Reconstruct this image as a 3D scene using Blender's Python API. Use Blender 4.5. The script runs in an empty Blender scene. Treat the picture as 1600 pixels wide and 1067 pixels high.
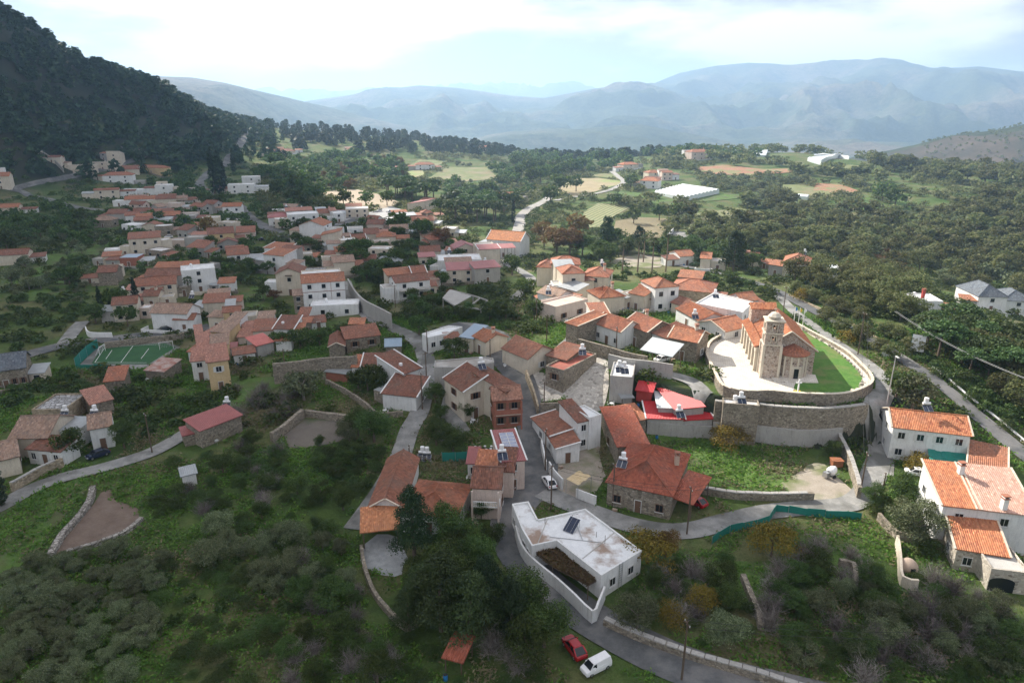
import bpy, math, random
import numpy as np
from mathutils import Vector, Matrix
from mathutils.geometry import delaunay_2d_cdt
R = math.radians
scene = bpy.context.scene
col = scene.collection

# ------------------------------------------------------------------ camera, sky, sun, exposure
cam = bpy.data.cameras.new('camera'); cam.sensor_width = 36; cam.lens = 24
cam.clip_start = .5; cam.clip_end = 40000
co = bpy.data.objects.new('camera', cam); col.objects.link(co)
co.location = (0, 0, 60); co.rotation_euler = (R(90-19), 0, 0)
scene.camera = co
SUN_AZ, SUN_EL = -40.0, 35.0          # degrees left of the view axis, above the horizon
sd = Vector((math.sin(R(SUN_AZ))*math.cos(R(SUN_EL)), math.cos(R(SUN_AZ))*math.cos(R(SUN_EL)), math.sin(R(SUN_EL))))
sl = bpy.data.lights.new('sun', 'SUN'); sl.energy = 5.0; sl.angle = R(.53); sl.color = (1, .93, .82)
so = bpy.data.objects.new('sun', sl); col.objects.link(so)
so.rotation_euler = (-sd).to_track_quat('-Z', 'Y').to_euler()
w = bpy.data.worlds.new('World'); scene.world = w; w.use_nodes = True
nt = w.node_tree; N = nt.nodes; K_ = nt.links; N.clear()
sky = N.new('ShaderNodeTexSky'); sky.sky_type = 'NISHITA'; sky.sun_disc = False
sky.sun_elevation = R(SUN_EL); sky.sun_rotation = R(SUN_AZ)
sky.air_density = 1.0; sky.dust_density = 1.5; sky.altitude = 700
tc = N.new('ShaderNodeTexCoord')
mp = N.new('ShaderNodeMapping'); mp.inputs['Scale'].default_value = (1.5, 1.5, 5.5); mp.inputs['Location'].default_value = (.3, .75, .2)
K_.new(tc.outputs['Generated'], mp.inputs['Vector'])
n1 = N.new('ShaderNodeTexNoise'); n1.inputs['Scale'].default_value = 1.7; n1.inputs['Detail'].default_value = 7; n1.inputs['Roughness'].default_value = .52
K_.new(mp.outputs[0], n1.inputs['Vector'])
cr = N.new('ShaderNodeValToRGB'); cr.color_ramp.interpolation = 'EASE'
cr.color_ramp.elements[0].position = .45; cr.color_ramp.elements[0].color = (7.6, 7.6, 8.5, 1)
cr.color_ramp.elements[1].position = .58; cr.color_ramp.elements[1].color = (18, 17.3, 17.4, 1)
K_.new(n1.outputs['Fac'], cr.inputs['Fac'])
mx = N.new('ShaderNodeMix'); mx.data_type = 'RGBA'; mx.inputs['Factor'].default_value = .87
K_.new(sky.outputs[0], mx.inputs['A']); K_.new(cr.outputs[0], mx.inputs['B'])
bg = N.new('ShaderNodeBackground'); bg.inputs['Strength'].default_value = .044
out = N.new('ShaderNodeOutputWorld')
K_.new(mx.outputs['Result'], bg.inputs['Color']); K_.new(bg.outputs[0], out.inputs['Surface'])
vs = scene.view_settings; vs.view_transform = 'Standard'; vs.look = 'None'; vs.exposure = .95; vs.gamma = 1; vs.use_curve_mapping = False
cy = scene.cycles; cy.use_denoising = True; cy.max_bounces = 5; cy.diffuse_bounces = 2; cy.glossy_bounces = 2
cy.transmission_bounces = 2; cy.volume_bounces = 2; cy.transparent_max_bounces = 6; cy.use_adaptive_sampling = True; cy.adaptive_threshold = .02
cy.sample_clamp_indirect = 4; cy.caustics_reflective = False; cy.caustics_refractive = False

# ---------------- terrain (metres; x right, y forward, z up; camera stands 50 m over the origin)
def sstep(t):
    t = np.clip(t, 0, 1); return t*t*(3-2*t)
def _hash(ix, iy, s):
    n = (ix.astype(np.int64)*374761393 + iy.astype(np.int64)*668265263 + s*1442695041) & 0x7fffffff
    n = ((n ^ (n >> 13))*1274126177) & 0x7fffffff
    return ((n ^ (n >> 16)) & 0xffff)/65535.0
def vnoise(x, y, s=0):
    x = np.asarray(x, float); y = np.asarray(y, float)
    ix = np.floor(x); iy = np.floor(y); fx = sstep(x-ix); fy = sstep(y-iy)
    a = _hash(ix, iy, s); b = _hash(ix+1, iy, s); c = _hash(ix, iy+1, s); d = _hash(ix+1, iy+1, s)
    return (a+(b-a)*fx)*(1-fy)+(c+(d-c)*fx)*fy
def fbm(x, y, s=0, o=4):
    t = 0; a = .5; n = 0
    for i in range(o):
        t = t+a*vnoise(x*2**i, y*2**i, s+i*17); n += a; a *= .5
    return t/n*2-1
AZ = [-180,-120,-90,-60,-45,-36,-34.2,-31.2,-25.8,-22.6,-20,-15,-5,1,8,15,22,30,37,45,60,90,180]
RB = [300,300,350,400,450,490,500,515,540,560,600,540,520,500,480,490,470,450,440,440,440,440,300]
RR = [900,900,900,850,800,760,765,800,850,860,900,820,760,700,640,650,650,620,600,600,600,600,900]
ZR = [60,120,170,182,160,137,127,93,66,39,26,22,10,-2,2,9,9,2,0,0,0,10,60]
MOUNT = [  # distance, rise width, [(azimuth, tangent of the skyline's elevation)]
    (9000, 2600, [(-10.01, 0.0132), (-5.03, 0.0207), (-2.51, 0.0274), (-0.5, 0.0249), (2.02, 0.0192), (4.02, 0.0241), (6.03, 0.0215), (10.01, 0.0132), (14.87, 0.0049)]),
    (5600, 3200, [(-5.14, -0.0415), (0.0, -0.0288), (5.09, -0.0134), (8.06, 0.005), (10.93, 0.0285), (12.8, 0.0411), (15.57, 0.05), (17.83, 0.0532), (20.52, 0.0493), (23.06, 0.0529), (27.54, 0.0503), (29.54, 0.0416), (32.44, 0.0431), (34.92, 0.0365), (39.71, 0.0305), (46.31, 0.0319)]),
    (4300, 2100, [(-20.47, -0.0071), (-18.19, -0.0048), (-15.8, 0.0064), (-12.92, 0.013), (-9.98, 0.0213), (-7.26, 0.0272), (-4.02, 0.0232), (0.0, 0.0134), (2.53, 0.0109), (6.52, 0.0231), (9.22, 0.0287), (10.94, 0.0245), (13.88, 0.013), (17.28, -0.0072), (21.97, -0.0306)]),
    (2900, 1500, [(-48.59, 0.0306), (-34.87, 0.0412), (-30.68, 0.0397), (-25.69, 0.035), (-23.63, 0.0341), (-21.54, 0.0286), (-19.39, 0.0196), (-17.18, 0.0104), (-14.89, 0.0), (-10.12, -0.0199), (-5.14, -0.0415)]),
    (2500, 800, [(-5.15, -0.0501), (0.0, -0.0356), (4.1, -0.0321), (8.14, -0.0251), (10.13, -0.0224), (12.63, -0.0306), (15.08, -0.0377), (17.52, -0.048), (22.15, -0.0546)]),

]
def _terr(x, y):
    x = np.asarray(x, float); y = np.asarray(y, float)
    r = np.hypot(x, y); az = np.degrees(np.arctan2(x, y))
    rb = np.interp(az, AZ, RB); rr = np.interp(az, AZ, RR); zr = np.interp(az, AZ, ZR)
    t = np.clip((r-rb)/(rr-rb), 0, 1)
    z = zr*(t*t*(3-2*t)*.55+t*.45)
    z = z-(zr+170)*sstep((r-rr-20)/1000)
    steep = np.clip(zr/60, .15, 1.6)*sstep((r-rb)/120)*(1-sstep((r-1500)/600))
    z = z+steep*(fbm(x/70, y/70, 3, 4)*9)
    near = 1-sstep((r-500)/300)
    z = z+near*fbm(x/60, y/60, 5, 2)*1.1
    # the church knoll: walled off towards the camera, soft elsewhere
    yf = np.interp(x, [-20, 20, 33, 40, 47, 58, 66, 75, 110], [108, 104, 99.8, 97.7, 96.4, 97.6, 97, 99, 108])
    so = np.interp(x, [-20, 12, 33, 57, 64, 75, 110], [45, 30, 1.6, 1.6, 18, 30, 40])
    k = sstep((y-yf+so*.5)/so)*(1-sstep((np.hypot(x-52, y-125)-38)/85))
    z = z+6*k
    # valley side falling away to the right of the church road
    z = z-9*sstep((x-80)/110)*(1-sstep((r-260)/260))*sstep((y+20)/60)
    # brown hill far right
    hb = np.interp(az, [18, 26, 29, 32, 37, 45, 60, 80], [-120, -22, -4, 12, 32, 46, 40, -60])
    z = np.maximum(z, -175+(hb+175)*np.exp(-((r-1300)/360)**2)+(fbm(x/120, y/120, 9, 4)*12-4))
    far = r > 1200
    if np.any(far):
        val = -150+fbm(x/700, y/700, 21, 4)*55
        zz = np.where(far, np.maximum(z, val-30), z)
        rid = 1-np.abs(fbm(x/520, y/520, 31, 5))*2.2
        rid2 = 1-np.abs(fbm(x/1500, y/1500, 41, 4))*2.2
        for R, W, sk in MOUNT:
            a = np.interp(az, [q[0] for q in sk], [q[1] for q in sk]); zt = 50+a*R
            q = np.where(r < R, (R-r)/W, (r-R)/(W*.8))
            prof = 1-np.clip(q, 0, 1)
            prof = prof*.6+sstep(prof)*.4
            bell = np.clip(q*(1.0-np.clip(q,0,1))*4, 0, 1)
            m = -190+(zt+190)*prof+bell*(rid*120+rid2*95-105)*(R/4500)
            zz = np.maximum(zz, m)
        z = np.where(far, z+(zz-z)*sstep((r-1200)/500), z)
    return z
K = 1.2   # the whole relief is laid out at 1/1.2 and scaled up; the camera hangs 60 m over the road
def terr(x, y):
    return K*_terr(np.asarray(x, float)/K, np.asarray(y, float)/K)
def tz(x, y):
    return float(terr(np.array([x]), np.array([y]))[0])

HOUSES = [
['white L-shaped house with flat roof at the road bend',[('p',[(0.0,89.06),(2.5,89.77),(3.75,84.99),(10.88,87.76),(17.44,77.63),(11.4,72.52),(6.14,79.94),(2.69,78.7),(1.38,82.71)],3.22,'white','wrust',2)]],
['orange-tiled stone house with triangular gable roof beside the lane',[('hip',(15.06,94.54),(24.23,90.42),14.0,4.05,2.8,'stone','terrd',(3,1,1),'tri'),('sf',(18.58,107.08),(24.08,107.69),13.0,3.73,1.6,'stone','terrd',(0,1,0),'-'),('sf',(24.78,92.46),(27.49,90.49),7.0,2.71,1.2,'stone','terrd',(0,0,0),'open')]],
['white house with brick-red shed roofs and a tall brown-roofed block on the village street',[('sl',(7.8,106.99),(11.95,107.96),8.0,3.36,0.8,'white','redb',(1,1,0),'vb'),('sl',(6.88,111.13),(11.43,112.95),8.0,3.73,0.7,'white','redb',(0,1,0),'vb'),('sf',(11.88,111.33),(14.02,112.33),7.0,6.38,1.2,'white','brown',(1,0,0),'-'),('flat',(13.97,111.91),(16.32,113.41),5.0,6.58,0.0,'white','wflat',(0,0,1),'-')]],
['pink two-storey house with white balustrade balcony and tiled roof',[('gx',(-6.05,90.61),(-1.82,90.27),6.5,5.56,1.6,'pink','brown',(0,0,1),'balc'),('sf',(-5.74,96.6),(-2.69,96.21),4.0,5.29,1.2,'pink','terr',(0,1,0),'-'),('sf',(-2.31,96.29),(0.15,96.04),5.0,5.1,1.5,'pink','brown',(0,0,1),'-')]],
['rose house with red roof carrying a grid of solar panels',[('sf',(-1.55,98.01),(2.06,98.68),10.0,5.75,0.6,'pink','redp',(1,0,2),'vb')]],
['small white outhouse with faded red roof next to the balcony house',[('sf',(-7.49,102.15),(-5.85,102.09),4.5,3.18,0.6,'white','redp',(1,0,0),'-')]],
['long red-roofed house with pink ridge and orange canopy behind the conifer',[('gy',(-21.43,88.89),(-16.42,88.76),15.0,3.19,1.5,'white','redb',(1,2,0),'vr'),('hip',(-16.34,87.41),(-8.19,85.94),9.0,3.22,1.9,'white','terr2',(3,0,0),'-'),('sf',(-21.41,83.33),(-16.4,84.28),5.0,2.61,0.7,'white','oran',(0,0,0),'open')]],
['cream and brick house with dark tiled split roof and arched ground-floor openings',[('sl',(-9.3,120.57),(-4.9,123.38),8.0,8.38,2.2,'cream','brown',(1,1,0),'vb'),('gx',(-3.5,118.07),(1.77,119.01),5.0,7.71,1.6,'brick','brownt',(2,1,1),'brickb'),('sf',(-1.22,119.5),(1.19,122.49),8.0,8.83,1.8,'cream','brown',(0,0,1),'-')]],
['low concrete building with grey flat roof behind the brick house',[('p',[(-16.23,132.68),(-9.13,132.4),(-3.82,135.52),(-4.05,137.97),(-6.36,138.98),(-16.47,136.49)],8.37,'grey','cflat',1)]],
['white house with brown wedge-shaped roof at the lane corner',[('sf',(-26.17,126.97),(-19.17,125.14),7.0,5.28,1.5,'white','brown',(0,0,1),'vb'),('flat',(-28.64,130.24),(-26.65,128.97),4.0,4.6,0.0,'stone','metal',(0,0,0),'-')]],
['white house with steep brown roof beside the lane',[('sf',(-22.54,132.62),(-19.54,136.03),9.0,7.25,1.8,'white','brown',(0,0,0),'vb')]],
['white row house with two brown roofs behind garden trees',[('sf',(-35.44,141.07),(-33.31,140.92),5.0,5.49,1.0,'white','terr',(1,0,0),'-'),('sf',(-33.01,139.86),(-27.86,140.11),5.5,5.9,1.2,'white','brown',(2,0,0),'vb')]],
['small brick shed under grey tin sheets on the stone wall',[('sf',(-41.38,141.17),(-36.35,139.62),4.5,4.4,0.4,'brick','metal',(0,0,0),'-')]],
['stone hut with pale blue tin roof above the white cottages',[('gx',(-29.49,150.16),(-26.05,150.62),4.0,7.15,1.0,'stone','blue',(0,0,0),'-')]],
['white lean-to beside bright blue tarpaulin',[('sf',(-27.89,140.58),(-25.81,140.98),4.0,5.86,0.5,'white','metal',(0,0,0),'-')]],
['stone house with L-shaped reddish roof below the white block',[('gy',(-43.72,153.69),(-40.21,154.39),9.0,5.78,0.9,'stone','brown',(0,0,0),'vr'),('sf',(-40.45,157.37),(-32.77,160.61),6.0,6.45,1.2,'stone','redb',(2,0,0),'-')]],
['tall white three-row house with red roof and six shuttered windows',[('gx',(-63.7,201.36),(-51.69,205.03),7.8,9.32,1.72,'white','redt',(3,0,0),'line')]],
['white flat-topped block with porch under the three-row house',[('flat',(-59.37,193.25),(-45.58,194.99),6.0,4.26,0.0,'white','wflat',(2,0,0),'-'),('sf',(-43.39,173.47),(-39.57,173.75),3.5,5.21,0.6,'stone','terr',(0,0,0),'-')]],
['small white house with brown roof and white gable edges beside the garden',[('sf',(-62.78,170.99),(-57.58,170.72),7.0,4.65,1.6,'white','brown',(0,0,0),'vb'),('sf',(-60.03,163.86),(-56.24,164.36),2.6,3.77,0.6,'white','redt',(0,0,0),'-')]],
['low red-roofed wing joining the white block',[('sf',(-60.35,180.55),(-55.94,180.85),3.2,3.35,0.5,'stone','redt',(1,0,0),'-')]],
['house with salmon metal roof over grey lean-to',[('sf',(-63.56,160.41),(-60.59,163.75),5.0,3.63,1.0,'grey','salm',(0,0,0),'-')]],
['house with faded red roof behind the salmon roof',[('sf',(-69.5,173.95),(-64.44,174.93),7.0,3.01,1.2,'cream','redb',(0,0,0),'-')]],
['tall yellow house with pink roof above the grassy bank',[('sf',(-66.44,139.1),(-62.57,140.91),8.0,7.27,1.4,'yellow','pinkr',(1,0,0),'-'),('sf',(-73.24,145.83),(-70.14,146.88),6.0,4.99,1.3,'white','pinkr',(1,0,0),'-')]],
['house with purple-pink roof behind the yellow house',[('sf',(-76.96,157.71),(-74.53,158.91),7.0,4.28,1.0,'cream','pinkr',(0,0,0),'-'),('sf',(-73.88,157.66),(-70.15,158.86),6.0,4.64,1.0,'yellow','greyt',(0,0,0),'-')]],
['old house with patchy tiles and yellow end wall',[('sf',(-80.11,172.57),(-75.22,171.75),6.0,3.42,1.2,'yellow','greyt',(0,0,0),'-')]],
['small yellow tower house with red roof',[('gx',(-81.76,185.22),(-77.4,186.47),4.5,4.92,1.0,'yellow','redb',(1,0,0),'-')]],
['yellow walled ruin with dark doorways',[('sf',(-77.96,179.66),(-74.6,180.25),3.5,2.22,0.4,'yellow','greyt',(1,0,0),'-'),('sf',(-73.88,178.94),(-70.31,180.85),4.0,2.31,0.6,'yellow','pinkr',(1,0,0),'-')]],
['low shed with dark red roof over rough stone terrace',[('sf',(-67.68,155.75),(-63.19,157.77),4.0,2.86,0.6,'white','redb',(1,0,0),'-'),('sf',(-71.83,162.31),(-69.82,162.92),3.0,2.2,0.5,'white','redp',(0,0,0),'-')]],
['white double house with old grey-brown tiles above the parked green car',[('gx',(-101.72,184.32),(-91.19,183.21),7.0,5.17,1.8,'white','greyt',(0,0,0),'-'),('gx',(-95.07,183.15),(-89.59,183.31),5.0,3.44,1.0,'white','redb',(1,0,0),'-')]],
['white long house with red roof beside the palm',[('gx',(-121.47,214.11),(-110.46,218.12),7.2,5.08,1.84,'cream','redb',(3,0,0),'-')]],
['big white windowless block with stepped parapet behind the palm',[('flat',(-110.73,223.37),(-101.17,227.82),8.4,7.72,0.0,'white','wflat',(1,0,1),'-')]],
['brown-roofed house behind the long red-roofed one',[('gx',(-124.18,225.48),(-112.82,226.88),7.2,5.82,1.61,'cream','brown',(0,0,0),'-')]],
['small brown-roofed house under the cypresses',[('gx',(-115.61,206.56),(-111.23,207.34),6.0,3.85,1.15,'cream','brown',(1,0,0),'-')]],
['cream house with balcony between the dark cypresses',[('gx',(-116.05,190.63),(-110.09,192.8),7.2,5.49,1.38,'cream','brown',(2,0,0),'-')]],
['low house with dull red roof and white tank below the white block',[('sf',(-93.17,198.33),(-86.46,200.13),6.6,3.93,1.15,'cream','redb',(0,0,0),'-')]],
['large cream house with sagging grey-red tiles by the lane bend',[('gx',(-89.72,109.62),(-83.32,110.0),9.0,4.04,2.2,'cream','greyt',(0,0,1),'-'),('gx',(-88.41,101.06),(-84.44,104.02),8.0,3.58,1.6,'cream','greyt',(0,0,1),'-'),('sf',(-85.39,107.46),(-78.82,106.38),4.0,3.12,0.7,'white','brown',(3,0,0),'-')]],
['white hut under rusty tin beside the large cream house',[('flat',(-84.68,113.66),(-80.03,113.52),6.0,3.58,0.0,'white','metal',(1,0,0),'-')]],
['ochre stone ruin roofed with loose grey sheets',[('flat',(-95.21,123.43),(-88.82,123.58),8.0,2.92,0.0,'ochre','rubble',(0,0,0),'-')]],
['small white gabled house with faded roof and one dark window',[('gx',(-77.13,112.52),(-74.06,114.13),6.0,4.4,1.5,'white','greyt',(1,0,2),'-')]],
['half-collapsed stone barn with brown roof below the football pitch',[('sf',(-90.06,139.74),(-86.48,140.88),6.0,2.51,1.2,'stone','terr2',(0,0,0),'-')]],
['stone barn with pink roof below the half-collapsed one',[('sf',(-85.43,126.73),(-82.62,129.49),6.0,2.9,1.2,'stone','pinkr',(0,0,0),'-')]],
['shed with striped rusty roof at the corner of the football pitch',[('sf',(-85.16,147.6),(-80.27,146.57),6.0,2.2,0.8,'stone','strip',(0,0,0),'-')]],
['long stone barn with red roof along the lower lane',[('sf',(-57.35,113.38),(-52.42,120.07),5.0,3.65,0.8,'stone','redp',(0,0,0),'-'),('sf',(-60.83,113.85),(-58.98,115.05),3.0,2.42,0.4,'stone','redp',(0,0,0),'-')]],
['stone hall with dark slate roof and row of windows at the photo edge',[('gx',(-117.86,140.86),(-110.64,144.64),9.0,4.06,2.4,'stone','slate',(5,0,0),'-')]],
['tiny white shed in the dark scrub',[('sf',(-54.52,99.46),(-52.76,100.51),2.4,2.27,0.3,'white','metal',(0,0,0),'-')]],
['cream farmhouse with brown roof at the edge of the left meadow',[('gx',(-208.34,266.06),(-194.75,270.74),7.2,4.0,1.61,'cream','brown',(2,0,0),'-')]],
['low farmhouse with red roof on the hillside road',[('gx',(-299.57,395.39),(-286.66,400.09),8.4,4.69,1.61,'cream','redt',(2,0,0),'-')]],
['cream two-storey house with red patched roof overlooking the meadow',[('sf',(-160.91,284.46),(-149.88,289.37),7.2,7.31,1.61,'cream','redb',(3,0,0),'-')]],
['flat orange-roofed hut beside the meadow house',[('sf',(-162.33,266.49),(-156.49,268.97),6.0,3.73,0.69,'cream','redt',(0,0,0),'-')]],
['hut with pale blue roof and orange wall in the orchard',[('flat',(-154.24,264.01),(-147.76,264.61),7.2,3.74,0.0,'brick','blue',(1,0,0),'-')]],
['old brown-roofed barn in the orchard',[('gx',(-146.97,236.63),(-141.14,238.13),7.2,4.33,1.61,'stone','brown',(0,0,0),'-')]],
['cream cube house with low roof beside the hill road junction',[('gx',(-282.94,469.73),(-269.25,475.54),7.2,6.12,0.92,'cream','redb',(2,0,0),'-')]],
['white villa with red hipped roof below the hill road',[('hip',(-325.47,555.11),(-304.78,561.04),10.8,7.77,2.3,'white','redt',(2,1,0),'-')]],
['house with dark red roof next to the hipped villa',[('hip',(-327.89,585.96),(-314.33,590.89),8.4,9.87,1.61,'cream','redb',(0,0,0),'-')]],
['house with orange roof and lit cream end under the pine slope',[('hip',(-323.66,607.54),(-297.86,599.37),8.4,10.01,1.84,'yellow','redt',(1,0,0),'-')]],
['low white flat house in front of the red hipped villa',[('flat',(-276.52,492.28),(-261.68,494.37),7.2,3.76,0.0,'white','wflat',(1,0,0),'-')]],
['bright white cube house with flat roof',[('flat',(-255.71,497.7),(-244.85,501.44),8.4,6.26,0.0,'white','wflat',(1,1,0),'-')]],
['long house with red roof in the upper quarter',[('gx',(-242.72,432.99),(-226.02,438.09),7.2,4.65,1.61,'white','redt',(1,0,0),'-')]],
['grey-walled house with brown gable roof at the top of the meadow',[('gx',(-223.63,378.46),(-213.84,379.66),9.6,3.97,1.84,'grey','brown',(1,0,0),'-')]],
['small house with patched roof behind round tree',[('gx',(-212.24,385.25),(-203.83,387.67),6.0,4.23,1.38,'cream','brown',(1,0,0),'-')]],
['stone cottage with pink roof above the meadow strip',[('gx',(-198.26,358.94),(-190.16,361.88),6.0,3.35,1.38,'stone','redb',(0,0,0),'-')]],
['house with wide dark brown roof in the upper quarter',[('gx',(-223.38,433.78),(-212.77,437.64),9.6,4.82,1.84,'cream','brown',(0,0,0),'-')]],
['cream cottage with rounded pale roof',[('gx',(-215.52,439.39),(-207.59,442.43),7.2,4.57,1.38,'cream','greyt',(1,0,0),'-')]],
['low grey flat-roofed house by the cypress',[('flat',(-242.09,497.26),(-226.9,501.04),8.4,2.98,0.0,'grey','cflat',(1,0,0),'-')]],
['reddish-roofed cottage beside garden wall in the upper quarter',[('gx',(-191.03,371.45),(-181.39,374.58),8.4,3.91,1.61,'stone','redt',(1,0,0),'-')]],
['unfinished grey concrete house with open ground floor',[('flat',(-180.71,369.55),(-171.51,371.17),7.2,3.74,0.0,'grey','cflat',(3,0,0),'-')]],
['slim white house with red roof and two windows',[('gx',(-161.86,385.0),(-151.99,386.21),6.0,7.05,1.61,'white','redt',(2,0,0),'-')]],
['cream flat house stepping down the slope',[('flat',(-155.99,347.71),(-149.44,349.59),7.2,6.1,0.0,'cream','cflat',(1,0,0),'-'),('flat',(-146.11,339.52),(-137.89,335.87),6.0,5.45,0.0,'cream','cflat',(1,0,0),'-')]],
['yellow-walled house with brown roof and corner window',[('gx',(-136.32,304.76),(-126.31,309.22),9.6,5.78,2.07,'yellow','brown',(1,0,1),'-')]],
['flat grey house cluttered with tanks',[('flat',(-146.84,304.03),(-136.53,305.12),7.2,3.95,0.0,'grey','cflat',(1,0,0),'-')]],
['white house with red-brown double roof beside the main street',[('gx',(-110.86,262.31),(-103.68,265.51),9.6,5.12,2.07,'white','redb',(1,0,0),'-')]],
['modern white house with wide flat roof by the two cypresses',[('flat',(-208.02,508.59),(-190.02,512.75),9.6,5.46,0.0,'white','wflat',(2,0,0),'-'),('flat',(-213.68,552.11),(-200.4,556.94),8.4,6.88,0.0,'white','wflat',(1,0,0),'-')]],
['cream flat house standing in the hillside compound',[('flat',(-353.41,559.25),(-335.62,562.39),9.6,15.25,0.0,'cream','cflat',(1,0,0),'-'),('flat',(-349.71,582.49),(-331.54,586.02),7.2,15.74,0.0,'cream','cflat',(1,0,0),'-')]],
['tall cream tower house above the hillside compound',[('sb',(-345.42,601.32),(-334.76,602.63),9.6,21.63,2.3,'cream','cflat',(1,0,0),'-')]],
['low brown-roofed house at the top corner of the hillside compound',[('gx',(-367.87,551.23),(-355.56,554.82),7.2,22.15,1.15,'cream','brown',(1,0,0),'-')]],
['tall cream house cut by the photo edge under the dark hill',[('gx',(-364.24,486.37),(-353.2,490.83),9.6,13.7,2.3,'cream','redt',(1,0,0),'-')]],
['small red-roofed outhouse beside the garden wall',[('sf',(-99.66,225.27),(-94.65,226.43),4.8,3.22,0.92,'white','redt',(0,0,0),'-')]],
['villa with red roof and white terrace on the wooded ridge',[('hip',(-267.38,773.64),(-240.36,784.56),13.2,13.16,2.3,'cream','redb',(2,0,0),'-')]],
['red-roofed cottage in the ridge meadow',[('gx',(-181.14,781.53),(-169.15,787.45),9.6,14.13,1.84,'cream','redt',(1,0,0),'-')]],
['farmhouse with red double roof among the fields',[('hip',(-91.64,667.47),(-74.06,671.27),10.8,7.32,2.07,'white','redt',(2,0,0),'-')]],
['teal-roofed barn near the fields',[('gx',(-107.9,646.05),(-98.41,647.22),9.6,4.33,0.92,'metalw','teal',(0,0,0),'-')]],
['cottage with orange roof at the end of the pine ridge',[('gx',(-40.52,895.88),(-28.54,899.31),10.8,10.58,2.07,'cream','redt',(1,0,0),'-')]],
['white house with red hipped porch roof on the main street',[('hip',(-128.23,360.48),(-117.06,364.33),9.6,4.48,1.61,'white','redp',(2,0,0),'-')]],
['white two-storey flat house next to the red porch',[('flat',(-116.15,355.91),(-101.82,361.7),9.6,6.48,0.0,'white','wflat',(3,0,0),'-')]],
['tall white gabled house with blank wall and red roof',[('gy',(-98.32,315.08),(-86.72,313.65),10.8,8.21,2.07,'white','redt',(0,0,1),'-')]],
['low annex with red roof at the foot of the tall white gable',[('sf',(-90.32,293.35),(-83.32,295.56),3.8,3.18,0.8,'cream','redb',(2,0,0),'-')]],
['cream house with sloping red roof against the tall white gable',[('sl',(-85.12,302.89),(-76.48,304.11),8.4,5.67,1.84,'cream','redt',(0,0,0),'-')]],
['brown-red roofed house with water tower by the car park',[('gx',(-106.96,380.14),(-99.06,383.33),9.6,4.03,1.61,'cream','redb',(1,0,0),'-')]],
['cafe building with white flat roof beside the car park',[('flat',(-94.49,390.28),(-81.96,392.94),9.6,4.63,0.0,'cream','wflat',(3,0,1),'-')]],
['small white flat house by the car park corner',[('flat',(-96.77,372.61),(-91.81,374.92),7.2,4.75,0.0,'white','wflat',(1,0,0),'-')]],
['row of grey tin sheds beside the car park',[('gx',(-62.39,376.12),(-53.07,380.07),10.8,3.14,0.92,'metalw','metal',(2,0,0),'-')]],
['school hall with long red roof between the round pines',[('sl',(-63.15,416.08),(-52.07,411.82),14.4,4.52,2.07,'cream','redp',(0,0,0),'-')]],
['cream house with red-brown roof right of the car park',[('gx',(-49.5,341.56),(-39.34,344.66),8.4,5.83,1.84,'cream','redb',(1,0,1),'-')]],
['brown pavilion roof beside the tin sheds',[('hip',(-50.87,388.21),(-44.91,390.03),7.2,2.85,1.38,'stone','redb',(0,0,0),'-')]],
['house with brown roof and curved white parapet',[('gx',(-70.55,300.69),(-64.99,303.03),8.4,3.93,1.84,'white','brown',(1,0,0),'vb')]],
['house with broad brown roof behind the curved parapet',[('gx',(-68.59,315.43),(-62.07,316.93),9.6,3.92,1.84,'cream','brown',(1,0,0),'-')]],
['house with reddish hipped roof beside the round garden tree',[('hip',(-61.24,307.26),(-52.81,308.9),8.4,4.0,1.84,'cream','redt',(1,0,0),'-')]],
['long low pink-grey wall house with flat roof',[('flat',(-67.74,298.43),(-54.47,301.5),4.2,3.25,0.0,'pink','cflat',(0,0,0),'-')]],
['white flat house with roof tanks between brown roofs',[('flat',(-74.16,293.81),(-67.81,296.64),6.0,4.67,0.0,'cream','wflat',(0,0,0),'-')]],
['lean-to with bright red roof below the roof tanks',[('sf',(-73.03,279.97),(-65.21,282.97),6.0,2.97,0.92,'cream','redt',(0,0,0),'-')]],
['long house with grey-brown roof and three shuttered windows',[('gx',(-65.78,246.97),(-58.57,249.74),8.4,5.57,1.61,'cream','greyt',(0,2,0),'-'),('flat',(-71.99,254.64),(-65.46,256.89),3.6,5.56,0.0,'cream','cflat',(1,2,0),'-')]],
['low cream flat building behind the brown-roofed house',[('flat',(-89.55,272.76),(-81.49,275.23),6.0,2.82,0.0,'cream','cflat',(2,0,0),'-')]],
['white house with stepped red roofs on the main street',[('sf',(-95.35,258.05),(-86.12,254.14),7.2,6.56,1.15,'white','redt',(1,0,0),'vb'),('sf',(-99.08,270.29),(-89.7,266.88),7.2,6.59,1.03,'white','redt',(0,0,0),'vb')]],
['cream two-storey house with brown roof beside the three-row house',[('gy',(-78.33,220.8),(-69.9,221.98),9.6,7.59,1.84,'cream','brown',(1,0,0),'awn')]],
['roofless grey ruin behind the cream house',[('flat',(-75.44,239.67),(-67.11,241.75),6.0,3.7,0.0,'stone','rubble',(0,0,0),'-')]],
['white balcony house with brown roof above the concrete skeleton',[('gx',(-36.77,210.07),(-26.75,214.75),8.0,7.23,1.4,'white','brown',(2,1,0),'balc2')]],
['small house with white-edged red roof behind the balcony house',[('gx',(-32.81,220.66),(-28.5,222.29),7.2,7.81,1.61,'white','redb',(0,0,0),'vb'),('sf',(-28.55,226.39),(-24.39,227.82),4.8,5.16,0.92,'white','redb',(0,0,0),'-')]],
['white flat-roofed house with roof clutter next to red metal roofs',[('flat',(-27.29,248.87),(-11.33,251.11),10.8,5.58,0.0,'white','wflat',(0,0,0),'-')]],
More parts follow.
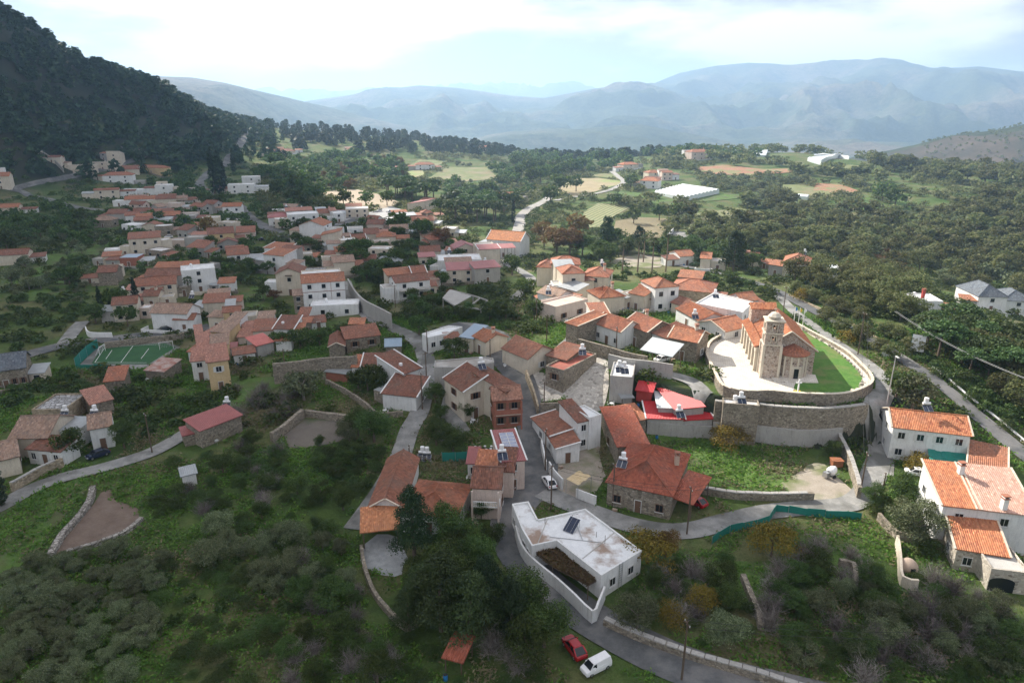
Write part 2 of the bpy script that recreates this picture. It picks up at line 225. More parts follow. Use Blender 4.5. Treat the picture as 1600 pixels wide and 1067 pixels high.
['house with bent pinkish metal roof over open porch',[('sf',(-22.59,233.2),(-12.93,234.73),7.2,5.96,1.15,'cream','redp',(2,0,0),'-'),('sf',(-12.76,230.25),(-4.12,233.27),7.2,7.2,0.92,'grey','redp',(1,0,0),'-')]],
['gabled house with plain red roof behind the gardens',[('gy',(-23.46,277.36),(-14.56,280.08),8.4,4.74,1.84,'cream','redp',(1,0,0),'-')]],
['cream flat-fronted house with dark pink metal roof',[('sf',(-12.92,265.42),(-4.74,267.36),7.2,6.79,0.57,'cream','redp',(0,0,0),'vb'),('sf',(-4.77,269.31),(1.23,270.63),6.0,6.53,0.57,'grey','redp',(0,0,0),'open')]],
['wide house with pale orange roof edged in white',[('gx',(-10.69,287.16),(3.43,281.31),10.8,7.0,2.99,'white','oran',(1,0,0),'vb')]],
['hut with brown hipped roof under the trees',[('hip',(-36.56,302.77),(-28.09,306.72),8.4,3.54,2.3,'stone','terr2',(0,0,0),'-')]],
['small red-roofed garden house beside blue tarps',[('sf',(-36.82,267.04),(-30.62,268.59),4.8,3.41,0.8,'cream','redp',(2,0,0),'-')]],
['white cottage with red roof by the field road',[('gx',(-6.39,448.22),(2.22,451.62),9.6,5.09,1.84,'white','redt',(1,0,0),'-')]],
['white flat house with broken porch roofs above the stone lane',[('p',[(-21.24,152.8),(-15.49,159.05),(-12.06,158.15),(-15.51,152.8),(-19.5,149.95)],9.02,'white','wflat',2),('sf',(-15.58,151.33),(-12.42,152.16),3.0,8.55,0.5,'white','redb',(0,0,0),'-')]],
['cottage with blue-grey tin roof beside the white flat house',[('sf',(-11.9,149.07),(-8.99,147.67),7.0,9.87,1.0,'cream','blue',(1,0,0),'-')]],
['cottage with rusty red roof at the end of the lane',[('gx',(-8.97,148.8),(-5.92,144.69),6.0,10.12,1.2,'cream','redt',(1,0,0),'-')]],
['house with large brown tiled gable above the village street',[('gx',(-2.13,141.05),(3.33,134.34),8.0,9.94,2.0,'cream','brown',(0,0,1),'-')]],
['stone house with red roofs and long flat wing beside cobbled yard',[('flat',(10.46,128.34),(18.24,138.31),4.5,9.28,0.0,'stone','redf',(0,1,0),'-'),('sf',(7.42,136.65),(11.34,133.7),7.0,9.89,1.0,'stone','redb',(0,0,0),'-')]],
['stone courtyard house with folded tile roofs in the village centre',[('sf',(12.55,150.8),(14.94,148.21),10.0,12.69,0.8,'stone','terr',(0,0,0),'vr'),('gx',(19.37,153.41),(24.59,146.57),7.0,11.87,1.8,'white','terr2',(3,0,0),'vr'),('gx',(26.1,152.21),(30.35,145.42),8.0,12.24,1.8,'stone','terr2',(1,0,0),'vr'),('sf',(19.59,158.21),(23.67,158.89),6.0,12.17,1.4,'white','terr2',(0,0,0),'vr')]],
['white house with red-brown roof touching the courtyard house',[('sf',(31.65,145.99),(34.27,141.58),7.0,11.83,1.4,'white','redb',(3,0,0),'-')]],
['stone house with orange tiled gable near the church wall',[('gx',(34.36,141.4),(39.57,137.82),7.0,12.37,1.6,'stone','terr',(1,0,1),'vr')]],
['open carport with white tin roof beside the stone houses',[('sf',(27.46,135.77),(32.77,131.62),5.0,11.49,1.2,'stone','metalp',(0,0,0),'open')]],
['grey concrete house with white roof terrace and twin water tanks',[('flat',(19.43,125.74),(23.79,124.72),8.0,9.24,0.0,'grey','wflat',(0,0,0),'-')]],
['little red-painted chicken shed with white panel',[('sf',(24.86,125.57),(27.66,124.5),3.2,6.6,0.6,'redw','redm',(0,0,0),'-')]],
['canopy with glassy grey top in the garden',[('sf',(21.72,123.68),(23.88,124.0),3.0,5.63,0.2,'stone','metal',(0,0,0),'open')]],
['house with bright red metal roofs and grey front wall',[('sf',(25.75,118.07),(32.61,117.64),6.0,3.98,0.7,'grey','redm',(0,0,0),'vb'),('sf',(32.7,117.89),(38.38,118.6),6.0,3.66,0.7,'grey','redm',(1,0,0),'vb'),('sf',(31.1,118.82),(36.91,120.01),8.0,5.52,0.8,'grey','redm',(0,0,0),'-'),('sf',(28.16,119.93),(31.11,119.64),8.0,5.35,0.5,'grey','metalp',(0,0,0),'-')]],
['derelict stone wing with broken terracotta roof next to the red metal house',[('sf',(19.37,115.62),(25.55,117.93),5.0,3.91,1.0,'stone','terr',(0,0,0),'-')]],
['white-roofed stone utility building under the church terrace',[('flat',(39.3,116.2),(45.6,114.9),2.5,7.6,0.0,'stone','wflat',(0,0,0),'-')]],
['white cottage with mottled brown roof and tank near the pink block',[('gx',(7.25,187.5),(12.44,181.61),7.0,10.21,1.4,'white','greyt',(1,0,2),'-')]],
['pale pink block with white flat roof above the gardens',[('flat',(11.14,167.23),(20.12,174.92),6.0,11.42,0.0,'pink','pinkf',(2,0,0),'-'),('flat',(7.07,174.12),(11.17,168.29),6.0,11.16,0.0,'pink','wflat',(2,0,0),'-')]],
['house with orange hipped roof and dark veranda',[('hip',(23.47,175.4),(30.33,177.69),8.0,11.73,1.8,'cream','terr',(0,1,0),'-'),('flat',(25.1,177.55),(31.34,179.18),4.0,10.33,0.0,'grey','wflat',(0,0,0),'open')]],
['white tower house with red hipped roof in the village centre',[('hip',(35.85,184.78),(38.3,176.74),7.0,14.18,1.6,'white','redt',(1,0,2),'-')]],
['cluster of small red roofs at the foot of the white tower house',[('sf',(31.85,180.14),(35.46,176.79),6.0,11.98,1.2,'cream','redt',(1,0,0),'-'),('sf',(35.33,179.89),(38.16,178.57),3.0,10.59,0.8,'cream','redb',(0,0,0),'-')]],
['broad house with ochre hipped roof beside the upper street',[('hip',(44.34,186.1),(54.89,181.52),11.0,11.61,2.0,'ochre','terr2',(0,0,1),'-')]],
['low house with dull red roof behind the centre',[('gx',(42.73,176.35),(44.78,172.74),6.0,10.44,1.2,'cream','redb',(0,0,0),'-')]],
['large white flat-roofed house with tanks behind the church',[('p',[(46.81,167.93),(54.64,178.47),(61.92,168.84),(56.21,159.58)],12.25,'white','wflat',2)]],
['white house with wide orange roof left of the church',[('gx',(42.29,168.89),(45.31,158.47),8.0,10.89,1.4,'white','terr',(1,1,0),'-')]],
['white house with two-tone gabled roof beside the church wall',[('gy',(45.02,158.27),(49.58,150.95),8.0,10.5,1.5,'white','terr',(2,0,1),'vr')]],
['small red-roofed house by the street behind the church',[('gx',(60.56,172.84),(65.22,174.43),6.0,11.65,1.4,'white','redt',(0,0,0),'-')]],
['two-storey cream house with joined red hipped roofs',[('hip',(14.83,194.93),(21.32,195.96),8.0,13.71,1.6,'cream','terr2',(1,0,1),'-'),('hip',(8.13,218.83),(13.35,217.65),7.2,10.33,1.72,'cream','terr2',(0,0,0),'-'),('hip',(12.27,208.57),(21.03,208.0),8.4,13.56,1.84,'cream','terr2',(0,0,0),'-')]],
['house with red hipped roof and rooftop solar heater over timber veranda',[('hip',(21.28,200.42),(28.56,198.19),9.0,11.88,1.8,'cream','terr2',(1,0,1),'-')]],
['villa with bright orange hipped roof beside the plastic greenhouse',[('hip',(98.11,536.01),(111.09,530.23),10.8,6.04,2.3,'white','terr',(2,0,0),'-')]],
['villa with dull red roof behind the orange-roofed villa',[('hip',(117.01,598.83),(128.99,601.84),10.8,6.02,2.07,'cream','redt',(1,0,0),'-')]],
['pinkish two-storey house above the plastic greenhouse',[('gx',(126.46,588.55),(135.35,589.64),7.2,7.3,1.38,'pink','redt',(2,0,0),'-')]],
['cottage with orange hipped roof half hidden in the pines',[('hip',(107.01,673.23),(122.63,680.95),10.8,6.87,2.07,'cream','terr',(1,0,0),'-')]],
['pink villa with red hipped roof on the terraced knoll',[('hip',(179.41,705.0),(201.18,711.65),13.2,16.55,2.53,'pink','redt',(3,0,0),'-')]],
['cottage with white tank and red roof behind the palms',[('gx',(63.5,254.33),(69.7,256.11),8.4,6.42,1.38,'white','redt',(1,0,0),'-')]],
['cottage with pinkish roof next to the dark spruce',[('gx',(67.46,240.56),(70.81,239.46),8.4,8.73,1.38,'cream','terr',(0,0,0),'-')]],
['house with dark red roof and white tank among garden trees',[('gx',(87.32,251.9),(92.5,250.75),8.4,6.32,1.38,'cream','redb',(0,0,0),'-')]],
['house with orange hipped roof at the edge of the valley woods',[('hip',(91.55,226.45),(98.9,222.96),10.8,10.3,2.07,'cream','redt',(0,0,0),'-')]],
['pale green-white shed in the valley trees',[('flat',(106.3,223.88),(109.45,222.93),7.2,8.22,0.0,'white','metalp',(0,0,0),'-')]],
['large house with blue-grey slate roofs among the stone pines',[('hip',(145.03,205.06),(153.56,204.3),13.2,4.09,2.99,'white','slate',(1,0,0),'-'),('hip',(159.98,214.85),(169.68,212.79),12.0,0.19,2.53,'white','slate',(1,0,0),'-')]],
['white house with flat terrace and red chimney among the stone pines',[('flat',(107.65,177.3),(115.53,176.34),8.0,10.31,0.0,'white','wflat',(1,0,0),'-')]],
['long white house with mottled orange roof beside the church road',[('gx',(67.95,110.01),(79.5,106.59),8.0,6.15,1.8,'white','terrl',(4,1,0),'vr'),('sf',(76.96,102.03),(81.28,99.18),8.0,3.04,1.0,'cream','redt',(0,0,0),'vr')]],
['large white house with orange and pink tiled roofs and two chimneys',[('sf',(61.2,83.99),(65.55,83.0),9.5,6.64,2.0,'white','terrl',(1,2,0),'vr'),('sf',(65.56,82.99),(72.26,81.35),9.5,6.64,2.0,'white','pinkt',(1,0,0),'vr'),('sf',(60.32,78.32),(65.91,76.55),6.0,3.5,1.5,'stonel','terrl',(2,1,0),'vr'),('flat',(62.12,74.01),(66.51,73.05),6.0,3.11,0.0,'stonel','cflat',(0,0,0),'arch')]],
['small open shed with orange tin roof in the foreground scrub',[('sf',(-7.52,60.74),(-5.59,60.09),3.2,1.86,0.5,'redw','terrd',(0,0,0),'open')]],
]
ROADS = [
('road',6.2,'asphalt',[(35.64,55.2),(29.73,57.3),(23.47,59.54),(17.72,62.58),(12.4,66.67),(8.48,70.36),(5.07,74.61),(2.22,79.22),(0.28,84.22),(-0.29,89.71),(1.23,94.88),(4.07,100.2),(5.09,106.95),(4.53,114.16),(3.74,120.92),(2.72,126.85),(2.01,132.15),(0.69,136.99),(-1.71,142.31),(-5.26,151.38),(-8.76,161.15),(-16.98,172.7)]),
('lane',4.2,'conc',[(5.05,98.07),(8.22,95.33),(12.99,92.02),(17.99,89.0),(22.99,87.36),(27.38,87.69),(32.85,89.9),(40.16,92.53),(47.7,93.77),(53.7,94.68),(58.18,98.18),(63.05,104.93),(68.1,112.64),(69.13,116.63),(68.31,117.52),(72.8,123.38)]),
('lane',3.0,'conc',[(68.34,117.38),(72.8,123.38),(76.22,131.1),(76.91,139.04),(76.36,150.78),(76.13,165.41),(76.19,177.25),(78.08,194.13)]),
('lane',4.0,'conc',[(-60.18,240.47),(-53.58,220.2),(-47.48,204.68),(-40.81,188.43),(-31.77,174.36),(-25.11,163.68),(-21.46,154.03),(-19.05,142.49),(-18.5,132.85),(-18.58,124.6),(-19.71,118.69),(-20.16,109.39),(-21.18,99.97),(-22.59,92.55),(-23.59,87.87)]),
('road',5.5,'asphalt',[(-130.51,150.5),(-127.37,158.93),(-124.05,162.99),(-118.42,170.5),(-108.38,175.64),(-101.28,179.12),(-92.03,183.25),(-87.08,188.27)]),
('path',4.0,'conc',[(-119.01,171.45),(-123.39,183.55),(-125.52,190.79)]),
('lane',3.8,'conc',[(-58.63,129.76),(-62.42,121.33),(-64.41,115.17),(-66.54,110.59),(-72.19,105.08),(-76.21,102.41),(-79.16,98.66),(-80.74,93.28),(-83.71,86.75)]),
('road',6,'asphalt',[(-241.78,412.47),(-268.59,427.66),(-313.28,467.59),(-344.81,491.6),(-352.89,493.0),(-351.7,511.07),(-343.84,547.49),(-337.86,594.86),(-332.82,626.44),(-333.76,641.96),(-341.45,642.07),(-350.61,636.06)]),
('road',7,'asphalt',[(-342.91,1035.29),(-359.27,1034.64),(-351.69,968.6),(-312.43,816.89),(-290.02,722.93),(-279.75,685.76),(-274.2,626.98),(-253.1,564.5),(-228.78,519.07),(-190.3,451.4),(-171.67,432.12),(-155.5,401.14),(-139.79,373.55),(-120.01,345.21),(-102.51,324.38),(-93.23,329.76),(-90.2,370.59),(-83.26,406.15)]),
('road',6,'pale',[(-7.49,261.06),(0.0,314.32),(4.11,365.78),(4.35,388.4),(8.45,412.98),(18.63,446.64),(27.17,489.91)]),
('lane',4.5,'pale',[(29.13,462.63),(41.58,483.56),(65.8,509.57),(82.61,544.31),(93.34,584.59),(94.8,631.6),(95.82,676.88)]),
('road',3.6,'asphalt',[(63.24,254.7),(70.11,236.08),(75.76,218.85),(79.28,202.61),(80.54,188.38),(82.63,172.12),(84.73,158.88),(85.69,144.32),(86.24,131.94),(88.88,120.85),(91.03,113.35),(92.79,103.97)]),
('lane',3.5,'conc',[(0.0,197.34),(6.61,228.93),(3.61,251.34),(-2.59,271.68)]),
('lane',3.6,'conc',[(11.68,146.7),(20.84,169.91),(23.15,182.66),(23.32,197.21),(31.25,201.98)]),
('lane',3.5,'conc',[(24.42,134.99),(28.17,133.25),(34.15,130.03),(36.65,126.89),(37.27,122.84),(37.76,121.61)]),
]
PATCH = [
('football_pitch','turf',[(-104.2,158.11),(-107.8,169.35),(-93.12,173.08),(-88.98,170.4),(-89.95,157.82)]),
('pitch_surround','conc',[(-106.19,154.82),(-109.15,170.25),(-92.92,174.1),(-87.84,170.48),(-88.74,154.8)]),
('field','soil',[(-65.05,81.05),(-65.47,84.93),(-65.72,88.13),(-66.34,93.68),(-67.18,97.48),(-66.28,98.48),(-63.64,95.21),(-58.76,92.91),(-56.79,89.46),(-57.99,86.64),(-59.69,83.8),(-63.17,81.95)]),
('field','soil2',[(-43.79,118.18),(-41.39,124.59),(-35.63,123.17),(-31.16,121.39),(-30.82,115.8),(-37.99,113.28),(-41.33,113.32)]),
('field','sand',[(-140.36,507.09),(-130.11,533.13),(-116.69,527.77),(-91.36,494.51),(-72.8,456.54),(-80.11,431.03),(-89.82,423.64),(-109.61,446.0),(-126.2,470.26)]),
('car_park','concl',[(-95.91,365.68),(-93.29,392.0),(-83.87,419.27),(-76.83,440.17),(-68.1,425.79),(-71.63,400.0),(-79.66,378.56),(-86.22,360.65)]),
('field','straw',[(29.59,517.39),(40.85,555.46),(59.21,615.45),(76.08,615.05),(90.89,589.7),(89.19,564.39),(61.64,514.25),(40.62,488.27)]),
('field','grassy',[(61.5,639.93),(84.84,662.92),(100.1,624.81),(93.58,600.39),(77.47,626.61)]),
('vineyard','vine',[(36.37,359.03),(42.72,409.72),(56.16,448.69),(73.65,428.63),(58.98,395.2),(46.46,358.97)]),
('vineyard','vinebrown',[(48.13,329.49),(57.36,378.7),(69.24,390.47),(90.57,387.96),(84.24,367.08),(72.93,329.3)]),
('field','lush',[(56.16,448.69),(79.42,512.69),(92.98,503.89),(113.2,470.5),(117.61,444.59),(96.63,433.49),(81.98,441.9)]),
('field','grassy',[(90.76,351.49),(106.22,407.11),(145.05,446.07),(168.27,435.5),(143.74,378.91),(108.85,362.81)]),
('field','lush',[(123.93,461.24),(155.94,512.17),(180.88,515.92),(173.83,497.53),(139.38,470.39)]),
('field','lush',[(220.28,485.79),(248.23,502.43),(272.55,491.6),(261.62,439.33),(245.82,425.09),(227.22,435.42),(218.4,461.36)]),
('field','grassy',[(206.28,561.3),(231.71,547.92),(236.44,512.54),(251.72,515.08),(222.7,491.42),(201.8,527.69)]),
('field','rust',[(225.21,519.66),(242.33,555.44),(257.15,548.8),(258.24,513.87),(242.96,506.11)]),
('field','rust',[(171.88,661.51),(201.7,671.23),(225.81,634.53),(257.53,634.42),(245.86,611.46),(199.59,605.79),(170.47,621.43)]),
('field','rust',[(292.59,807.81),(299.15,805.8),(333.29,786.03),(329.56,782.23)]),
('field','grassy',[(288.7,625.95),(320.53,670.48),(333.49,665.49),(324.21,627.93)]),
('field','lush',[(-177.11,765.67),(-147.95,777.13),(-131.15,760.26),(-155.9,713.77)]),
('field','grassy',[(-106.81,689.15),(-99.99,759.11),(-68.63,755.04),(-80.94,693.58)]),
('field','straw',[(-100.13,652.2),(-86.8,679.66),(-76.92,617.43),(-85.02,598.11)]),
('field','grassy',[(-73.59,608.25),(-63.43,695.78),(-25.74,705.93),(-11.11,606.11),(-42.46,578.25)]),
('yard','conc',[(72.27,318.91),(82.25,347.38),(87.93,339.9),(77.82,309.28)]),
('yard','dirt',[(40.59,269.57),(54.61,287.41),(63.03,275.85),(54.73,248.94),(44.27,250.31)]),
('yard','cobble',[(10.33,126.42),(12.87,134.38),(18.25,140.4),(21.17,141.23),(20.08,130.35),(18.4,123.56),(14.51,122.64)]),
('yard','cobble',[(3.26,134.71),(6.82,135.46),(12.84,128.78),(12.31,126.9),(6.47,126.62),(5.4,125.69)]),
('yard','gravel',[(-21.45,82.65),(-20.39,86.26),(-16.97,85.6),(-14.49,81.42),(-14.91,79.33),(-16.41,76.67),(-19.98,79.38)]),
('yard','dirt',[(44.56,100.37),(51.02,105.72),(54.3,108.2),(56.03,105.67),(55.45,96.21),(52.0,94.31),(48.34,95.3)]),
('yard','conc',[(-13.15,114.45),(-14.41,125.26),(-12.93,134.33),(-10.7,131.56),(-9.34,120.52),(-7.96,117.95),(-10.27,115.99)]),
('yard','conc',[(-16.98,172.7),(-9.32,172.37),(-1.59,161.01),(0.0,150.27),(-4.45,148.9)]),
('yard','dirt',[(6.17,105.88),(12.29,111.49),(15.95,112.78),(14.97,99.93),(10.17,94.09),(7.34,97.74)]),
('yard','conc',[(67.06,113.88),(71.01,117.82),(70.95,114.76),(67.78,106.71),(63.81,103.38)]),
('meadow','lush',[(-174.18,231.27),(-200.75,285.37),(-203.5,321.98),(-186.08,329.27),(-160.05,284.4),(-151.74,251.03),(-153.59,213.6)]),
('meadow','lush',[(-81.0,93.65),(-76.78,96.48),(-73.18,102.63),(-70.76,99.46),(-68.06,86.8),(-67.31,79.33),(-68.93,76.61)]),
('meadow','lush',[(25.84,118.43),(37.72,116.51),(46.17,112.78),(51.26,109.17),(43.65,99.34),(32.24,100.46),(26.91,105.71),(26.24,113.82)]),
('meadow','lush',[(14.88,84.2),(23.99,83.39),(33.75,79.56),(46.36,83.95),(47.43,76.68),(31.93,69.42),(23.9,75.63),(16.93,79.79)]),
('meadow','lush',[(-88.04,218.68),(-92.75,240.89),(-80.92,214.64),(-74.85,194.66),(-76.29,191.72)]),
('meadow','lush',[(-68.51,140.39),(-67.89,147.73),(-54.37,145.48),(-51.62,141.5),(-54.74,133.93),(-61.39,129.97)]),
]
WALLS = [
('long low stone wall with pale coping along the front road','stone',0.6,1.1,'grey',[(11.32,67.98),(14.21,65.92),(17.97,63.74),(21.93,61.76),(27.01,59.5),(32.98,56.85)]),
('white garden wall curving round the vine-covered courtyard','white',0.3,2.0,'',[(0.57,86.04),(1.36,81.59),(2.82,78.53),(5.9,74.36),(7.99,71.18),(9.86,68.21),(10.75,69.76),(11.92,72.69)]),
('mossy stone wall with pale top beside the church ramp','stone',0.6,2.2,'grey',[(61.4,115.51),(60.49,110.98),(58.85,104.52),(56.17,96.4)]),
('long rubble wall holding the meadow above the lane','stone',0.6,1.3,'grey',[(30.84,98.39),(36.41,96.59),(42.99,96.13),(48.66,96.07)]),
('high rubble retaining wall below the stone houses','stone',0.7,5.0,'',[(-53.15,141.76),(-50.31,141.94),(-42.47,142.45),(-34.42,142.08)]),
('pale concrete retaining wall beside the stepped lane','grey',0.5,4.5,'',[(-56.04,227.25),(-49.73,209.42),(-43.11,193.25),(-35.13,178.61),(-32.11,173.28)]),
('ruined stone wall around the bare garden plot','stone',0.8,1.8,'',[(-45.34,115.77),(-44.29,118.2),(-42.07,125.16)]),
('tumbled stone wall behind the bare garden plot','stone',0.8,1.4,'',[(-41.68,125.65),(-37.18,124.28),(-31.63,122.38),(-28.42,120.25)]),
('dark rubble courtyard wall in the village centre','stone',0.5,3.0,'',[(15.05,145.3),(18.44,141.99),(22.84,138.16),(28.3,133.94)]),
('cracked plaster wall sloping along the village street','ochre',0.4,2.0,'',[(2.98,133.83),(4.18,128.16),(5.15,121.85)]),
('stone wall ending the cobbled yard','stone',0.5,2.6,'',[(5.54,122.22),(8.8,122.16),(12.1,122.48)]),
('white-painted slanting yard wall beside the white car','white',0.25,2.2,'',[(6.41,104.16),(7.13,101.27),(8.34,98.53)]),
('short white yard wall on the lane','white',0.25,1.8,'',[(10.37,96.3),(11.81,95.22),(13.34,94.16)]),
('tall white wall along the narrow village street','white',0.3,1.8,'',[(5.41,112.2),(5.7,108.06),(5.89,104.78)]),
('low curved stone wall below the lane houses','stone',0.5,1.2,'',[(-41.03,139.62),(-34.67,133.36),(-29.34,127.0),(-26.55,123.83),(-21.68,123.8)]),
('stone terrace wall beside the left lane','ochre',0.5,1.6,'grey',[(-81.89,97.86),(-80.84,102.65),(-78.86,106.48)]),
('white curved garden wall at the road fork','white',0.3,1.6,'',[(-119.33,181.88),(-115.27,177.04),(-109.11,176.65)]),
('rough stone wall above the football pitch','stone',0.5,1.8,'',[(-106.47,168.46),(-97.73,172.72),(-91.46,175.77),(-89.08,180.23)]),
('dry stone wall bending round the bare plot','rubb',0.9,0.8,'',[(-64.69,80.77),(-65.85,85.24),(-66.22,89.29),(-67.06,94.04),(-69.0,98.46)]),
('stone edging along the lower side of the bare plot','rubb',0.7,0.6,'',[(-63.0,81.66),(-59.98,83.49),(-57.35,86.33),(-56.66,89.97)]),
('curved stone wall round the gravel garden','stone',0.5,0.9,'',[(-21.67,83.24),(-20.28,78.7),(-17.97,73.51),(-15.24,69.7),(-12.78,67.14),(-11.68,68.22)]),
('dry stone terrace wall in the foreground garden','stone',0.7,1.0,'',[(30.89,76.16),(30.67,72.37),(30.55,68.88),(30.05,66.72)]),
('overgrown stone terrace wall in the right scrub','stone',0.6,1.2,'',[(44.92,78.75),(46.52,78.05),(44.98,74.08)]),
('pale boundary wall beside the bread oven','cream',0.35,1.6,'',[(55.63,83.94),(53.58,79.46),(51.38,74.72),(52.98,73.97)]),
('stone wall stepping down beside the right-hand house','stone',0.5,1.3,'',[(56.25,90.26),(56.48,85.53),(59.34,83.95),(62.13,82.43)]),
('white wall under the grey concrete yard','white',0.4,2.0,'',[(67.09,293.3),(72.27,318.91),(82.25,347.38)]),
('long cream retaining wall of the hillside compound','cream',0.5,3.5,'',[(-345.94,552.31),(-344.77,572.3),(-341.51,601.39)]),
('grey retaining wall below the hillside compound','grey',0.5,3.5,'',[(-370.93,555.66),(-360.63,554.39),(-350.11,547.3)]),
('low wall beside the cafe car park','white',0.4,1.0,'',[(-84.92,354.86),(-78.34,371.93),(-71.58,395.32)]),
('stone wall along the meadow behind the red metal house','grey',0.4,2.6,'',[(25.79,118.12),(31.89,117.78),(38.38,118.02)]),
('concrete wall of the sloping cobbled yard','grey',0.4,3.2,'',[(20.44,135.58),(24.77,132.85),(32.69,129.36)]),
('low pale kerb wall along the church road','ochre',0.35,0.5,'',[(81.31,194.2),(84.7,176.89),(86.94,163.49),(87.39,149.52)]),
]
TREES = [
('conifer',-13.73,81.13,12),
('pine',-8.57,67.11,11),
('pine',-10.85,69.89,8),
('pine',-12.47,67.14,6),
('conifer',-3.21,69.84,9),
('conifer',0.0,65.51,8),
('broad',-4.78,77.22,7),
('broad',3.78,64.48,6),
('pine',-4.97,65.52,9),
('broad',-7.14,79.94,6),
('broad',-2.79,84.23,4),
('broad',-4.73,90.56,4),
('cypress',-212.83,507.94,29),
('cypress',-219.05,511.68,31),
('cypress',-214.45,519.14,22),
('cypress',-260.09,655.78,22),
('cypress',-124.03,198.06,9),
('cypress',-122.69,200.88,8),
('cypress',-117.19,205.39,10),
('cypress',-80.79,93.65,9),
('cypress',0.7,374.71,12),
('palm',-108.06,221.21,6),
('palm',38.56,233.81,11),
('palm',44.58,237.43,12),
('palm',47.85,228.74,13),
('palm',54.28,236.09,15),
('palm',51.84,265.18,11),
('conifer',41.51,295.74,11),
('conifer',54.91,292.19,9),
('conifer',78.31,236.94,13),
('conifer',67.95,244.94,7),
('broad',77.37,285.59,8),
('conifer',86.62,257.66,10),
('broad',-15.63,127.2,5),
('broad',-14.0,113.43,6),
('broad',-10.74,111.21,6),
('broad',-14.1,121.94,4),
('broad',-27.81,137.2,4),
('broad',-30.87,134.96,6),
('broad',-33.2,136.18,5),
('broad',-28.49,133.24,5),
('olive',-44.05,132.67,8),
('broad',-49.45,165.87,5),
('broad',-54.17,164.93,6),
('broad',-59.71,166.64,5),
('autumn',-50.59,168.87,4),
('broad',-23.63,164.79,6),
('broad',-13.11,145.63,5),
('broad',-79.9,109.62,6),
('broad',-71.88,113.38,6),
('broad',-25.84,115.09,7),
('broad',-29.36,117.55,6),
('olive',-30.72,115.34,5),
('broad',-8.78,121.52,4),
('yellow',40.63,115.26,5),
('yellow',36.59,81.27,6),
('yellow',18.88,79.77,6),
('autumn',21.67,81.17,5),
('yellow',19.26,67.97,3.5),
('yellow',24.14,70.7,4),
('broad',18.72,74.44,3.5),
('broad',27.34,70.07,4),
('olive',15.16,66.95,6),
('olive',24.98,64.73,5),
('broad',27.17,73.66,5),
('broad',62.16,94.25,5.5),
('olive',58.39,84.74,7),
('broad',57.58,94.27,4),
('yellow',71.09,105.56,4),
('broad',58.08,110.28,4),
('olive',76.8,119.67,8),
('broad',74.82,122.25,6),
('broad',0.0,245.19,7),
('broad',3.81,195.97,8),
('broad',-1.7,173.69,7),
('broad',5.9,171.89,7),
('broad',-6.0,174.85,6),
('broad',-11.77,201.82,6),
('autumn',-18.9,204.77,4),
('autumn',-25.6,202.36,4),
('broad',-57.83,345.66,8),
('broad',-106.77,437.38,9),
('broad',-93.75,443.11,8),
('broad',-80.16,442.85,8),
('autumn',-32.01,307.55,8),
('broad',-41.83,316.29,10),
('autumn',19.46,292.82,11),
('autumn',24.39,285.03,10),
('autumn',14.54,307.33,10),
('autumn',32.94,333.11,10),
('autumn',-147.2,331.12,7),
('broad',-129.82,291.0,6),
('broad',-219.41,391.82,6),
('broad',-190.42,369.85,6),
('broad',-142.58,353.34,6),
('autumn',-77.15,214.59,4),
('broad',-24.22,228.04,6),
('broad',-112.0,227.08,4),
('broad',-69.64,281.34,6),
('broad',-89.51,294.71,6),
('broad',-60.13,261.93,7),
('broad',-45.26,262.87,8),
('broad',-37.2,241.56,7),
('broad',-46.54,241.76,7),
('broad',29.71,284.17,8),
('broad',44.76,298.95,8),
('broad',57.94,199.71,5),
('broad',67.04,204.21,6),
('broad',70.11,195.62,5),
('broad',69.41,202.38,4),
('yellow',82.39,188.43,4),
('yellow',79.25,152.17,4),
('olive',-132.49,251.05,6),
('olive',-155.17,240.61,6),
('olive',-174.18,231.27,7),
('broad',-153.69,230.69,7),
('broad',-162.71,251.21,7),
('broad',-120.0,199.55,9),
('broad',-121.08,189.59,7),
('broad',-110.24,186.7,6),
('broad',65.91,370.59,7),
('broad',65.36,434.63,7),
('broad',63.44,441.23,6),
('broad',81.86,380.77,8),
('broad',92.8,381.87,8),
('broad',90.62,532.06,9),
('broad',47.77,518.11,10),
('broad',35.51,513.24,11),
('broad',24.9,447.59,9),
('broad',253.37,473.26,12),
('broad',250.54,450.96,11),
]
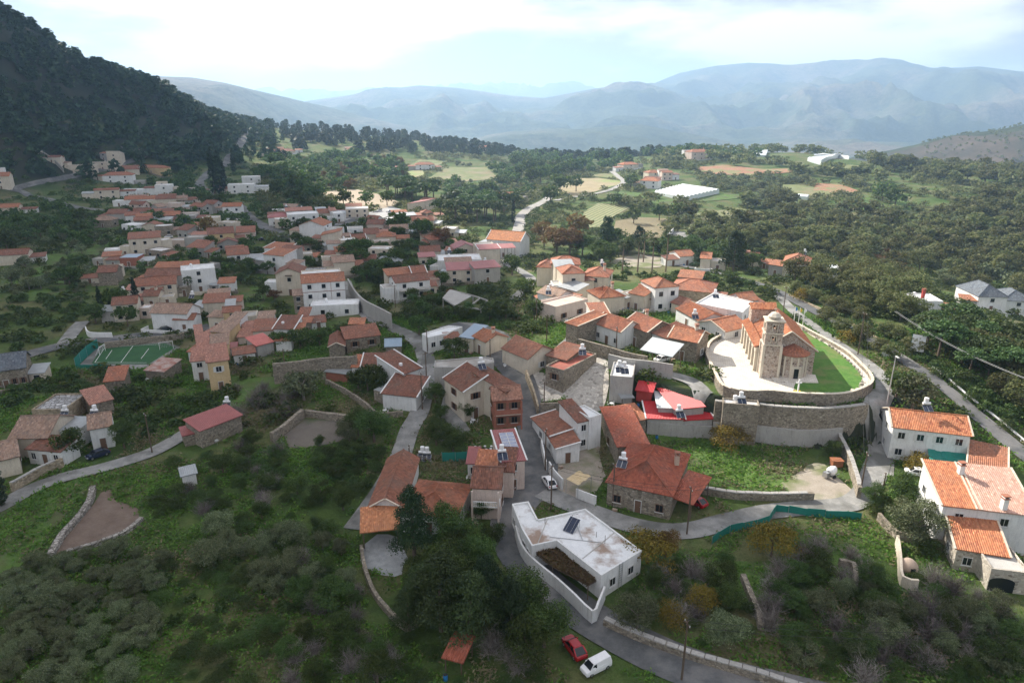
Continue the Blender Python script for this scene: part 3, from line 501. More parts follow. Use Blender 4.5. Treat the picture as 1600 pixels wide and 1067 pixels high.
ZONES = [
('broad',[(-35.42,84.39),(-21.76,81.5),(-12.47,67.14),(-14.04,58.43),(-25.25,58.37),(-33.43,73.49)],14,(2.5,5),'in the foreground scrub left of the conifers'),
('broad',[(-61.77,103.83),(-45.95,115.78),(-28.42,112.99),(-24.96,87.56),(-34.92,82.9),(-50.03,92.23)],20,(2.4,4.6),'on the bank below the left lane'),
('olive',[(38.04,84.01),(49.7,72.84),(63.82,69.37),(55.72,57.96),(30.31,58.84),(30.38,67.24)],16,(2.6,4.6),'in the scrub at the lower right'),
('broad',[(38.04,84.01),(49.7,72.84),(63.82,69.37),(55.72,57.96),(30.31,58.84),(30.38,67.24)],16,(2.4,4.6),'in the scrub at the lower right'),
('broad',[(-260.86,377.14),(-223.07,372.34),(-179.77,411.08),(-131.25,368.95),(-79.24,214.61),(-104.39,214.86),(-150.06,261.47),(-213.65,314.09)],60,(2.6,5.5),'between the houses of the left quarter'),
('broad',[(-141.95,412.33),(-83.45,371.44),(-32.87,350.07),(-9.04,234.78),(-35.66,230.82),(-83.24,240.23)],60,(2.6,6),'between the houses above the three-row house'),
('olive',[(-141.95,412.33),(-83.45,371.44),(-32.87,350.07),(-9.04,234.78),(-35.66,230.82),(-83.24,240.23)],14,(2.6,5),'between the houses above the three-row house'),
('oak',[(84.16,200.06),(87.29,178.81),(90.62,152.24),(88.63,135.67),(84.41,130.59),(82.04,141.43),(79.27,164.4)],18,(3,5.5),'along the road behind the church'),
('olive',[(-67.56,74.68),(-65.11,78.66),(-55.31,81.66),(-47.72,79.01),(-44.08,69.69),(-41.23,58.15),(-55.66,57.9)],62,(2.2,3.6),'in the dense grove at the lower left corner'),
('bare',[(-50.81,115.85),(-45.53,118.24),(-37.85,108.71),(-32.15,92.6),(-34.92,82.9),(-46.35,90.58),(-58.62,99.63),(-54.74,102.88)],12,(1.8,3.4),'on the bank below the left lane'),
('shrub',[(-62.86,103.81),(-50.81,115.85),(-37.2,106.48),(-26.89,87.57),(-33.96,80.04),(-44.98,87.29),(-56.93,92.05)],40,(1.2,2.6),'on the bank below the left lane'),
('bare',[(-35.42,84.39),(-21.76,81.5),(-12.47,67.14),(-14.04,58.43),(-25.25,58.37),(-33.43,73.49)],15,(1.8,3.6),'in the foreground scrub left of the conifers'),
('olive',[(-47.82,87.21),(-35.93,85.92),(-22.07,82.95),(-16.08,69.94),(-27.71,71.14),(-40.79,77.16)],16,(3,5),'in the foreground scrub left of the conifers'),
('shrub',[(-52.1,82.47),(-33.96,80.04),(-12.24,65.56),(4.38,61.58),(4.21,58.44),(-40.54,58.16)],90,(0.8,2.2),'across the foreground slope'),
('broad',[(-14.29,80.01),(-9.31,84.28),(-1.86,84.22),(4.01,69.82),(5.05,60.65),(-4.43,62.54),(-10.71,65.55)],34,(4.5,8.5),'in the thicket beside the front road'),
('bare',[(-1.67,73.39),(3.87,66.54),(3.57,59.75),(-2.92,61.59)],10,(2,4),'in the thicket beside the front road'),
('shrub',[(14.06,78.44),(31.55,81.04),(29.67,65.16),(22.59,64.26),(14.25,68.6)],30,(0.8,2),'in the garden behind the front wall'),
('bare',[(17.21,76.39),(26.31,78.27),(25.91,70.67),(20.06,66.35)],7,(2,3.4),'in the garden behind the front wall'),
('bare',[(38.04,84.01),(47.7,80.9),(49.7,72.84),(40.8,58.73),(30.31,58.84),(30.38,67.24)],17,(2,3.8),'in the grey thicket at the lower right'),
('bare',[(53.48,76.7),(59.67,72.89),(63.82,69.37),(55.72,57.96),(41.84,58.03)],14,(2,3.8),'in the scrub under the right-hand house'),
('shrub',[(34.64,79.55),(53.23,79.46),(62.24,67.15),(55.72,57.96),(32.13,58.12)],80,(0.8,2.2),'in the scrub under the right-hand house'),
('shrub',[(56.96,97.19),(64.67,93.31),(62.13,83.96),(57.61,80.92),(55.25,90.61)],16,(1.2,2.8),'beside the steps under the right-hand house'),
('olive',[(-216.71,284.96),(-219.61,314.12),(-192.65,329.91),(-159.47,284.34),(-137.47,221.76),(-132.01,180.69),(-128.86,161.05)],30,(2.6,4.6),'in the left meadow orchard'),
('shrub',[(-166.14,213.73),(-151.46,230.68),(-122.9,192.75),(-123.74,168.01),(-128.86,161.05)],45,(1,2.4),'in the left meadow orchard'),
('broad',[(-297.25,398.73),(-272.67,412.75),(-226.46,381.54),(-205.56,341.54),(-214.36,306.14),(-216.71,284.96)],34,(4,7),'under the hill road junction'),
('shrub',[(-117.86,145.39),(-106.22,152.82),(-92.32,155.69),(-75.2,130.77),(-83.47,131.1),(-98.85,138.44),(-105.64,128.17)],40,(1,2.4),'around the stone barns'),
('shrub',[(-79.64,127.77),(-66.26,138.43),(-55.87,129.54),(-62.69,120.78),(-70.26,116.0)],34,(0.8,1.8),'inside the bend of the lower lane'),
('bare',[(-62.5,139.72),(-50.09,141.24),(-43.53,128.45),(-46.78,118.27),(-55.04,123.82)],12,(2.4,4),'above the bare garden plot'),
('shrub',[(-36.7,108.71),(-28.89,115.26),(-22.8,114.93),(-24.48,94.35),(-29.99,100.12)],40,(1,2.6),'on the bank beside the stepped lane'),
('broad',[(-34.9,225.56),(-15.08,193.39),(-1.59,161.01),(-17.48,178.19),(-26.63,168.56)],16,(3,5),'in the gully beside the concrete skeleton'),
('shrub',[(-31.94,219.8),(-7.13,182.41),(10.07,171.08),(7.63,154.08),(-13.9,177.12)],40,(1,2.6),'in the gully beside the concrete skeleton'),
('broad',[(-76.08,309.24),(-58.25,325.0),(-37.75,263.07),(-35.66,230.82),(-47.02,231.91),(-57.75,250.78)],18,(4,7),'in the gardens behind the three-row house'),
('broad',[(-125.26,261.9),(-109.19,287.17),(-92.94,262.61),(-89.35,231.35),(-111.44,241.2)],12,(3,6),'in the terraced gardens on the left'),
('broad',[(-203.17,381.34),(-175.05,399.68),(-142.22,401.62),(-124.87,331.43),(-171.86,338.41)],26,(3,6),'between the upper houses'),
('broad',[(-298.52,575.59),(-287.39,628.98),(-206.85,475.87),(-153.4,412.15),(-167.78,400.11),(-262.12,516.86)],40,(4,8),'on the slope under the saddle road'),
('pine',[(-342.91,1035.29),(-211.8,982.64),(-84.09,932.52),(12.29,903.2),(22.76,834.7),(-70.92,781.55),(-177.81,819.87),(-280.31,864.2)],150,(8,14),'on the ridge beyond the fields'),
('broad',[(-261.08,756.3),(-171.04,786.83),(-100.67,690.13),(-89.22,608.36),(-128.18,581.83),(-122.87,412.66),(-153.53,423.74),(-220.96,602.68)],120,(6,10),'in the wood behind the car park'),
('autumn',[(-223.51,745.56),(-126.15,772.63),(-89.22,608.36),(-133.12,515.6)],30,(4,7),'in the wood behind the car park'),
('stone_pine',[(-104.51,470.55),(-95.34,516.99),(-54.32,489.76),(-54.1,431.36),(-87.23,447.77)],16,(9,12),'in the round clump above the car park'),
('stone_pine',[(-47.68,399.4),(-39.73,427.68),(-3.84,412.91),(-5.2,370.15),(-34.28,365.94)],12,(9,12),'in the round row above the village'),
('broad',[(-66.14,658.36),(0.0,720.58),(14.44,521.95),(0.0,412.87),(-44.72,483.52)],50,(4,9),'around the central fields'),
('broad',[(0.0,883.38),(125.05,860.82),(115.46,684.2),(58.02,633.81),(31.64,574.39),(0.0,522.3)],70,(7,12),'above the straw field'),
('olive',[(-67.35,740.25),(20.31,742.62),(24.04,521.38),(-4.45,481.62),(-47.92,519.69)],40,(3,6),'around the central fields'),
('oak',[(98.18,405.21),(174.24,469.86),(203.11,435.93),(246.47,412.01),(374.6,507.82),(191.43,246.27),(152.35,255.29),(115.59,251.37),(102.55,283.88),(79.44,323.92)],280,(5,9),'in the wooded valley on the right'),
('olive',[(98.18,405.21),(180.18,486.76),(203.11,435.93),(246.47,412.01),(374.6,507.82),(191.43,246.27),(152.35,255.29),(115.59,251.37),(102.55,283.88),(79.44,323.92)],110,(4,7),'in the wooded valley on the right'),
('autumn',[(142.42,287.66),(169.61,296.46),(152.35,255.29),(127.91,251.52)],22,(3,5),'in the orange patch of the valley'),
('stone_pine',[(95.47,156.98),(109.01,157.48),(112.12,140.78),(104.49,129.5),(95.17,130.65),(90.27,143.49)],20,(7,9.5),'beside the slate-roofed house'),
('oak',[(95.99,250.87),(141.57,236.49),(107.25,170.84),(93.97,164.64),(91.45,215.94)],50,(5,9),'below the church road'),
('oak',[(101.34,149.98),(114.23,142.76),(96.6,116.41),(97.28,129.73)],34,(5,8),'on the right edge below the church'),
('shrub',[(79.69,181.68),(90.03,156.98),(87.31,130.98),(94.28,112.85),(100.27,122.06),(90.54,141.45),(88.39,170.01)],50,(1.2,3),'along the church road'),
('broad',[(35.93,291.18),(98.1,286.85),(86.86,238.6),(64.79,261.15),(53.36,280.48),(34.5,258.05)],44,(4,8),'in the palm garden'),
('shrub',[(18.85,245.94),(44.02,229.38),(70.34,214.94),(69.51,188.26),(57.18,204.21),(21.41,222.46)],30,(1,2.5),'in the palm garden'),
('broad',[(154.9,853.84),(220.99,813.76),(253.56,735.83),(239.03,692.02),(169.97,719.61)],30,(6,11),'around the knoll villa'),
('oak',[(388.34,784.15),(424.43,716.02),(787.26,1080.7),(389.57,528.91),(340.49,570.66),(325.9,655.92)],120,(7,12),'on the far right ridge'),
('olive',[(162.48,612.17),(261.75,570.8),(290.51,508.17),(211.55,521.42),(143.13,517.41)],90,(2.5,5),'on the orchard terraces'),
('olive',[(-153.4,412.15),(-134.28,438.66),(-106.25,378.9),(-127.71,368.72)],12,(3,5),'above the main street'),
]
POLES = [
(18.83,59.43,8),
(25.95,86.54,8),
(15.99,94.22,7.5),
(6.13,92.79,8),
(5.78,104.78,8),
(22.87,141.25,7),
(8.12,151.56,7),
(6.19,165.43,7),
(56.75,97.19,8),
(60.7,97.76,4),
(70.25,169.71,9),
(77.34,143.43,10),
(-18.07,125.68,8),
(-18.09,134.03,8),
(-19.78,150.17,6),
(-65.75,111.34,8),
(-51.69,144.97,7),
(-35.7,201.22,7),
(39.96,188.63,7),
(24.48,179.12,7),
(16.07,239.18,7),
(10.43,241.51,6),
(6.35,123.72,6),
(-4.8,140.58,6),
(-17.71,105.05,5),
]
WIRES = [
((70.25,169.71,8.8),(77.34,143.43,9.8)),
((77.34,143.43,9.6),(56.75,97.19,7.8)),
((25.95,86.54,7.8),(56.75,97.19,7.8)),
((6.13,92.79,7.8),(25.95,86.54,7.8)),
((5.78,104.78,7.8),(6.13,92.79,7.8)),
((22.87,141.25,6.9),(8.12,151.56,6.9)),
((6.19,165.43,6.9),(8.12,151.56,6.9)),
((-18.07,125.68,7.8),(-18.09,134.03,7.8)),
((18.83,59.43,7.8),(48.51,57.56,7.8)),
((24.48,179.12,6.8),(16.07,239.18,6.8)),
((39.96,188.63,6.8),(24.48,179.12,6.8)),
]
CARS = [
('car','red hatchback parked on the front road verge','red',7.26,63.67,-65.0),
('van','white panel van parked behind the red hatchback','white',9.49,60.98,31.0),
('car','white hatchback parked in the village street','white',6.2,100.04,-72.0),
('car','dark blue saloon parked on the lower lane','navy',-74.72,109.85,49.0),
('car','dark green car parked outside the white double house','dgreen',-97.88,182.7,39.0),
('car','red car behind the tiled carport of the stone house','red',29.41,94.85,-54.0),
('car','white car beside the right-hand house','white',69.76,103.79,-22.0),
('car','white car standing alone in the car park','white',-80.74,417.06,42.0),
('car','silver car next to the white one in the car park','silver',-74.19,415.05,32.0),
('car','dark car parked across the middle of the car park','navy',-83.11,378.13,8.0),
('car','small red car by the tall white gable','red',-99.41,375.59,57.0),
('car','white hatchback under the trees below the brown roofs','white',-56.9,295.4,75.0),
('car','white car in the garden beside the grey flat house','white',-164.74,326.12,27.0),
('van','white pickup beside the dark pink metal roof','white',-2.59,271.68,77.0),
('car','silver car under the cream house with hipped roofs','silver',13.42,228.69,-24.0),
('car','silver car below the timber veranda','silver',23.98,197.97,5.0),
('car','dark car on the main street by the white terrace','navy',-118.68,321.68,58.0),
('car','white car among junk under the tin carport','white',32.51,138.71,30.0),
]
HEAT = [
('on the concrete house roof terrace',22.43,126.54,9.86,0),
('second one on the concrete roof terrace',21.47,126.94,9.98,0),
('on the bright red metal roof',31.83,117.9,4.41,10),
('on the orange-tiled stone house',17.68,97.17,5.49,-25),
('on the pink balcony house',-1.55,97.79,6.53,10),
('at the long red-roofed house beside the lane',-16.09,109.05,0.25,0),
('next to the other at the long red-roofed house',-15.25,108.81,0.25,0),
('on the stone utility building under the church',42.8,116.6,7.66,0),
('on the flat white house behind the church',53.72,174.12,12.25,0),
('on the timber-veranda house',28.59,210.75,12.41,30),
('on the long white house with orange roof',74.35,111.73,8.58,0),
('on the long barn by the lower lane',-57.99,126.79,2.22,0),
('on the white gabled house by the lower lane',-80.08,119.03,3.88,0),
('on the ochre ruin',-88.19,122.45,2.27,0),
('near the white double house',-100.79,207.79,3.01,0),
('under the cypresses on the left',-125.1,212.55,3.2,0),
('beside the brown-roofed cottage',11.06,190.55,9.65,0),
('on the white house left of the church',44.31,158.08,11.52,0),
('on the red-roofed flat wing',14.95,136.17,10.28,0),
('on the brown wedge roof house',-23.7,135.19,6.29,0),
('on the dark split-roof house',-5.95,125.93,11.06,20),
('on the white house by the palms',70.67,280.35,3.73,0),
('on the valley-edge orange house',113.61,261.11,5.59,0),
('on the small gable by the salmon roof',-61.04,172.99,3.73,0),
('on the bent pink metal roof',-9.78,244.09,5.83,0),
('on the white cluttered roof',-25.29,271.91,4.12,0),
('on the red porch house',-129.83,395.88,4.71,0),
('on the white two-storey flat house',-117.31,383.46,5.39,0),
('by the pale pink block',10.15,183.97,10.65,0),
]
BOUND = [
(-361.49,739.85),
(-324.75,766.23),
(-250.65,704.97),
(-164.23,558.26),
(-100.51,415.48),
(-66.18,372.09),
(-37.27,329.57),
(-15.51,297.46),
(0.0,252.33),
(7.92,204.49),
(8.74,171.32),
(7.78,141.43),
(9.47,129.39),
(11.29,121.76),
(18.49,118.89),
(25.41,115.88),
(29.17,105.79),
(36.66,97.39),
(44.07,89.79),
(50.75,86.35),
(52.34,79.46),
(53.37,73.47),
(60.07,73.5),
(63.82,69.37),
(67.53,64.03),
]
CHURCH = {
'z': 8.4,
'ring': [(56.94,158.96),(46.92,149.94),(43.05,141.79),(41.95,135.82),(41.11,128.3),(40.93,121.49),(44.91,119.16),(48.65,119.45),(54.02,118.03),(61.34,117.75),(66.26,120.03),(70.32,123.59),(72.11,127.65),(73.0,133.0),(73.72,141.02),(72.93,148.24),(71.69,155.24),(70.66,161.37),(68.78,165.88),(64.62,167.96)],
'lawn': [(68.61,156.16),(70.8,158.02),(71.23,153.43),(72.2,146.58),(72.14,138.75),(71.19,130.28),(69.31,125.12),(66.5,121.49),(61.98,119.16),(56.56,118.71),(53.9,119.16),(55.88,124.5),(60.26,127.65),(63.69,136.54),(66.8,147.41)],
'fl': (50.31,127.53),
'fr': (61.05,130.14),
'bl': (53.98,148.92),
}
SP = {
'green': [[(102.12,497.09),(134.13,544.91),(151.99,509.35),(116.4,464.82)],[(325.2,761.11),(346.38,785.71),(350.77,733.99),(355.1,763.76)],[(289.52,690.64),(299.85,700.54),(356.74,765.8),(293.3,668.05)],[(243.82,733.71),(259.01,774.01),(292.55,808.9),(259.78,722.44)],[(198.73,493.87),(202.84,499.82),(211.63,493.14),(206.74,484.44)]],
'sail': [(8.84,97.91),(11.06,100.53),(13.03,98.79),(10.59,95.99)],
'skel': [(-20.0,191.1),(-18.7,200.34),(-11.46,193.9),(-6.99,188.63),(-8.45,179.57),(-15.81,182.93)],
'teal': [(73.95,108.71),(79.23,106.66),(77.41,101.95),(71.06,102.99)],
'net1': [(28.98,84.12),(32.46,86.99),(39.01,89.31),(41.36,92.52),(45.7,91.38),(53.6,90.27)],
'net2': [(-106.41,155.42),(-108.21,163.29),(-108.52,168.93)],
'net3': [(-106.23,155.12),(-99.45,154.99),(-94.15,153.93)],
'vine': [(2.73,79.76),(6.22,80.94),(11.44,73.74),(9.72,72.34),(5.38,76.1)],
'flood': (71.57,119.42),
'cross': (51.75,113.89),
'goal1': [(-105.17,163.37),(-105.51,166.94)],
'goal2': [(-91.4,168.59),(-90.04,169.29)],
'rail': [(88.72,134.63),(90.22,124.48),(92.67,117.17),(94.34,109.42)],
'net4': [(-12.45,107.94),(-10.06,107.88),(-7.77,108.11)],
'cable': [(86.46,147.75,9),(100.5,114.95,9)],
'heap': (54.92,105.68),
'oven': (54.21,78.34),
'skip': (57.52,107.47),
'machine': (54.83,103.46),
'conc2': [(38.38,118.02),(46.23,116.49),(54.03,114.69),(61.76,115.42),(65.04,116.31),(66.69,116.79)],
'conc': [(38.38,118.02),(46.23,116.49),(54.03,114.69),(61.76,115.42)],
'flags': [(69.24,160.18),(69.94,159.15),(70.84,158.65)],
'panel': (89.13,141.45),
'infill': [(-242.53,400.4),(-184.99,423.65),(-122.87,412.66),(-33.71,359.61),(0.0,259.67),(-9.04,234.78),(-38.77,252.53),(-60.18,240.47),(-77.15,214.59),(-92.97,207.35),(-118.76,214.43),(-160.92,284.5)],
'tarp': (-25.81,144.25),
'pot': (-55.28,102.86),
}

HAZE_D = 1.8e-4
rng = random.Random(7); nr = np.random.default_rng(11)
# ------------------------------------------------------------------ materials
MATS = {}
def _nodes(name):
    m = bpy.data.materials.new(name); m.use_nodes = True; t = m.node_tree
    return m, t, t.nodes['Principled BSDF']
def _n(t, ty, **kw):
    n = t.nodes.new(ty)
    for k, v in kw.items():
        if k in n.inputs.keys(): n.inputs[k].default_value = v
        else: setattr(n, k, v)
    return n
def _pos(t, scale=(1, 1, 1)):
    g = _n(t, 'ShaderNodeNewGeometry'); m = _n(t, 'ShaderNodeMapping'); m.inputs['Scale'].default_value = scale
    t.links.new(g.outputs['Position'], m.inputs['Vector']); return m.outputs[0]
def _noise(t, vec, sc, det=5, ro=.6):
    n = _n(t, 'ShaderNodeTexNoise', Scale=sc, Detail=det, Roughness=ro); t.links.new(vec, n.inputs['Vector']); return n.outputs['Fac']
def _ramp(t, fac, stops):
    r = _n(t, 'ShaderNodeValToRGB'); e = r.color_ramp.elements
    while len(e) < len(stops): e.new(.5)
    for k, (p, c) in enumerate(stops):
        e[k].position = p; e[k].color = tuple(c)+(1,) if len(c) == 3 else c
    t.links.new(fac, r.inputs['Fac']); return r.outputs['Color']
def _mix(t, f, a, b, mode='MIX'):
    m = _n(t, 'ShaderNodeMix', data_type='RGBA', blend_type=mode)
    for key, v in (('Factor', f), ('A', a), ('B', b)):
        if hasattr(v, 'is_linked') or hasattr(v, 'links'): t.links.new(v, m.inputs[key])
        elif key == 'Factor': m.inputs[key].default_value = v
        else: m.inputs[key].default_value = tuple(v)+(1,)
    return m.outputs['Result']
def _bump(t, p, h, s, d=.05):
    b = _n(t, 'ShaderNodeBump', Strength=s, Distance=d); t.links.new(h, b.inputs['Height']); t.links.new(b.outputs[0], p.inputs['Normal'])
def _mul(c, f): return tuple(min(1, x*f) for x in c)
def patchy(name, c, c2, sc, rough=.85, bump=.3, bs=None, bd=.05, streak=0, spec=.3, third=None):
    m, t, p = _nodes(name); v = _pos(t)
    f = _noise(t, v, sc, 6, .65)
    cc = _ramp(t, f, [(.3, c), (.68, c2)])
    if third:
        f3 = _noise(t, v, sc*.23, 4, .6); cc = _mix(t, _ramp(t, f3, [(.48, (0, 0, 0)), (.6, (1, 1, 1))]), cc, third)
    if streak:
        vv = _pos(t, (1, 1, .12)); s = _noise(t, vv, 2.6, 5, .7)
        cc = _mix(t, _ramp(t, s, [(.5, (0, 0, 0)), (.78, (streak,)*3)]), cc, _mul(c, .42))
    f2 = _noise(t, v, bs or sc*6, 4, .7)
    cc = _mix(t, .25, cc, _ramp(t, f2, [(.3, (.35,)*3), (.7, (.9,)*3)]), 'OVERLAY')
    t.links.new(cc, p.inputs['Base Color']); p.inputs['Roughness'].default_value = rough; p.inputs['Specular IOR Level'].default_value = spec
    if bump: _bump(t, p, f2, bump, bd)
    MATS[name] = m; return m
def plaster(name, c): return patchy(name, _mul(c, .82), c, .35, .9, .15, 5, .02, streak=.55, spec=.2)
def stone(name, c1, c2, mortar, sc=2.6):
    m, t, p = _nodes(name); v = _pos(t, (1, 1, 1.35))
    nn = _n(t, 'ShaderNodeTexNoise', Scale=1.6, Detail=2); t.links.new(v, nn.inputs['Vector'])
    vv = _mix(t, .12, v, nn.outputs['Color'], 'ADD')
    a = _n(t, 'ShaderNodeTexVoronoi', Scale=sc); t.links.new(vv, a.inputs['Vector'])
    e = _n(t, 'ShaderNodeTexVoronoi', Scale=sc, feature='DISTANCE_TO_EDGE'); t.links.new(vv, e.inputs['Vector'])
    sp = _n(t, 'ShaderNodeSeparateColor'); t.links.new(a.outputs['Color'], sp.inputs[0])
    cc = _ramp(t, sp.outputs[0], [(0, c1), (.45, c2), (.75, _mul(c1, .55)), (1, _mul(c2, 1.25))])
    big = _noise(t, v, .25, 5, .65); cc = _mix(t, _ramp(t, big, [(.45, (0, 0, 0)), (.7, (.5,)*3)]), cc, _mul(c1, .4))
    ed = _ramp(t, e.outputs['Distance'], [(.02, (0, 0, 0)), (.1, (1, 1, 1))])
    cc = _mix(t, ed, mortar, cc); t.links.new(cc, p.inputs['Base Color']); p.inputs['Roughness'].default_value = .95; p.inputs['Specular IOR Level'].default_value = .15
    _bump(t, p, ed, .8, .06); MATS[name] = m
def tile(name, c1, c2, c3, tw=.28, tl=.42, moss=.5, rough=.85):
    m, t, p = _nodes(name); uv = _n(t, 'ShaderNodeUVMap')
    s = _n(t, 'ShaderNodeVectorMath', operation='DIVIDE'); t.links.new(uv.outputs[0], s.inputs[0]); s.inputs[1].default_value = (tw, tl, 1)
    fl = _n(t, 'ShaderNodeVectorMath', operation='FLOOR'); t.links.new(s.outputs[0], fl.inputs[0])
    wn = _n(t, 'ShaderNodeTexWhiteNoise', noise_dimensions='3D'); t.links.new(fl.outputs[0], wn.inputs['Vector'])
    cc = _ramp(t, wn.outputs['Value'], [(0, c1), (.5, c2), (.82, c3), (1, _mul(c2, 1.35))])
    v = _pos(t); big = _noise(t, v, .4, 6, .7)
    cc = _mix(t, _ramp(t, big, [(.46, (0, 0, 0)), (.72, (moss,)*3)]), cc, (.16, .135, .11))
    vv = _noise(t, v, 1.3, 4, .6); cc = _mix(t, .35, cc, _ramp(t, vv, [(.3, (.3,)*3), (.7, (.8,)*3)]), 'OVERLAY')
    fr = _n(t, 'ShaderNodeVectorMath', operation='FRACTION'); t.links.new(s.outputs[0], fr.inputs[0])
    sx = _n(t, 'ShaderNodeSeparateXYZ'); t.links.new(fr.outputs[0], sx.inputs[0])
    wv = _n(t, 'ShaderNodeMath', operation='PINGPONG'); t.links.new(sx.outputs[0], wv.inputs[0]); wv.inputs[1].default_value = .5
    ad = _n(t, 'ShaderNodeMath', operation='MULTIPLY_ADD'); t.links.new(sx.outputs[1], ad.inputs[0]); ad.inputs[1].default_value = -.35; t.links.new(wv.outputs[0], ad.inputs[2])
    t.links.new(cc, p.inputs['Base Color']); p.inputs['Roughness'].default_value = rough; p.inputs['Specular IOR Level'].default_value = .25
    _bump(t, p, ad.outputs[0], .7, .08); MATS[name] = m
def sheet(name, c, c2, rough=.5, metal=.0, pitch=.22):
    m, t, p = _nodes(name); uv = _n(t, 'ShaderNodeUVMap'); v = _pos(t)
    f = _noise(t, v, .7, 6, .7); cc = _ramp(t, f, [(.35, c), (.7, c2)])
    w_ = _n(t, 'ShaderNodeTexWave', Scale=1/pitch*.5, bands_direction='X'); t.links.new(uv.outputs[0], w_.inputs['Vector'])
    t.links.new(cc, p.inputs['Base Color']); p.inputs['Roughness'].default_value = rough; p.inputs['Metallic'].default_value = metal
    _bump(t, p, w_.outputs['Fac'], .5, .04); MATS[name] = m
def plain(name, c, rough=.6, metal=0, spec=.5):
    m, t, p = _nodes(name); v = _pos(t); f = _noise(t, v, 3.0, 4, .6)
    cc = _mix(t, f, _mul(c, .85), _mul(c, 1.1)); t.links.new(cc, p.inputs['Base Color'])
    p.inputs['Roughness'].default_value = rough; p.inputs['Metallic'].default_value = metal; p.inputs['Specular IOR Level'].default_value = spec; MATS[name] = m
def leafm(name, c1, c2, c3, trans=.3):
    m, t, p = _nodes(name); g = _n(t, 'ShaderNodeNewGeometry'); o = _n(t, 'ShaderNodeObjectInfo')
    cc = _ramp(t, g.outputs['Random Per Island'], [(0, c1), (.55, c2), (1, c3)])
    v = _pos(t); f = _noise(t, v, .22, 3, .6); cc = _mix(t, .45, cc, _ramp(t, f, [(.35, (.28,)*3), (.65, (.72,)*3)]), 'OVERLAY')
    hs = _n(t, 'ShaderNodeHueSaturation'); mr = _n(t, 'ShaderNodeMapRange'); mr.inputs['To Min'].default_value = .72; mr.inputs['To Max'].default_value = 1.3
    t.links.new(o.outputs['Random'], mr.inputs[0]); t.links.new(mr.outputs[0], hs.inputs['Value'])
    m2 = _n(t, 'ShaderNodeMapRange'); m2.inputs['To Min'].default_value = .475; m2.inputs['To Max'].default_value = .515; t.links.new(o.outputs['Random'], m2.inputs[0]); t.links.new(m2.outputs[0], hs.inputs['Hue'])
    t.links.new(cc, hs.inputs['Color'])
    t.links.new(hs.outputs[0], p.inputs['Base Color']); p.inputs['Roughness'].default_value = .65; p.inputs['Specular IOR Level'].default_value = .25
    tr = _n(t, 'ShaderNodeBsdfTranslucent'); t.links.new(hs.outputs[0], tr.inputs[0])
    ms = _n(t, 'ShaderNodeMixShader'); ms.inputs[0].default_value = trans
    t.links.new(p.outputs[0], ms.inputs[1]); t.links.new(tr.outputs[0], ms.inputs[2])
    t.links.new(ms.outputs[0], t.nodes['Material Output'].inputs['Surface']); MATS[name] = m
def paving():
    m, t, p = _nodes('plazam'); v = _pos(t); f = _noise(t, v, .5, 6, .7)
    b = _n(t, 'ShaderNodeTexBrick', Scale=1.0); b.inputs['Mortar Size'].default_value = .03; b.inputs['Brick Width'].default_value = .9; b.inputs['Row Height'].default_value = .6; b.offset = .5
    b.inputs['Color1'].default_value = (.62, .57, .49, 1); b.inputs['Color2'].default_value = (.72, .68, .6, 1); b.inputs['Mortar'].default_value = (.38, .34, .29, 1)
    mp_ = _n(t, 'ShaderNodeMapping'); mp_.inputs['Rotation'].default_value = (0, 0, .25); t.links.new(v, mp_.inputs['Vector']); t.links.new(mp_.outputs[0], b.inputs['Vector'])
    cc = _mix(t, _ramp(t, f, [(.45, (0, 0, 0)), (.7, (.5,)*3)]), b.outputs['Color'], (.40, .36, .31)); t.links.new(cc, p.inputs['Base Color']); p.inputs['Roughness'].default_value = .9; MATS['plazam'] = m
for nm, c in dict(white=(.78, .78, .76), cream=(.66, .58, .47), pink=(.66, .53, .46), yellow=(.62, .46, .26), grey=(.40, .385, .36), redw=(.36, .06, .05), metalw=(.42, .44, .44)).items(): plaster(nm, c)
stone('stone', (.30, .25, .19), (.40, .35, .28), (.20, .18, .15)); stone('stonel', (.48, .42, .34), (.58, .53, .45), (.50, .46, .40), 2.2)
stone('ochre', (.42, .33, .22), (.50, .42, .31), (.30, .26, .2), 2.2); stone('churchstone', (.40, .29, .23), (.52, .42, .34), (.60, .54, .47), 2.0)
stone('rubb', (.30, .28, .25), (.42, .39, .35), (.10, .09, .07), 1.6); stone('rubble', (.36, .36, .36), (.5, .5, .5), (.14, .13, .12), 1.2)
stone('cobble', (.46, .43, .38), (.56, .53, .48), (.40, .37, .33), 1.6)
patchy('brick', (.26, .10, .07), (.36, .15, .10), 1.2, .9, .3, 14)
tile('terr', (.38, .145, .075), (.47, .20, .11), (.30, .115, .07), moss=.55); tile('terr2', (.31, .12, .07), (.39, .16, .095), (.24, .10, .07), moss=.55)
tile('terrl', (.41, .15, .07), (.50, .215, .11), (.31, .10, .055), moss=.35); tile('terrd', (.29, .085, .052), (.36, .115, .07), (.23, .075, .05), moss=.4); tile('brown', (.17, .075, .05), (.24, .11, .075), (.13, .065, .05), moss=.6)
tile('brownt', (.26, .13, .09), (.38, .2, .14), (.2, .11, .08)); tile('greyt', (.27, .17, .12), (.36, .25, .19), (.22, .15, .12), moss=.7)
tile('redt', (.31, .125, .07), (.38, .165, .095), (.24, .105, .065), moss=.55); tile('redb', (.235, .10, .065), (.29, .13, .085), (.185, .085, .06), moss=.6)
tile('redf', (.34, .10, .07), (.40, .13, .09), (.3, .09, .07), moss=.4); tile('pinkr', (.34, .165, .12), (.40, .205, .155), (.27, .135, .10)); tile('pinkt', (.48, .29, .22), (.55, .35, .28), (.42, .24, .18), moss=.2)
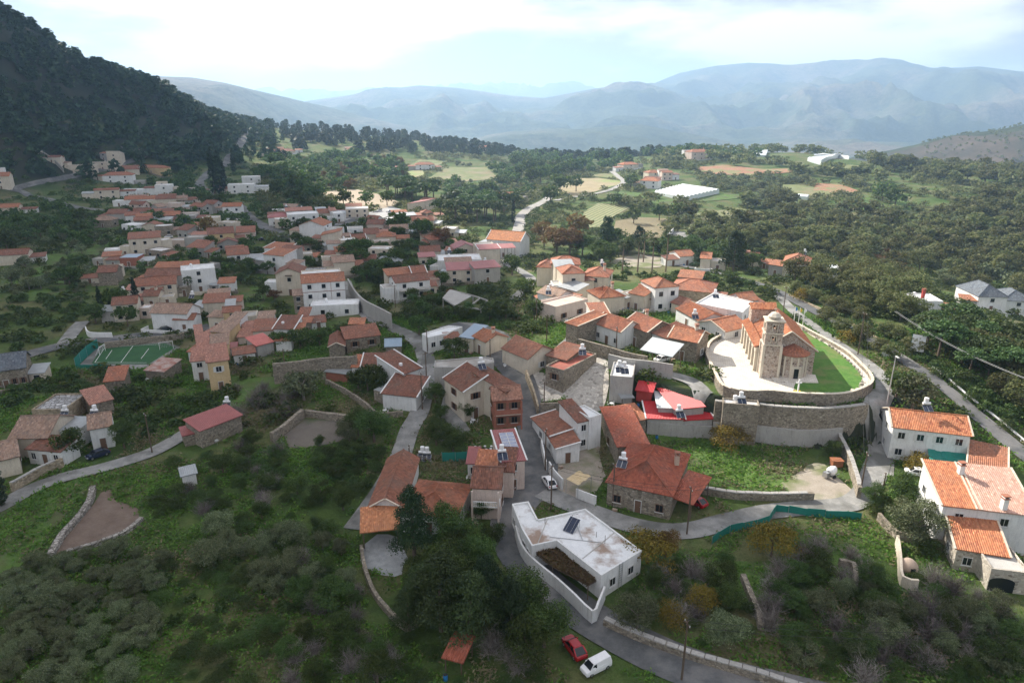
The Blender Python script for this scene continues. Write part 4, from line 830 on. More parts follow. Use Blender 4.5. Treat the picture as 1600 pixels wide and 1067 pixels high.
tile('slate', (.10, .115, .135), (.15, .17, .19), (.08, .09, .11), moss=.2); tile('oran', (.46, .19, .085), (.53, .24, .12), (.40, .16, .08), moss=.3)
sheet('redp', (.36, .115, .105), (.28, .09, .085)); sheet('redm', (.50, .03, .035), (.44, .025, .03), .45); sheet('salm', (.55, .17, .14), (.48, .14, .12))
sheet('metal', (.34, .36, .37), (.44, .46, .47), .5, .35); sheet('metalp', (.62, .66, .66), (.54, .58, .59), .45); sheet('blue', (.28, .37, .46), (.34, .42, .5)); sheet('teal', (.05, .25, .22), (.06, .3, .26))
sheet('strip', (.30, .10, .06), (.50, .46, .42), .7)
patchy('wflat', (.62, .63, .63), (.80, .81, .81), .5, .8, .15, 6, third=(.50, .47, .44)); patchy('wrust', (.62, .63, .63), (.78, .79, .79), .9, .8, .15, 6, third=(.30, .22, .17)); patchy('cflat', (.36, .35, .33), (.48, .46, .43), .5, .9, .2, 6, third=(.3, .28, .25))
patchy('pinkf', (.54, .40, .33), (.62, .48, .40), .6, .9, .15, 6)
patchy('asphalt', (.065, .07, .075), (.14, .14, .138), .45, .85, .4, 5, .03, third=(.19, .185, .18)); patchy('conc', (.17, .17, .165), (.31, .305, .29), .5, .9, .4, 5, .03, third=(.13, .13, .12))
patchy('concl', (.32, .32, .32), (.40, .40, .39), .2, .9, .2, 6); patchy('pale', (.27, .26, .24), (.36, .345, .32), .2, .9, .2, 4); paving()
patchy('soil', (.12, .085, .065), (.19, .145, .115), .4, .95, .6, 3, .1); patchy('soil2', (.115, .10, .085), (.165, .145, .12), .3, .95, .6, 3, .08, third=(.06, .085, .03)); patchy('sand', (.36, .29, .21), (.43, .36, .27), .15, .95, .3, 2)
patchy('straw', (.27, .22, .13), (.35, .29, .18), .12, .95, .5, 2, third=(.22, .27, .10)); patchy('grassy', (.12, .15, .055), (.19, .20, .09), .15, .95, .6, 1, .15, third=(.22, .19, .11)); patchy('dull', (.085, .095, .05), (.13, .125, .085), .3, .95, .7, 4, .1, third=(.05, .09, .025))
patchy('lush', (.055, .105, .022), (.10, .17, .035), .5, .95, .8, 5, .15, third=(.085, .095, .04)); patchy('rust', (.28, .13, .08), (.33, .19, .12), .3, .95, .6, 2, .2, third=(.20, .2, .09))
patchy('turf', (.022, .075, .028), (.035, .105, .038), .2, .9, .3, 8); patchy('lawnm', (.05, .14, .02), (.10, .20, .035), .9, .95, .8, 7, .08, third=(.13, .17, .05)); patchy('gravel', (.24, .25, .25), (.34, .35, .35), 1.2, .95, .6, 7, .04)
patchy('dirt', (.27, .235, .19), (.34, .30, .25), .4, .95, .4, 4, .06, third=(.14, .16, .07)); patchy('hillrock', (.16, .13, .10), (.22, .18, .14), .05, .95, .8, .6, .5)
for nm, c, ro, me in (('darkglass', (.015, .018, .022), .12, 0), ('frame', (.62, .62, .6), .6, 0), ('woodf', (.16, .09, .055), .7, 0), ('woodp', (.12, .085, .06), .85, 0), ('tankw', (.82, .82, .82), .35, 0), ('panelb', (.02, .03, .06), .12, .0), ('steel', (.45, .46, .47), .4, .8),
    ('tyre', (.02, .02, .02), .9, 0), ('red', (.36, .012, .018), .25, 0), ('carwhite', (.8, .8, .8), .25, 0), ('navy', (.015, .022, .05), .25, 0), ('dgreen', (.012, .03, .028), .25, 0), ('silver', (.42, .43, .45), .3, .3), ('lamp', (.75, .75, .72), .15, 0), ('tail', (.4, .01, .01), .2, 0),
    ('tealnet', (.015, .20, .16), .8, 0), ('sailc', (.60, .47, .28), .9, 0), ('bark', (.14, .105, .08), .95, 0), ('barkg', (.20, .17, .15), .95, 0), ('palmb', (.20, .15, .11), .95, 0), ('plastic', (.74, .78, .78), .35, 0), ('bluet', (.02, .17, .42), .6, 0), ('orangem', (.30, .11, .05), .7, 0), ('yellowp', (.65, .42, .04), .6, 0), ('wire', (.03, .03, .03), .8, 0), ('wirel', (.45, .45, .44), .6, 0), ('whitep', (.8, .8, .8), .5, 0), ('clay', (.52, .40, .31), .95, 0), ('pavepanel', (.30, .32, .42), .25, 0)):
    plain(nm, c, ro, me)
leafm('l_broad', (.034, .064, .019), (.07, .12, .03), (.12, .17, .045), .42); leafm('l_oak', (.07, .092, .034), (.13, .15, .055), (.21, .21, .09), .45); leafm('l_olive', (.075, .10, .045), (.14, .172, .085), (.225, .255, .14), .3)
leafm('l_pine', (.016, .036, .016), (.03, .06, .024), (.052, .085, .034), .2); leafm('l_pinel', (.035, .065, .022), (.06, .1, .034), (.085, .125, .045), .25); leafm('l_cyp', (.01, .022, .012), (.018, .036, .016), (.03, .052, .022), .1); leafm('l_spine', (.032, .062, .02), (.062, .108, .032), (.105, .155, .05), .25)
leafm('l_autumn', (.12, .075, .028), (.20, .12, .04), (.15, .13, .045)); leafm('l_yellow', (.16, .13, .02), (.26, .19, .03), (.12, .13, .03)); leafm('l_shrub', (.035, .07, .018), (.07, .12, .03), (.11, .155, .055), .38); leafm('l_weed', (.055, .135, .02), (.10, .205, .03), (.16, .25, .05), .4)
leafm('l_bare', (.12, .10, .09), (.20, .175, .16), (.31, .28, .26), .1); leafm('l_vinebr', (.12, .085, .04), (.17, .12, .05), (.09, .09, .03)); leafm('l_palm', (.04, .07, .025), (.07, .10, .04), (.13, .12, .06)); leafm('l_dry', (.16, .135, .075), (.22, .19, .11), (.12, .12, .06), .3)
def ground_mat():
    m, t, p = _nodes('groundm'); v = _pos(t)
    a = _noise(t, v, .05, 6, .65); b = _noise(t, v, .6, 6, .7); c = _noise(t, v, 3.5, 5, .75)
    cc = _ramp(t, a, [(.3, (.045, .088, .02)), (.46, (.08, .125, .034)), (.58, (.135, .14, .06)), (.72, (.18, .155, .095))])
    cc = _mix(t, _ramp(t, b, [(.5, (0, 0, 0)), (.72, (.75,)*3)]), cc, (.035, .05, .02))
    cc = _mix(t, .45, cc, _ramp(t, c, [(.25, (.15,)*3), (.75, (.9,)*3)]), 'OVERLAY')
    g = _n(t, 'ShaderNodeNewGeometry'); sx = _n(t, 'ShaderNodeSeparateXYZ'); t.links.new(g.outputs['Normal'], sx.inputs[0])
    d_ = _noise(t, v, .02, 5, .6); sc_ = _ramp(t, d_, [(.4, (.022, .032, .02)), (.55, (.035, .042, .026)), (.7, (.05, .045, .032))])
    cc = _mix(t, _ramp(t, sx.outputs[2], [(.9, (1, 1, 1)), (.985, (0, 0, 0))]), cc, sc_)
    ln_ = _n(t, 'ShaderNodeVectorMath', operation='LENGTH'); t.links.new(g.outputs['Position'], ln_.inputs[0]); dv = _n(t, 'ShaderNodeMath', operation='DIVIDE'); t.links.new(ln_.outputs['Value'], dv.inputs[0]); dv.inputs[1].default_value = 2000
    e_ = _noise(t, v, .012, 7, .7); px_ = _n(t, 'ShaderNodeSeparateXYZ'); t.links.new(g.outputs['Position'], px_.inputs[0]); xr = _n(t, 'ShaderNodeMapRange'); t.links.new(px_.outputs[0], xr.inputs[0]); xr.inputs['From Min'].default_value = 150; xr.inputs['From Max'].default_value = 450
    fm = _n(t, 'ShaderNodeMath', operation='MULTIPLY'); t.links.new(xr.outputs[0], fm.inputs[0]); t.links.new(_ramp(t, dv.outputs[0], [(.52, (0, 0, 0)), (.62, (1, 1, 1))]), fm.inputs[1])
    cc = _mix(t, fm.outputs[0], cc, _ramp(t, e_, [(.35, (.035, .038, .024)), (.5, (.07, .058, .042)), (.65, (.12, .09, .068))]))
    t.links.new(cc, p.inputs['Base Color']); p.inputs['Roughness'].default_value = .95; p.inputs['Specular IOR Level'].default_value = .15
    _bump(t, p, c, 1, .25); MATS['groundm'] = m
    m, t, p = _nodes('mountm'); v = _pos(t)
    a = _noise(t, v, .0012, 8, .6); b = _noise(t, v, .012, 9, .75); c = _noise(t, v, .05, 5, .8)
    cc = _ramp(t, a, [(.35, (.04, .055, .03)), (.5, (.08, .09, .05)), (.62, (.165, .135, .10))])
    cc = _mix(t, _ramp(t, b, [(.5, (0, 0, 0)), (.62, (.8,)*3)]), cc, (.03, .042, .022))
    cc = _mix(t, .6, cc, _ramp(t, c, [(.3, (.1,)*3), (.7, (.9,)*3)]), 'OVERLAY')
    t.links.new(cc, p.inputs['Base Color']); p.inputs['Roughness'].default_value = 1; p.inputs['Specular IOR Level'].default_value = .05
    _bump(t, p, b, .9, 14); MATS['mountm'] = m
    m, t, p = _nodes('shade_cloudm'); p.inputs['Base Color'].default_value = (.86, .87, .88, 1); p.inputs['Roughness'].default_value = 1; MATS['shade_cloudm'] = m
ground_mat()
def rows_mat(name, c1, c2, ang, pitch):
    m, t, p = _nodes(name); g = _n(t, 'ShaderNodeNewGeometry'); mp_ = _n(t, 'ShaderNodeMapping'); mp_.inputs['Rotation'].default_value = (0, 0, ang)
    t.links.new(g.outputs['Position'], mp_.inputs['Vector'])
    w_ = _n(t, 'ShaderNodeTexWave', Scale=.314/pitch, Distortion=1.2, bands_direction='X'); w_.inputs['Detail'].default_value = 2; t.links.new(mp_.outputs[0], w_.inputs['Vector'])
    f = _noise(t, g.outputs['Position'], .8, 5, .7)
    cc = _mix(t, w_.outputs['Fac'], c1, c2); cc = _mix(t, .4, cc, _ramp(t, f, [(.3, (.2,)*3), (.7, (.8,)*3)]), 'OVERLAY')
    t.links.new(cc, p.inputs['Base Color']); p.inputs['Roughness'].default_value = .95; MATS[name] = m
rows_mat('vine', (.30, .27, .15), (.10, .15, .045), R(25), 2.6); rows_mat('vinebrown', (.26, .2, .13), (.15, .14, .06), R(70), 2.4)

# ------------------------------------------------------------------ mesh helpers
def link(name, data, parent=None, loc=(0, 0, 0), rot=(0, 0, 0)):
    o = bpy.data.objects.new(name, data); col.objects.link(o); o.location = loc; o.rotation_euler = rot
    if parent: o.parent = parent
    return o
def tag(o, label=None, cat=None, group=None, kind=None):
    if label: o['label'] = label
    if cat: o['category'] = cat
    if group: o['group'] = group
    if kind: o['kind'] = kind
    return o
class MB:
    def __init__(s, mats): s.v = []; s.f = []; s.m = []; s.uv = {}; s.mats = mats if isinstance(mats, (list, tuple)) else [mats]
    def face(s, pts, m=0, uv=None):
        b = len(s.v); s.v += [tuple(p) for p in pts]; s.f.append(tuple(range(b, b+len(pts)))); s.m.append(m)
        if uv: s.uv[len(s.f)-1] = uv
    def add(s, V, F, m=0):
        b = len(s.v); s.v += [tuple(p) for p in V]
        for f in F: s.f.append(tuple(b+i for i in f)); s.m.append(m)
    def box(s, c, d, m=0, rz=0, rx=0):
        M = Matrix.Translation(c) @ Matrix.Rotation(rz, 4, 'Z') @ Matrix.Rotation(rx, 4, 'X')
        V = [M @ Vector((x*d[0]/2, y*d[1]/2, z*d[2]/2)) for x in (-1, 1) for y in (-1, 1) for z in (-1, 1)]
        s.add(V, [(0, 1, 3, 2), (4, 6, 7, 5), (0, 4, 5, 1), (2, 3, 7, 6), (0, 2, 6, 4), (1, 5, 7, 3)], m)
    def bar(s, a, b, wd, ht, m=0):
        a = Vector(a); b = Vector(b); d = (b-a); L = d.length; d.normalize(); up = Vector((0, 0, 1))
        if abs(d.z) > .98: up = Vector((0, 1, 0))
        x = d.cross(up).normalized(); y = x.cross(d).normalized()
        V = [p+x*sx*wd/2+y*sy*ht/2 for p in (a, b) for sx in (-1, 1) for sy in (-1, 1)]
        s.add(V, [(0, 2, 3, 1), (4, 5, 7, 6), (0, 1, 5, 4), (2, 6, 7, 3), (0, 4, 6, 2), (1, 3, 7, 5)], m)
    def tube(s, pts, rad, n=8, m=0, caps=True):
        pts = [Vector(p) for p in pts]; rr = rad if isinstance(rad, (list, tuple)) else [rad]*len(pts); b = len(s.v)
        for i, p in enumerate(pts):
            d = (pts[min(i+1, len(pts)-1)]-pts[max(i-1, 0)]).normalized(); up = Vector((0, 0, 1)) if abs(d.z) < .95 else Vector((1, 0, 0))
            x = d.cross(up).normalized(); y = x.cross(d)
            for k in range(n):
                a = 2*math.pi*k/n; s.v.append(tuple(p+(x*math.cos(a)+y*math.sin(a))*rr[i]))
        for i in range(len(pts)-1):
            for k in range(n):
                s.f.append((b+i*n+k, b+i*n+(k+1) % n, b+(i+1)*n+(k+1) % n, b+(i+1)*n+k)); s.m.append(m)
        if caps:
            s.f.append(tuple(b+k for k in reversed(range(n)))); s.m.append(m); e = b+(len(pts)-1)*n; s.f.append(tuple(e+k for k in range(n))); s.m.append(m)
    def prism(s, poly, z0, z1, m=0, top=None, bottom=True):
        n = len(poly); zz0 = z0 if isinstance(z0, (list, tuple)) else [z0]*n; zz1 = z1 if isinstance(z1, (list, tuple)) else [z1]*n
        b = len(s.v); s.v += [(p[0], p[1], z) for p, z in zip(poly, zz0)]+[(p[0], p[1], z) for p, z in zip(poly, zz1)]
        for k in range(n):
            j = (k+1) % n; s.f.append((b+k, b+j, b+n+j, b+n+k)); s.m.append(m)
        s.f.append(tuple(b+n+k for k in range(n))); s.m.append(m if top is None else top)
        if bottom: s.f.append(tuple(b+k for k in reversed(range(n)))); s.m.append(m)
    def mesh(s, name, off=(0, 0, 0), smooth=False):
        me = bpy.data.meshes.new(name); o = off
        me.from_pydata([(x-o[0], y-o[1], z-o[2]) for x, y, z in s.v], [], s.f)
        for m in s.mats: me.materials.append(MATS[m])
        me.polygons.foreach_set('material_index', s.m)
        if s.uv:
            u = me.uv_layers.new(name='UVMap').data
            for fi, c in s.uv.items():
                for li, q in zip(me.polygons[fi].loop_indices, c): u[li].uv = q
        if smooth: me.polygons.foreach_set('use_smooth', [True]*len(me.polygons))
        me.update(); return me
    def obj(s, name, parent=None, off=(0, 0, 0), smooth=False, at=None):
        return link(name, s.mesh(name, off, smooth), parent, at if at is not None else (0, 0, 0))
def nmesh(name, V, F, mats, mi=None, smooth=False):
    me = bpy.data.meshes.new(name); V = np.asarray(V, np.float32); F = np.asarray(F, np.int32); nv = len(V); nf, k = F.shape
    me.vertices.add(nv); me.vertices.foreach_set('co', V.ravel()); me.loops.add(nf*k); me.loops.foreach_set('vertex_index', F.ravel())
    me.polygons.add(nf); me.polygons.foreach_set('loop_start', np.arange(0, nf*k, k, dtype=np.int32)); me.polygons.foreach_set('loop_total', np.full(nf, k, np.int32))
    for m in (mats if isinstance(mats, list) else [mats]): me.materials.append(MATS[m])
    if mi is not None: me.polygons.foreach_set('material_index', np.asarray(mi, np.int32))
    if smooth: me.polygons.foreach_set('use_smooth', np.ones(nf, bool))
    me.update(calc_edges=True); return me
def inpoly(x, y, poly):
    x = np.asarray(x); y = np.asarray(y); r = np.zeros(x.shape, bool); n = len(poly)
    for i in range(n):
        x0, y0 = poly[i]; x1, y1 = poly[(i+1) % n]
        c = ((y0 > y) != (y1 > y)) & (x < (x1-x0)*(y-y0)/((y1-y0) or 1e-9)+x0); r ^= c
    return r
def smooth_line(pts, step=1.5, closed=False):
    P_ = [Vector(p) for p in pts]; o = []
    n = len(P_)
    for i in range(n if closed else n-1):
        if closed: a, b, c, d = P_[i-1], P_[i], P_[(i+1) % n], P_[(i+2) % n]
        else: a, b, c, d = P_[max(i-1, 0)], P_[i], P_[i+1], P_[min(i+2, n-1)]
        k = max(2, int((c-b).length/step))
        for j in range(k):
            t = j/k; o.append(.5*((2*b)+(c-a)*t+(2*a-5*b+4*c-d)*t*t+(3*b-a-3*c+d)*t**3))
    if not closed: o.append(P_[-1])
    return o

# ------------------------------------------------------------------ terrain
def build_terrain():
    az = np.concatenate([np.arange(-180, -52, 4.), np.arange(-52, -42, .6), np.arange(-42, 42, .26), np.arange(42, 52, .6), np.arange(52, 180, 4.)])
    r = [.3, 3., 6.]
    while r[-1] < 15500: r.append(r[-1]*1.0125)
    r = np.array(r); split = int(np.argmax(r > 1500))
    AZg, Rg = np.meshgrid(np.radians(az), r); X = np.sin(AZg)*Rg; Y = np.cos(AZg)*Rg
    Z = terr(X, Y)
    for name, a, b, m in (('ground', 0, split+1, 'groundm'), ('mountains', split, len(r), 'mountm')):
        x, y, z = (q[a:b] for q in (X, Y, Z)); nr_, nc = x.shape
        V = np.stack([x, y, z], -1).reshape(-1, 3); i = np.arange(nr_*nc).reshape(nr_, nc)
        j = np.roll(i, -1, axis=1)
        F = np.stack([i[:-1], i[1:], j[1:], j[:-1]], -1).reshape(-1, 4)[:, ::-1]
        me = nmesh(name, V, F, m, smooth=True); o = link(name, me); tag(o, kind='structure')
build_terrain()
BAN = []      # keep-out rectangles / strips for plants: (cx, cy, ux, uy, half length, half width)
PBAN = []
def drape(poly, step, lift):
    n = len(poly); b = []
    for i in range(n):
        p, q = Vector(poly[i]), Vector(poly[(i+1) % n]); k = max(1, int((q-p).length/step))
        b += [p.lerp(q, t/k) for t in range(k)]
    xs = [p.x for p in b]; ys = [p.y for p in b]
    gx, gy = np.meshgrid(np.arange(min(xs), max(xs), step), np.arange(min(ys), max(ys), step)); gx = gx.ravel(); gy = gy.ravel()
    k = inpoly(gx, gy, poly); pts = b+[Vector((x, y)) for x, y in zip(gx[k], gy[k])]
    nb = len(b); ed = [(i, (i+1) % nb) for i in range(nb)]
    v, e, f, *_ = delaunay_2d_cdt(pts, ed, [], 1, 1e-4)
    V = np.array([(p.x, p.y) for p in v]); Z = terr(V[:, 0], V[:, 1])+lift+np.hypot(V[:, 0], V[:, 1])*.0005
    F = [t if (v[t[1]]-v[t[0]]).to_3d().cross((v[t[2]]-v[t[0]]).to_3d()).z > 0 else t[::-1] for t in f]
    return np.column_stack([V, Z]), F
KEEP_LOW = {'lush', 'grassy', 'straw', 'dirt', 'soil2', 'rust'}
for nm, mt, poly in PATCH:
    rag = [Vector(p) for p in smooth_line(poly, 3, True)] if nm in ('yard', 'meadow') else [Vector(p) for p in poly]
    if nm in ('yard', 'meadow'): rag = [p+Vector((rng.uniform(-.5, .5), rng.uniform(-.5, .5))) for p in rag]
    rp = [(p.x, p.y) for p in rag]; dist = math.hypot(*rp[0])
    V, F = drape(rp, max(1.6, dist*.013), .05 if nm != 'football_pitch' else .09)
    me = bpy.data.meshes.new(nm); me.from_pydata(V.tolist(), [], F); me.materials.append(MATS[mt]); me.update()
    tag(link(nm, me), kind='structure'); PBAN.append((rp, mt))
def ribbon(name, pts, wd, mt, lift=.11, kerb=None):
    line = smooth_line(pts, 1.4); n = len(line); P2 = np.array([(p.x, p.y) for p in line]); d = np.gradient(P2, axis=0); d /= np.linalg.norm(d, axis=1)[:, None]+1e-9
    nrm = np.column_stack([-d[:, 1], d[:, 0]]); wob = 1+fbm(np.arange(n)/9., np.zeros(n), 3, 2)*.06
    offs = [-.5, -.25, 0, .25, .5]; V = []
    for o_ in offs:
        q = P2+nrm*(o_*wd*wob)[:, None]; V.append(np.column_stack([q, terr(q[:, 0], q[:, 1])+lift+np.hypot(q[:, 0], q[:, 1])*.0005]))
    V = np.stack(V, 1).reshape(-1, 3); i = np.arange(n*5).reshape(n, 5)
    F = np.stack([i[:-1, :-1], i[1:, :-1], i[1:, 1:], i[:-1, 1:]], -1).reshape(-1, 4)[:, ::-1]
    tag(link(name, nmesh(name, V, F, mt, smooth=True)), kind='structure')
    for k in range(0, n-1, 2): BAN.append((P2[k, 0], P2[k, 1], d[k, 0], d[k, 1], 2.2, wd/2+.1))
for k, (nm, wd, mt, pts) in enumerate(ROADS): ribbon(nm, pts, wd, mt, .11+.006*k)

# ------------------------------------------------------------------ unseen cloud sheet, added and outlined to shade the near half of the village
def cloud():
    h = 640.; t = h/sd.z; off = Vector((sd.x*t, sd.y*t))
    poly = [Vector(p) for p in BOUND]+[Vector(p) for p in ((180, 30), (230, -120), (60, -330), (-300, -330), (-520, -80), (-520, 260), (-420, 420))]
    ln = smooth_line([tuple(p) for p in poly], 14, True); rp = [(p.x+off.x, p.y+off.y) for p in ln]
    V, F = [], []
    xs = [p[0] for p in rp]; ys = [p[1] for p in rp]; st = 14
    gx, gy = np.meshgrid(np.arange(min(xs), max(xs), st), np.arange(min(ys), max(ys), st)); gx = gx.ravel(); gy = gy.ravel(); k = inpoly(gx, gy, rp)
    nb = len(rp); pts = [Vector(p) for p in rp]+[Vector((x, y)) for x, y in zip(gx[k], gy[k])]
    v, e, f, *_ = delaunay_2d_cdt(pts, [(i, (i+1) % nb) for i in range(nb)], [], 1, 1e-4)
    A = np.array([(p.x, p.y) for p in v]); B = np.array(rp)
    dist = np.min(np.hypot(A[:, None, 0]-B[None, :, 0], A[:, None, 1]-B[None, :, 1]), axis=1)
    th = np.sqrt(np.clip(dist/160, 0, 1)); top = h+th*(5+fbm(A[:, 0]/90, A[:, 1]/90, 61, 4)*3); bot = h-th*(4+fbm(A[:, 0]/60, A[:, 1]/60, 71, 4)*3)
    n = len(A); V = np.concatenate([np.column_stack([A, top]), np.column_stack([A, bot])]); F = np.array([t if (v[t[1]]-v[t[0]]).to_3d().cross((v[t[2]]-v[t[0]]).to_3d()).z > 0 else t[::-1] for t in f])
    F = np.concatenate([F, F[:, ::-1]+n]); tag(link('cloud', nmesh('cloud', V, F, 'shade_cloudm', smooth=True)), 'thin cloudlike sheet added out of view to shade the near village', kind='stuff')
cloud()

# ------------------------------------------------------------------ houses
WIN = {}
def window_mesh(wd, ht, kind):
    key = (round(wd, 1), round(ht, 1), kind)
    if key in WIN: return WIN[key]
    f = MB('woodf' if kind in (1, 3) else 'frame')
    for a, b, c, d in ((-wd/2, ht/2, .08, ht), (wd/2, ht/2, .08, ht), (0, 0, wd+.08, .08), (0, ht, wd+.08, .08), (0, ht/2, .05, ht)): f.box((a, -.05, b), (c, .1, d))
    if kind in (2, 3) :
        for s in (-1, 1): f.box((s*(wd/2+wd*.24), -.045, ht/2), (wd*.42, .05, ht))
    g = MB('darkglass'); g.box((0, -.02, ht/2), (wd-.04, .05, ht-.04))
    s_ = MB('frame'); s_.box((0, -.1, -.08), (wd+.25, .22, .07))
    WIN[key] = (f.mesh('window'), g.mesh('pane'), s_.mesh('sill')); return WIN[key]
FARW = {}
def far_window(wd, ht):
    key = (round(wd, 1), round(ht, 1))
    if key not in FARW:
        b = MB(['darkglass', 'frame']); b.box((0, -.03, ht/2), (wd, .08, ht), 0); b.box((0, -.05, -.06), (wd+.2, .16, .1), 1); b.box((0, -.05, ht+.05), (wd+.12, .12, .08), 1); FARW[key] = b.mesh('window')
    return FARW[key]
def put_window(par, org, p, yaw, wd, ht, near, kind):
    loc = (p[0]-org[0], p[1]-org[1], p[2]-org[2])
    if near:
        f, g, s = window_mesh(wd, ht, kind); o = link('window', f, par, loc, (0, 0, yaw)); link('pane', g, o); link('sill', s, o)
    else: link('window', far_window(wd, ht), par, loc, (0, 0, yaw))
DOORS = {}
def put_door(par, org, p, yaw, near):
    if 'd' not in DOORS:
        b = MB(['woodf', 'frame']); b.box((0, -.03, 1.05), (.95, .08, 2.1)); b.box((-.53, -.05, 1.1), (.1, .12, 2.2), 1); b.box((.53, -.05, 1.1), (.1, .12, 2.2), 1); b.box((0, -.05, 2.18), (1.16, .12, .1), 1)
        DOORS['d'] = b.mesh('door'); h = MB('steel'); h.box((.36, -.1, 1.05), (.12, .05, .04)); DOORS['h'] = h.mesh('handle')
    o = link('door', DOORS['d'], par, (p[0]-org[0], p[1]-org[1], p[2]-org[2]), (0, 0, yaw))
    if near: link('handle', DOORS['h'], o)
def roof_plane(b, p0, p1, p2, p3, near, m=0, thick=.13, corr=True):
    p0, p1, p2, p3 = (Vector(p) for p in (p0, p1, p2, p3)); L = (p1-p0).length; S_ = ((p3+p2)/2-(p0+p1)/2).length
    n = (p1-p0).cross(((p2+p3)/2)-p0).normalized()
    if n.z < 0: n = -n
    dn = -n*thick
    q = [p+dn for p in (p0, p1, p2, p3)]
    tri = (p2-p3).length < 1e-4
    b.face([q[0], q[3], q[1]] if tri else [q[0], q[3], q[2], q[1]], m)
    b.face([p0, q[0], q[1], p1], m, [(0, 0), (0, .1), (L, .1), (L, 0)]); b.face([p1, q[1], q[2], p2], m); b.face([p3, q[3], q[0], p0], m)
    if not tri: b.face([p2, q[2], q[3], p3], m)
    if near and corr:
        k = max(4, int(L/.14)); h0 = n*.005
        off = [h0+n*(.065 if i % 2 else 0) for i in range(k+1)]
        lo = [p0.lerp(p1, i/k)+off[i] for i in range(k+1)]; hi = [p3.lerp(p2, i/k)+off[i] for i in range(k+1)]
        u0 = [(p0.lerp(p1, i/k)-p0).length for i in range(k+1)]; ux = (p1-p0).normalized(); u1 = [(p3.lerp(p2, i/k)-p0).dot(ux) for i in range(k+1)]
        for i in range(k): b.face([lo[i], lo[i+1], hi[i+1], hi[i]], m, [(u0[i], 0), (u0[i+1], 0), (u1[i+1], S_), (u1[i], S_)])
    else:
        ux = (p1-p0).normalized(); uv = [(0, 0), (L, 0), ((p2-p0).dot(ux), S_), ((p3-p0).dot(ux), S_)]
        b.face([p0, p1, p2, p3] if not tri else [p0, p1, p2], m, uv if not tri else uv[:3])
SHEETS = {'redp', 'redm', 'salm', 'metal', 'metalp', 'blue', 'teal', 'strip'}
def parapet(b, poly, z, th=.22, ht=.35, m=0):
    n = len(poly); c = Vector((sum(p[0] for p in poly)/n, sum(p[1] for p in poly)/n))
    for i in range(n):
        a, d = Vector(poly[i]), Vector(poly[(i+1) % n]); u = (d-a).normalized(); nn = Vector((-u.y, u.x)); a = a+nn*th*.5-u*.0; d = d+nn*th*.5+u*.0
        b.bar((a.x, a.y, z+ht/2-.2+i*.002), (d.x, d.y, z+ht/2-.2+i*.002), th+.02, ht+.4, m)
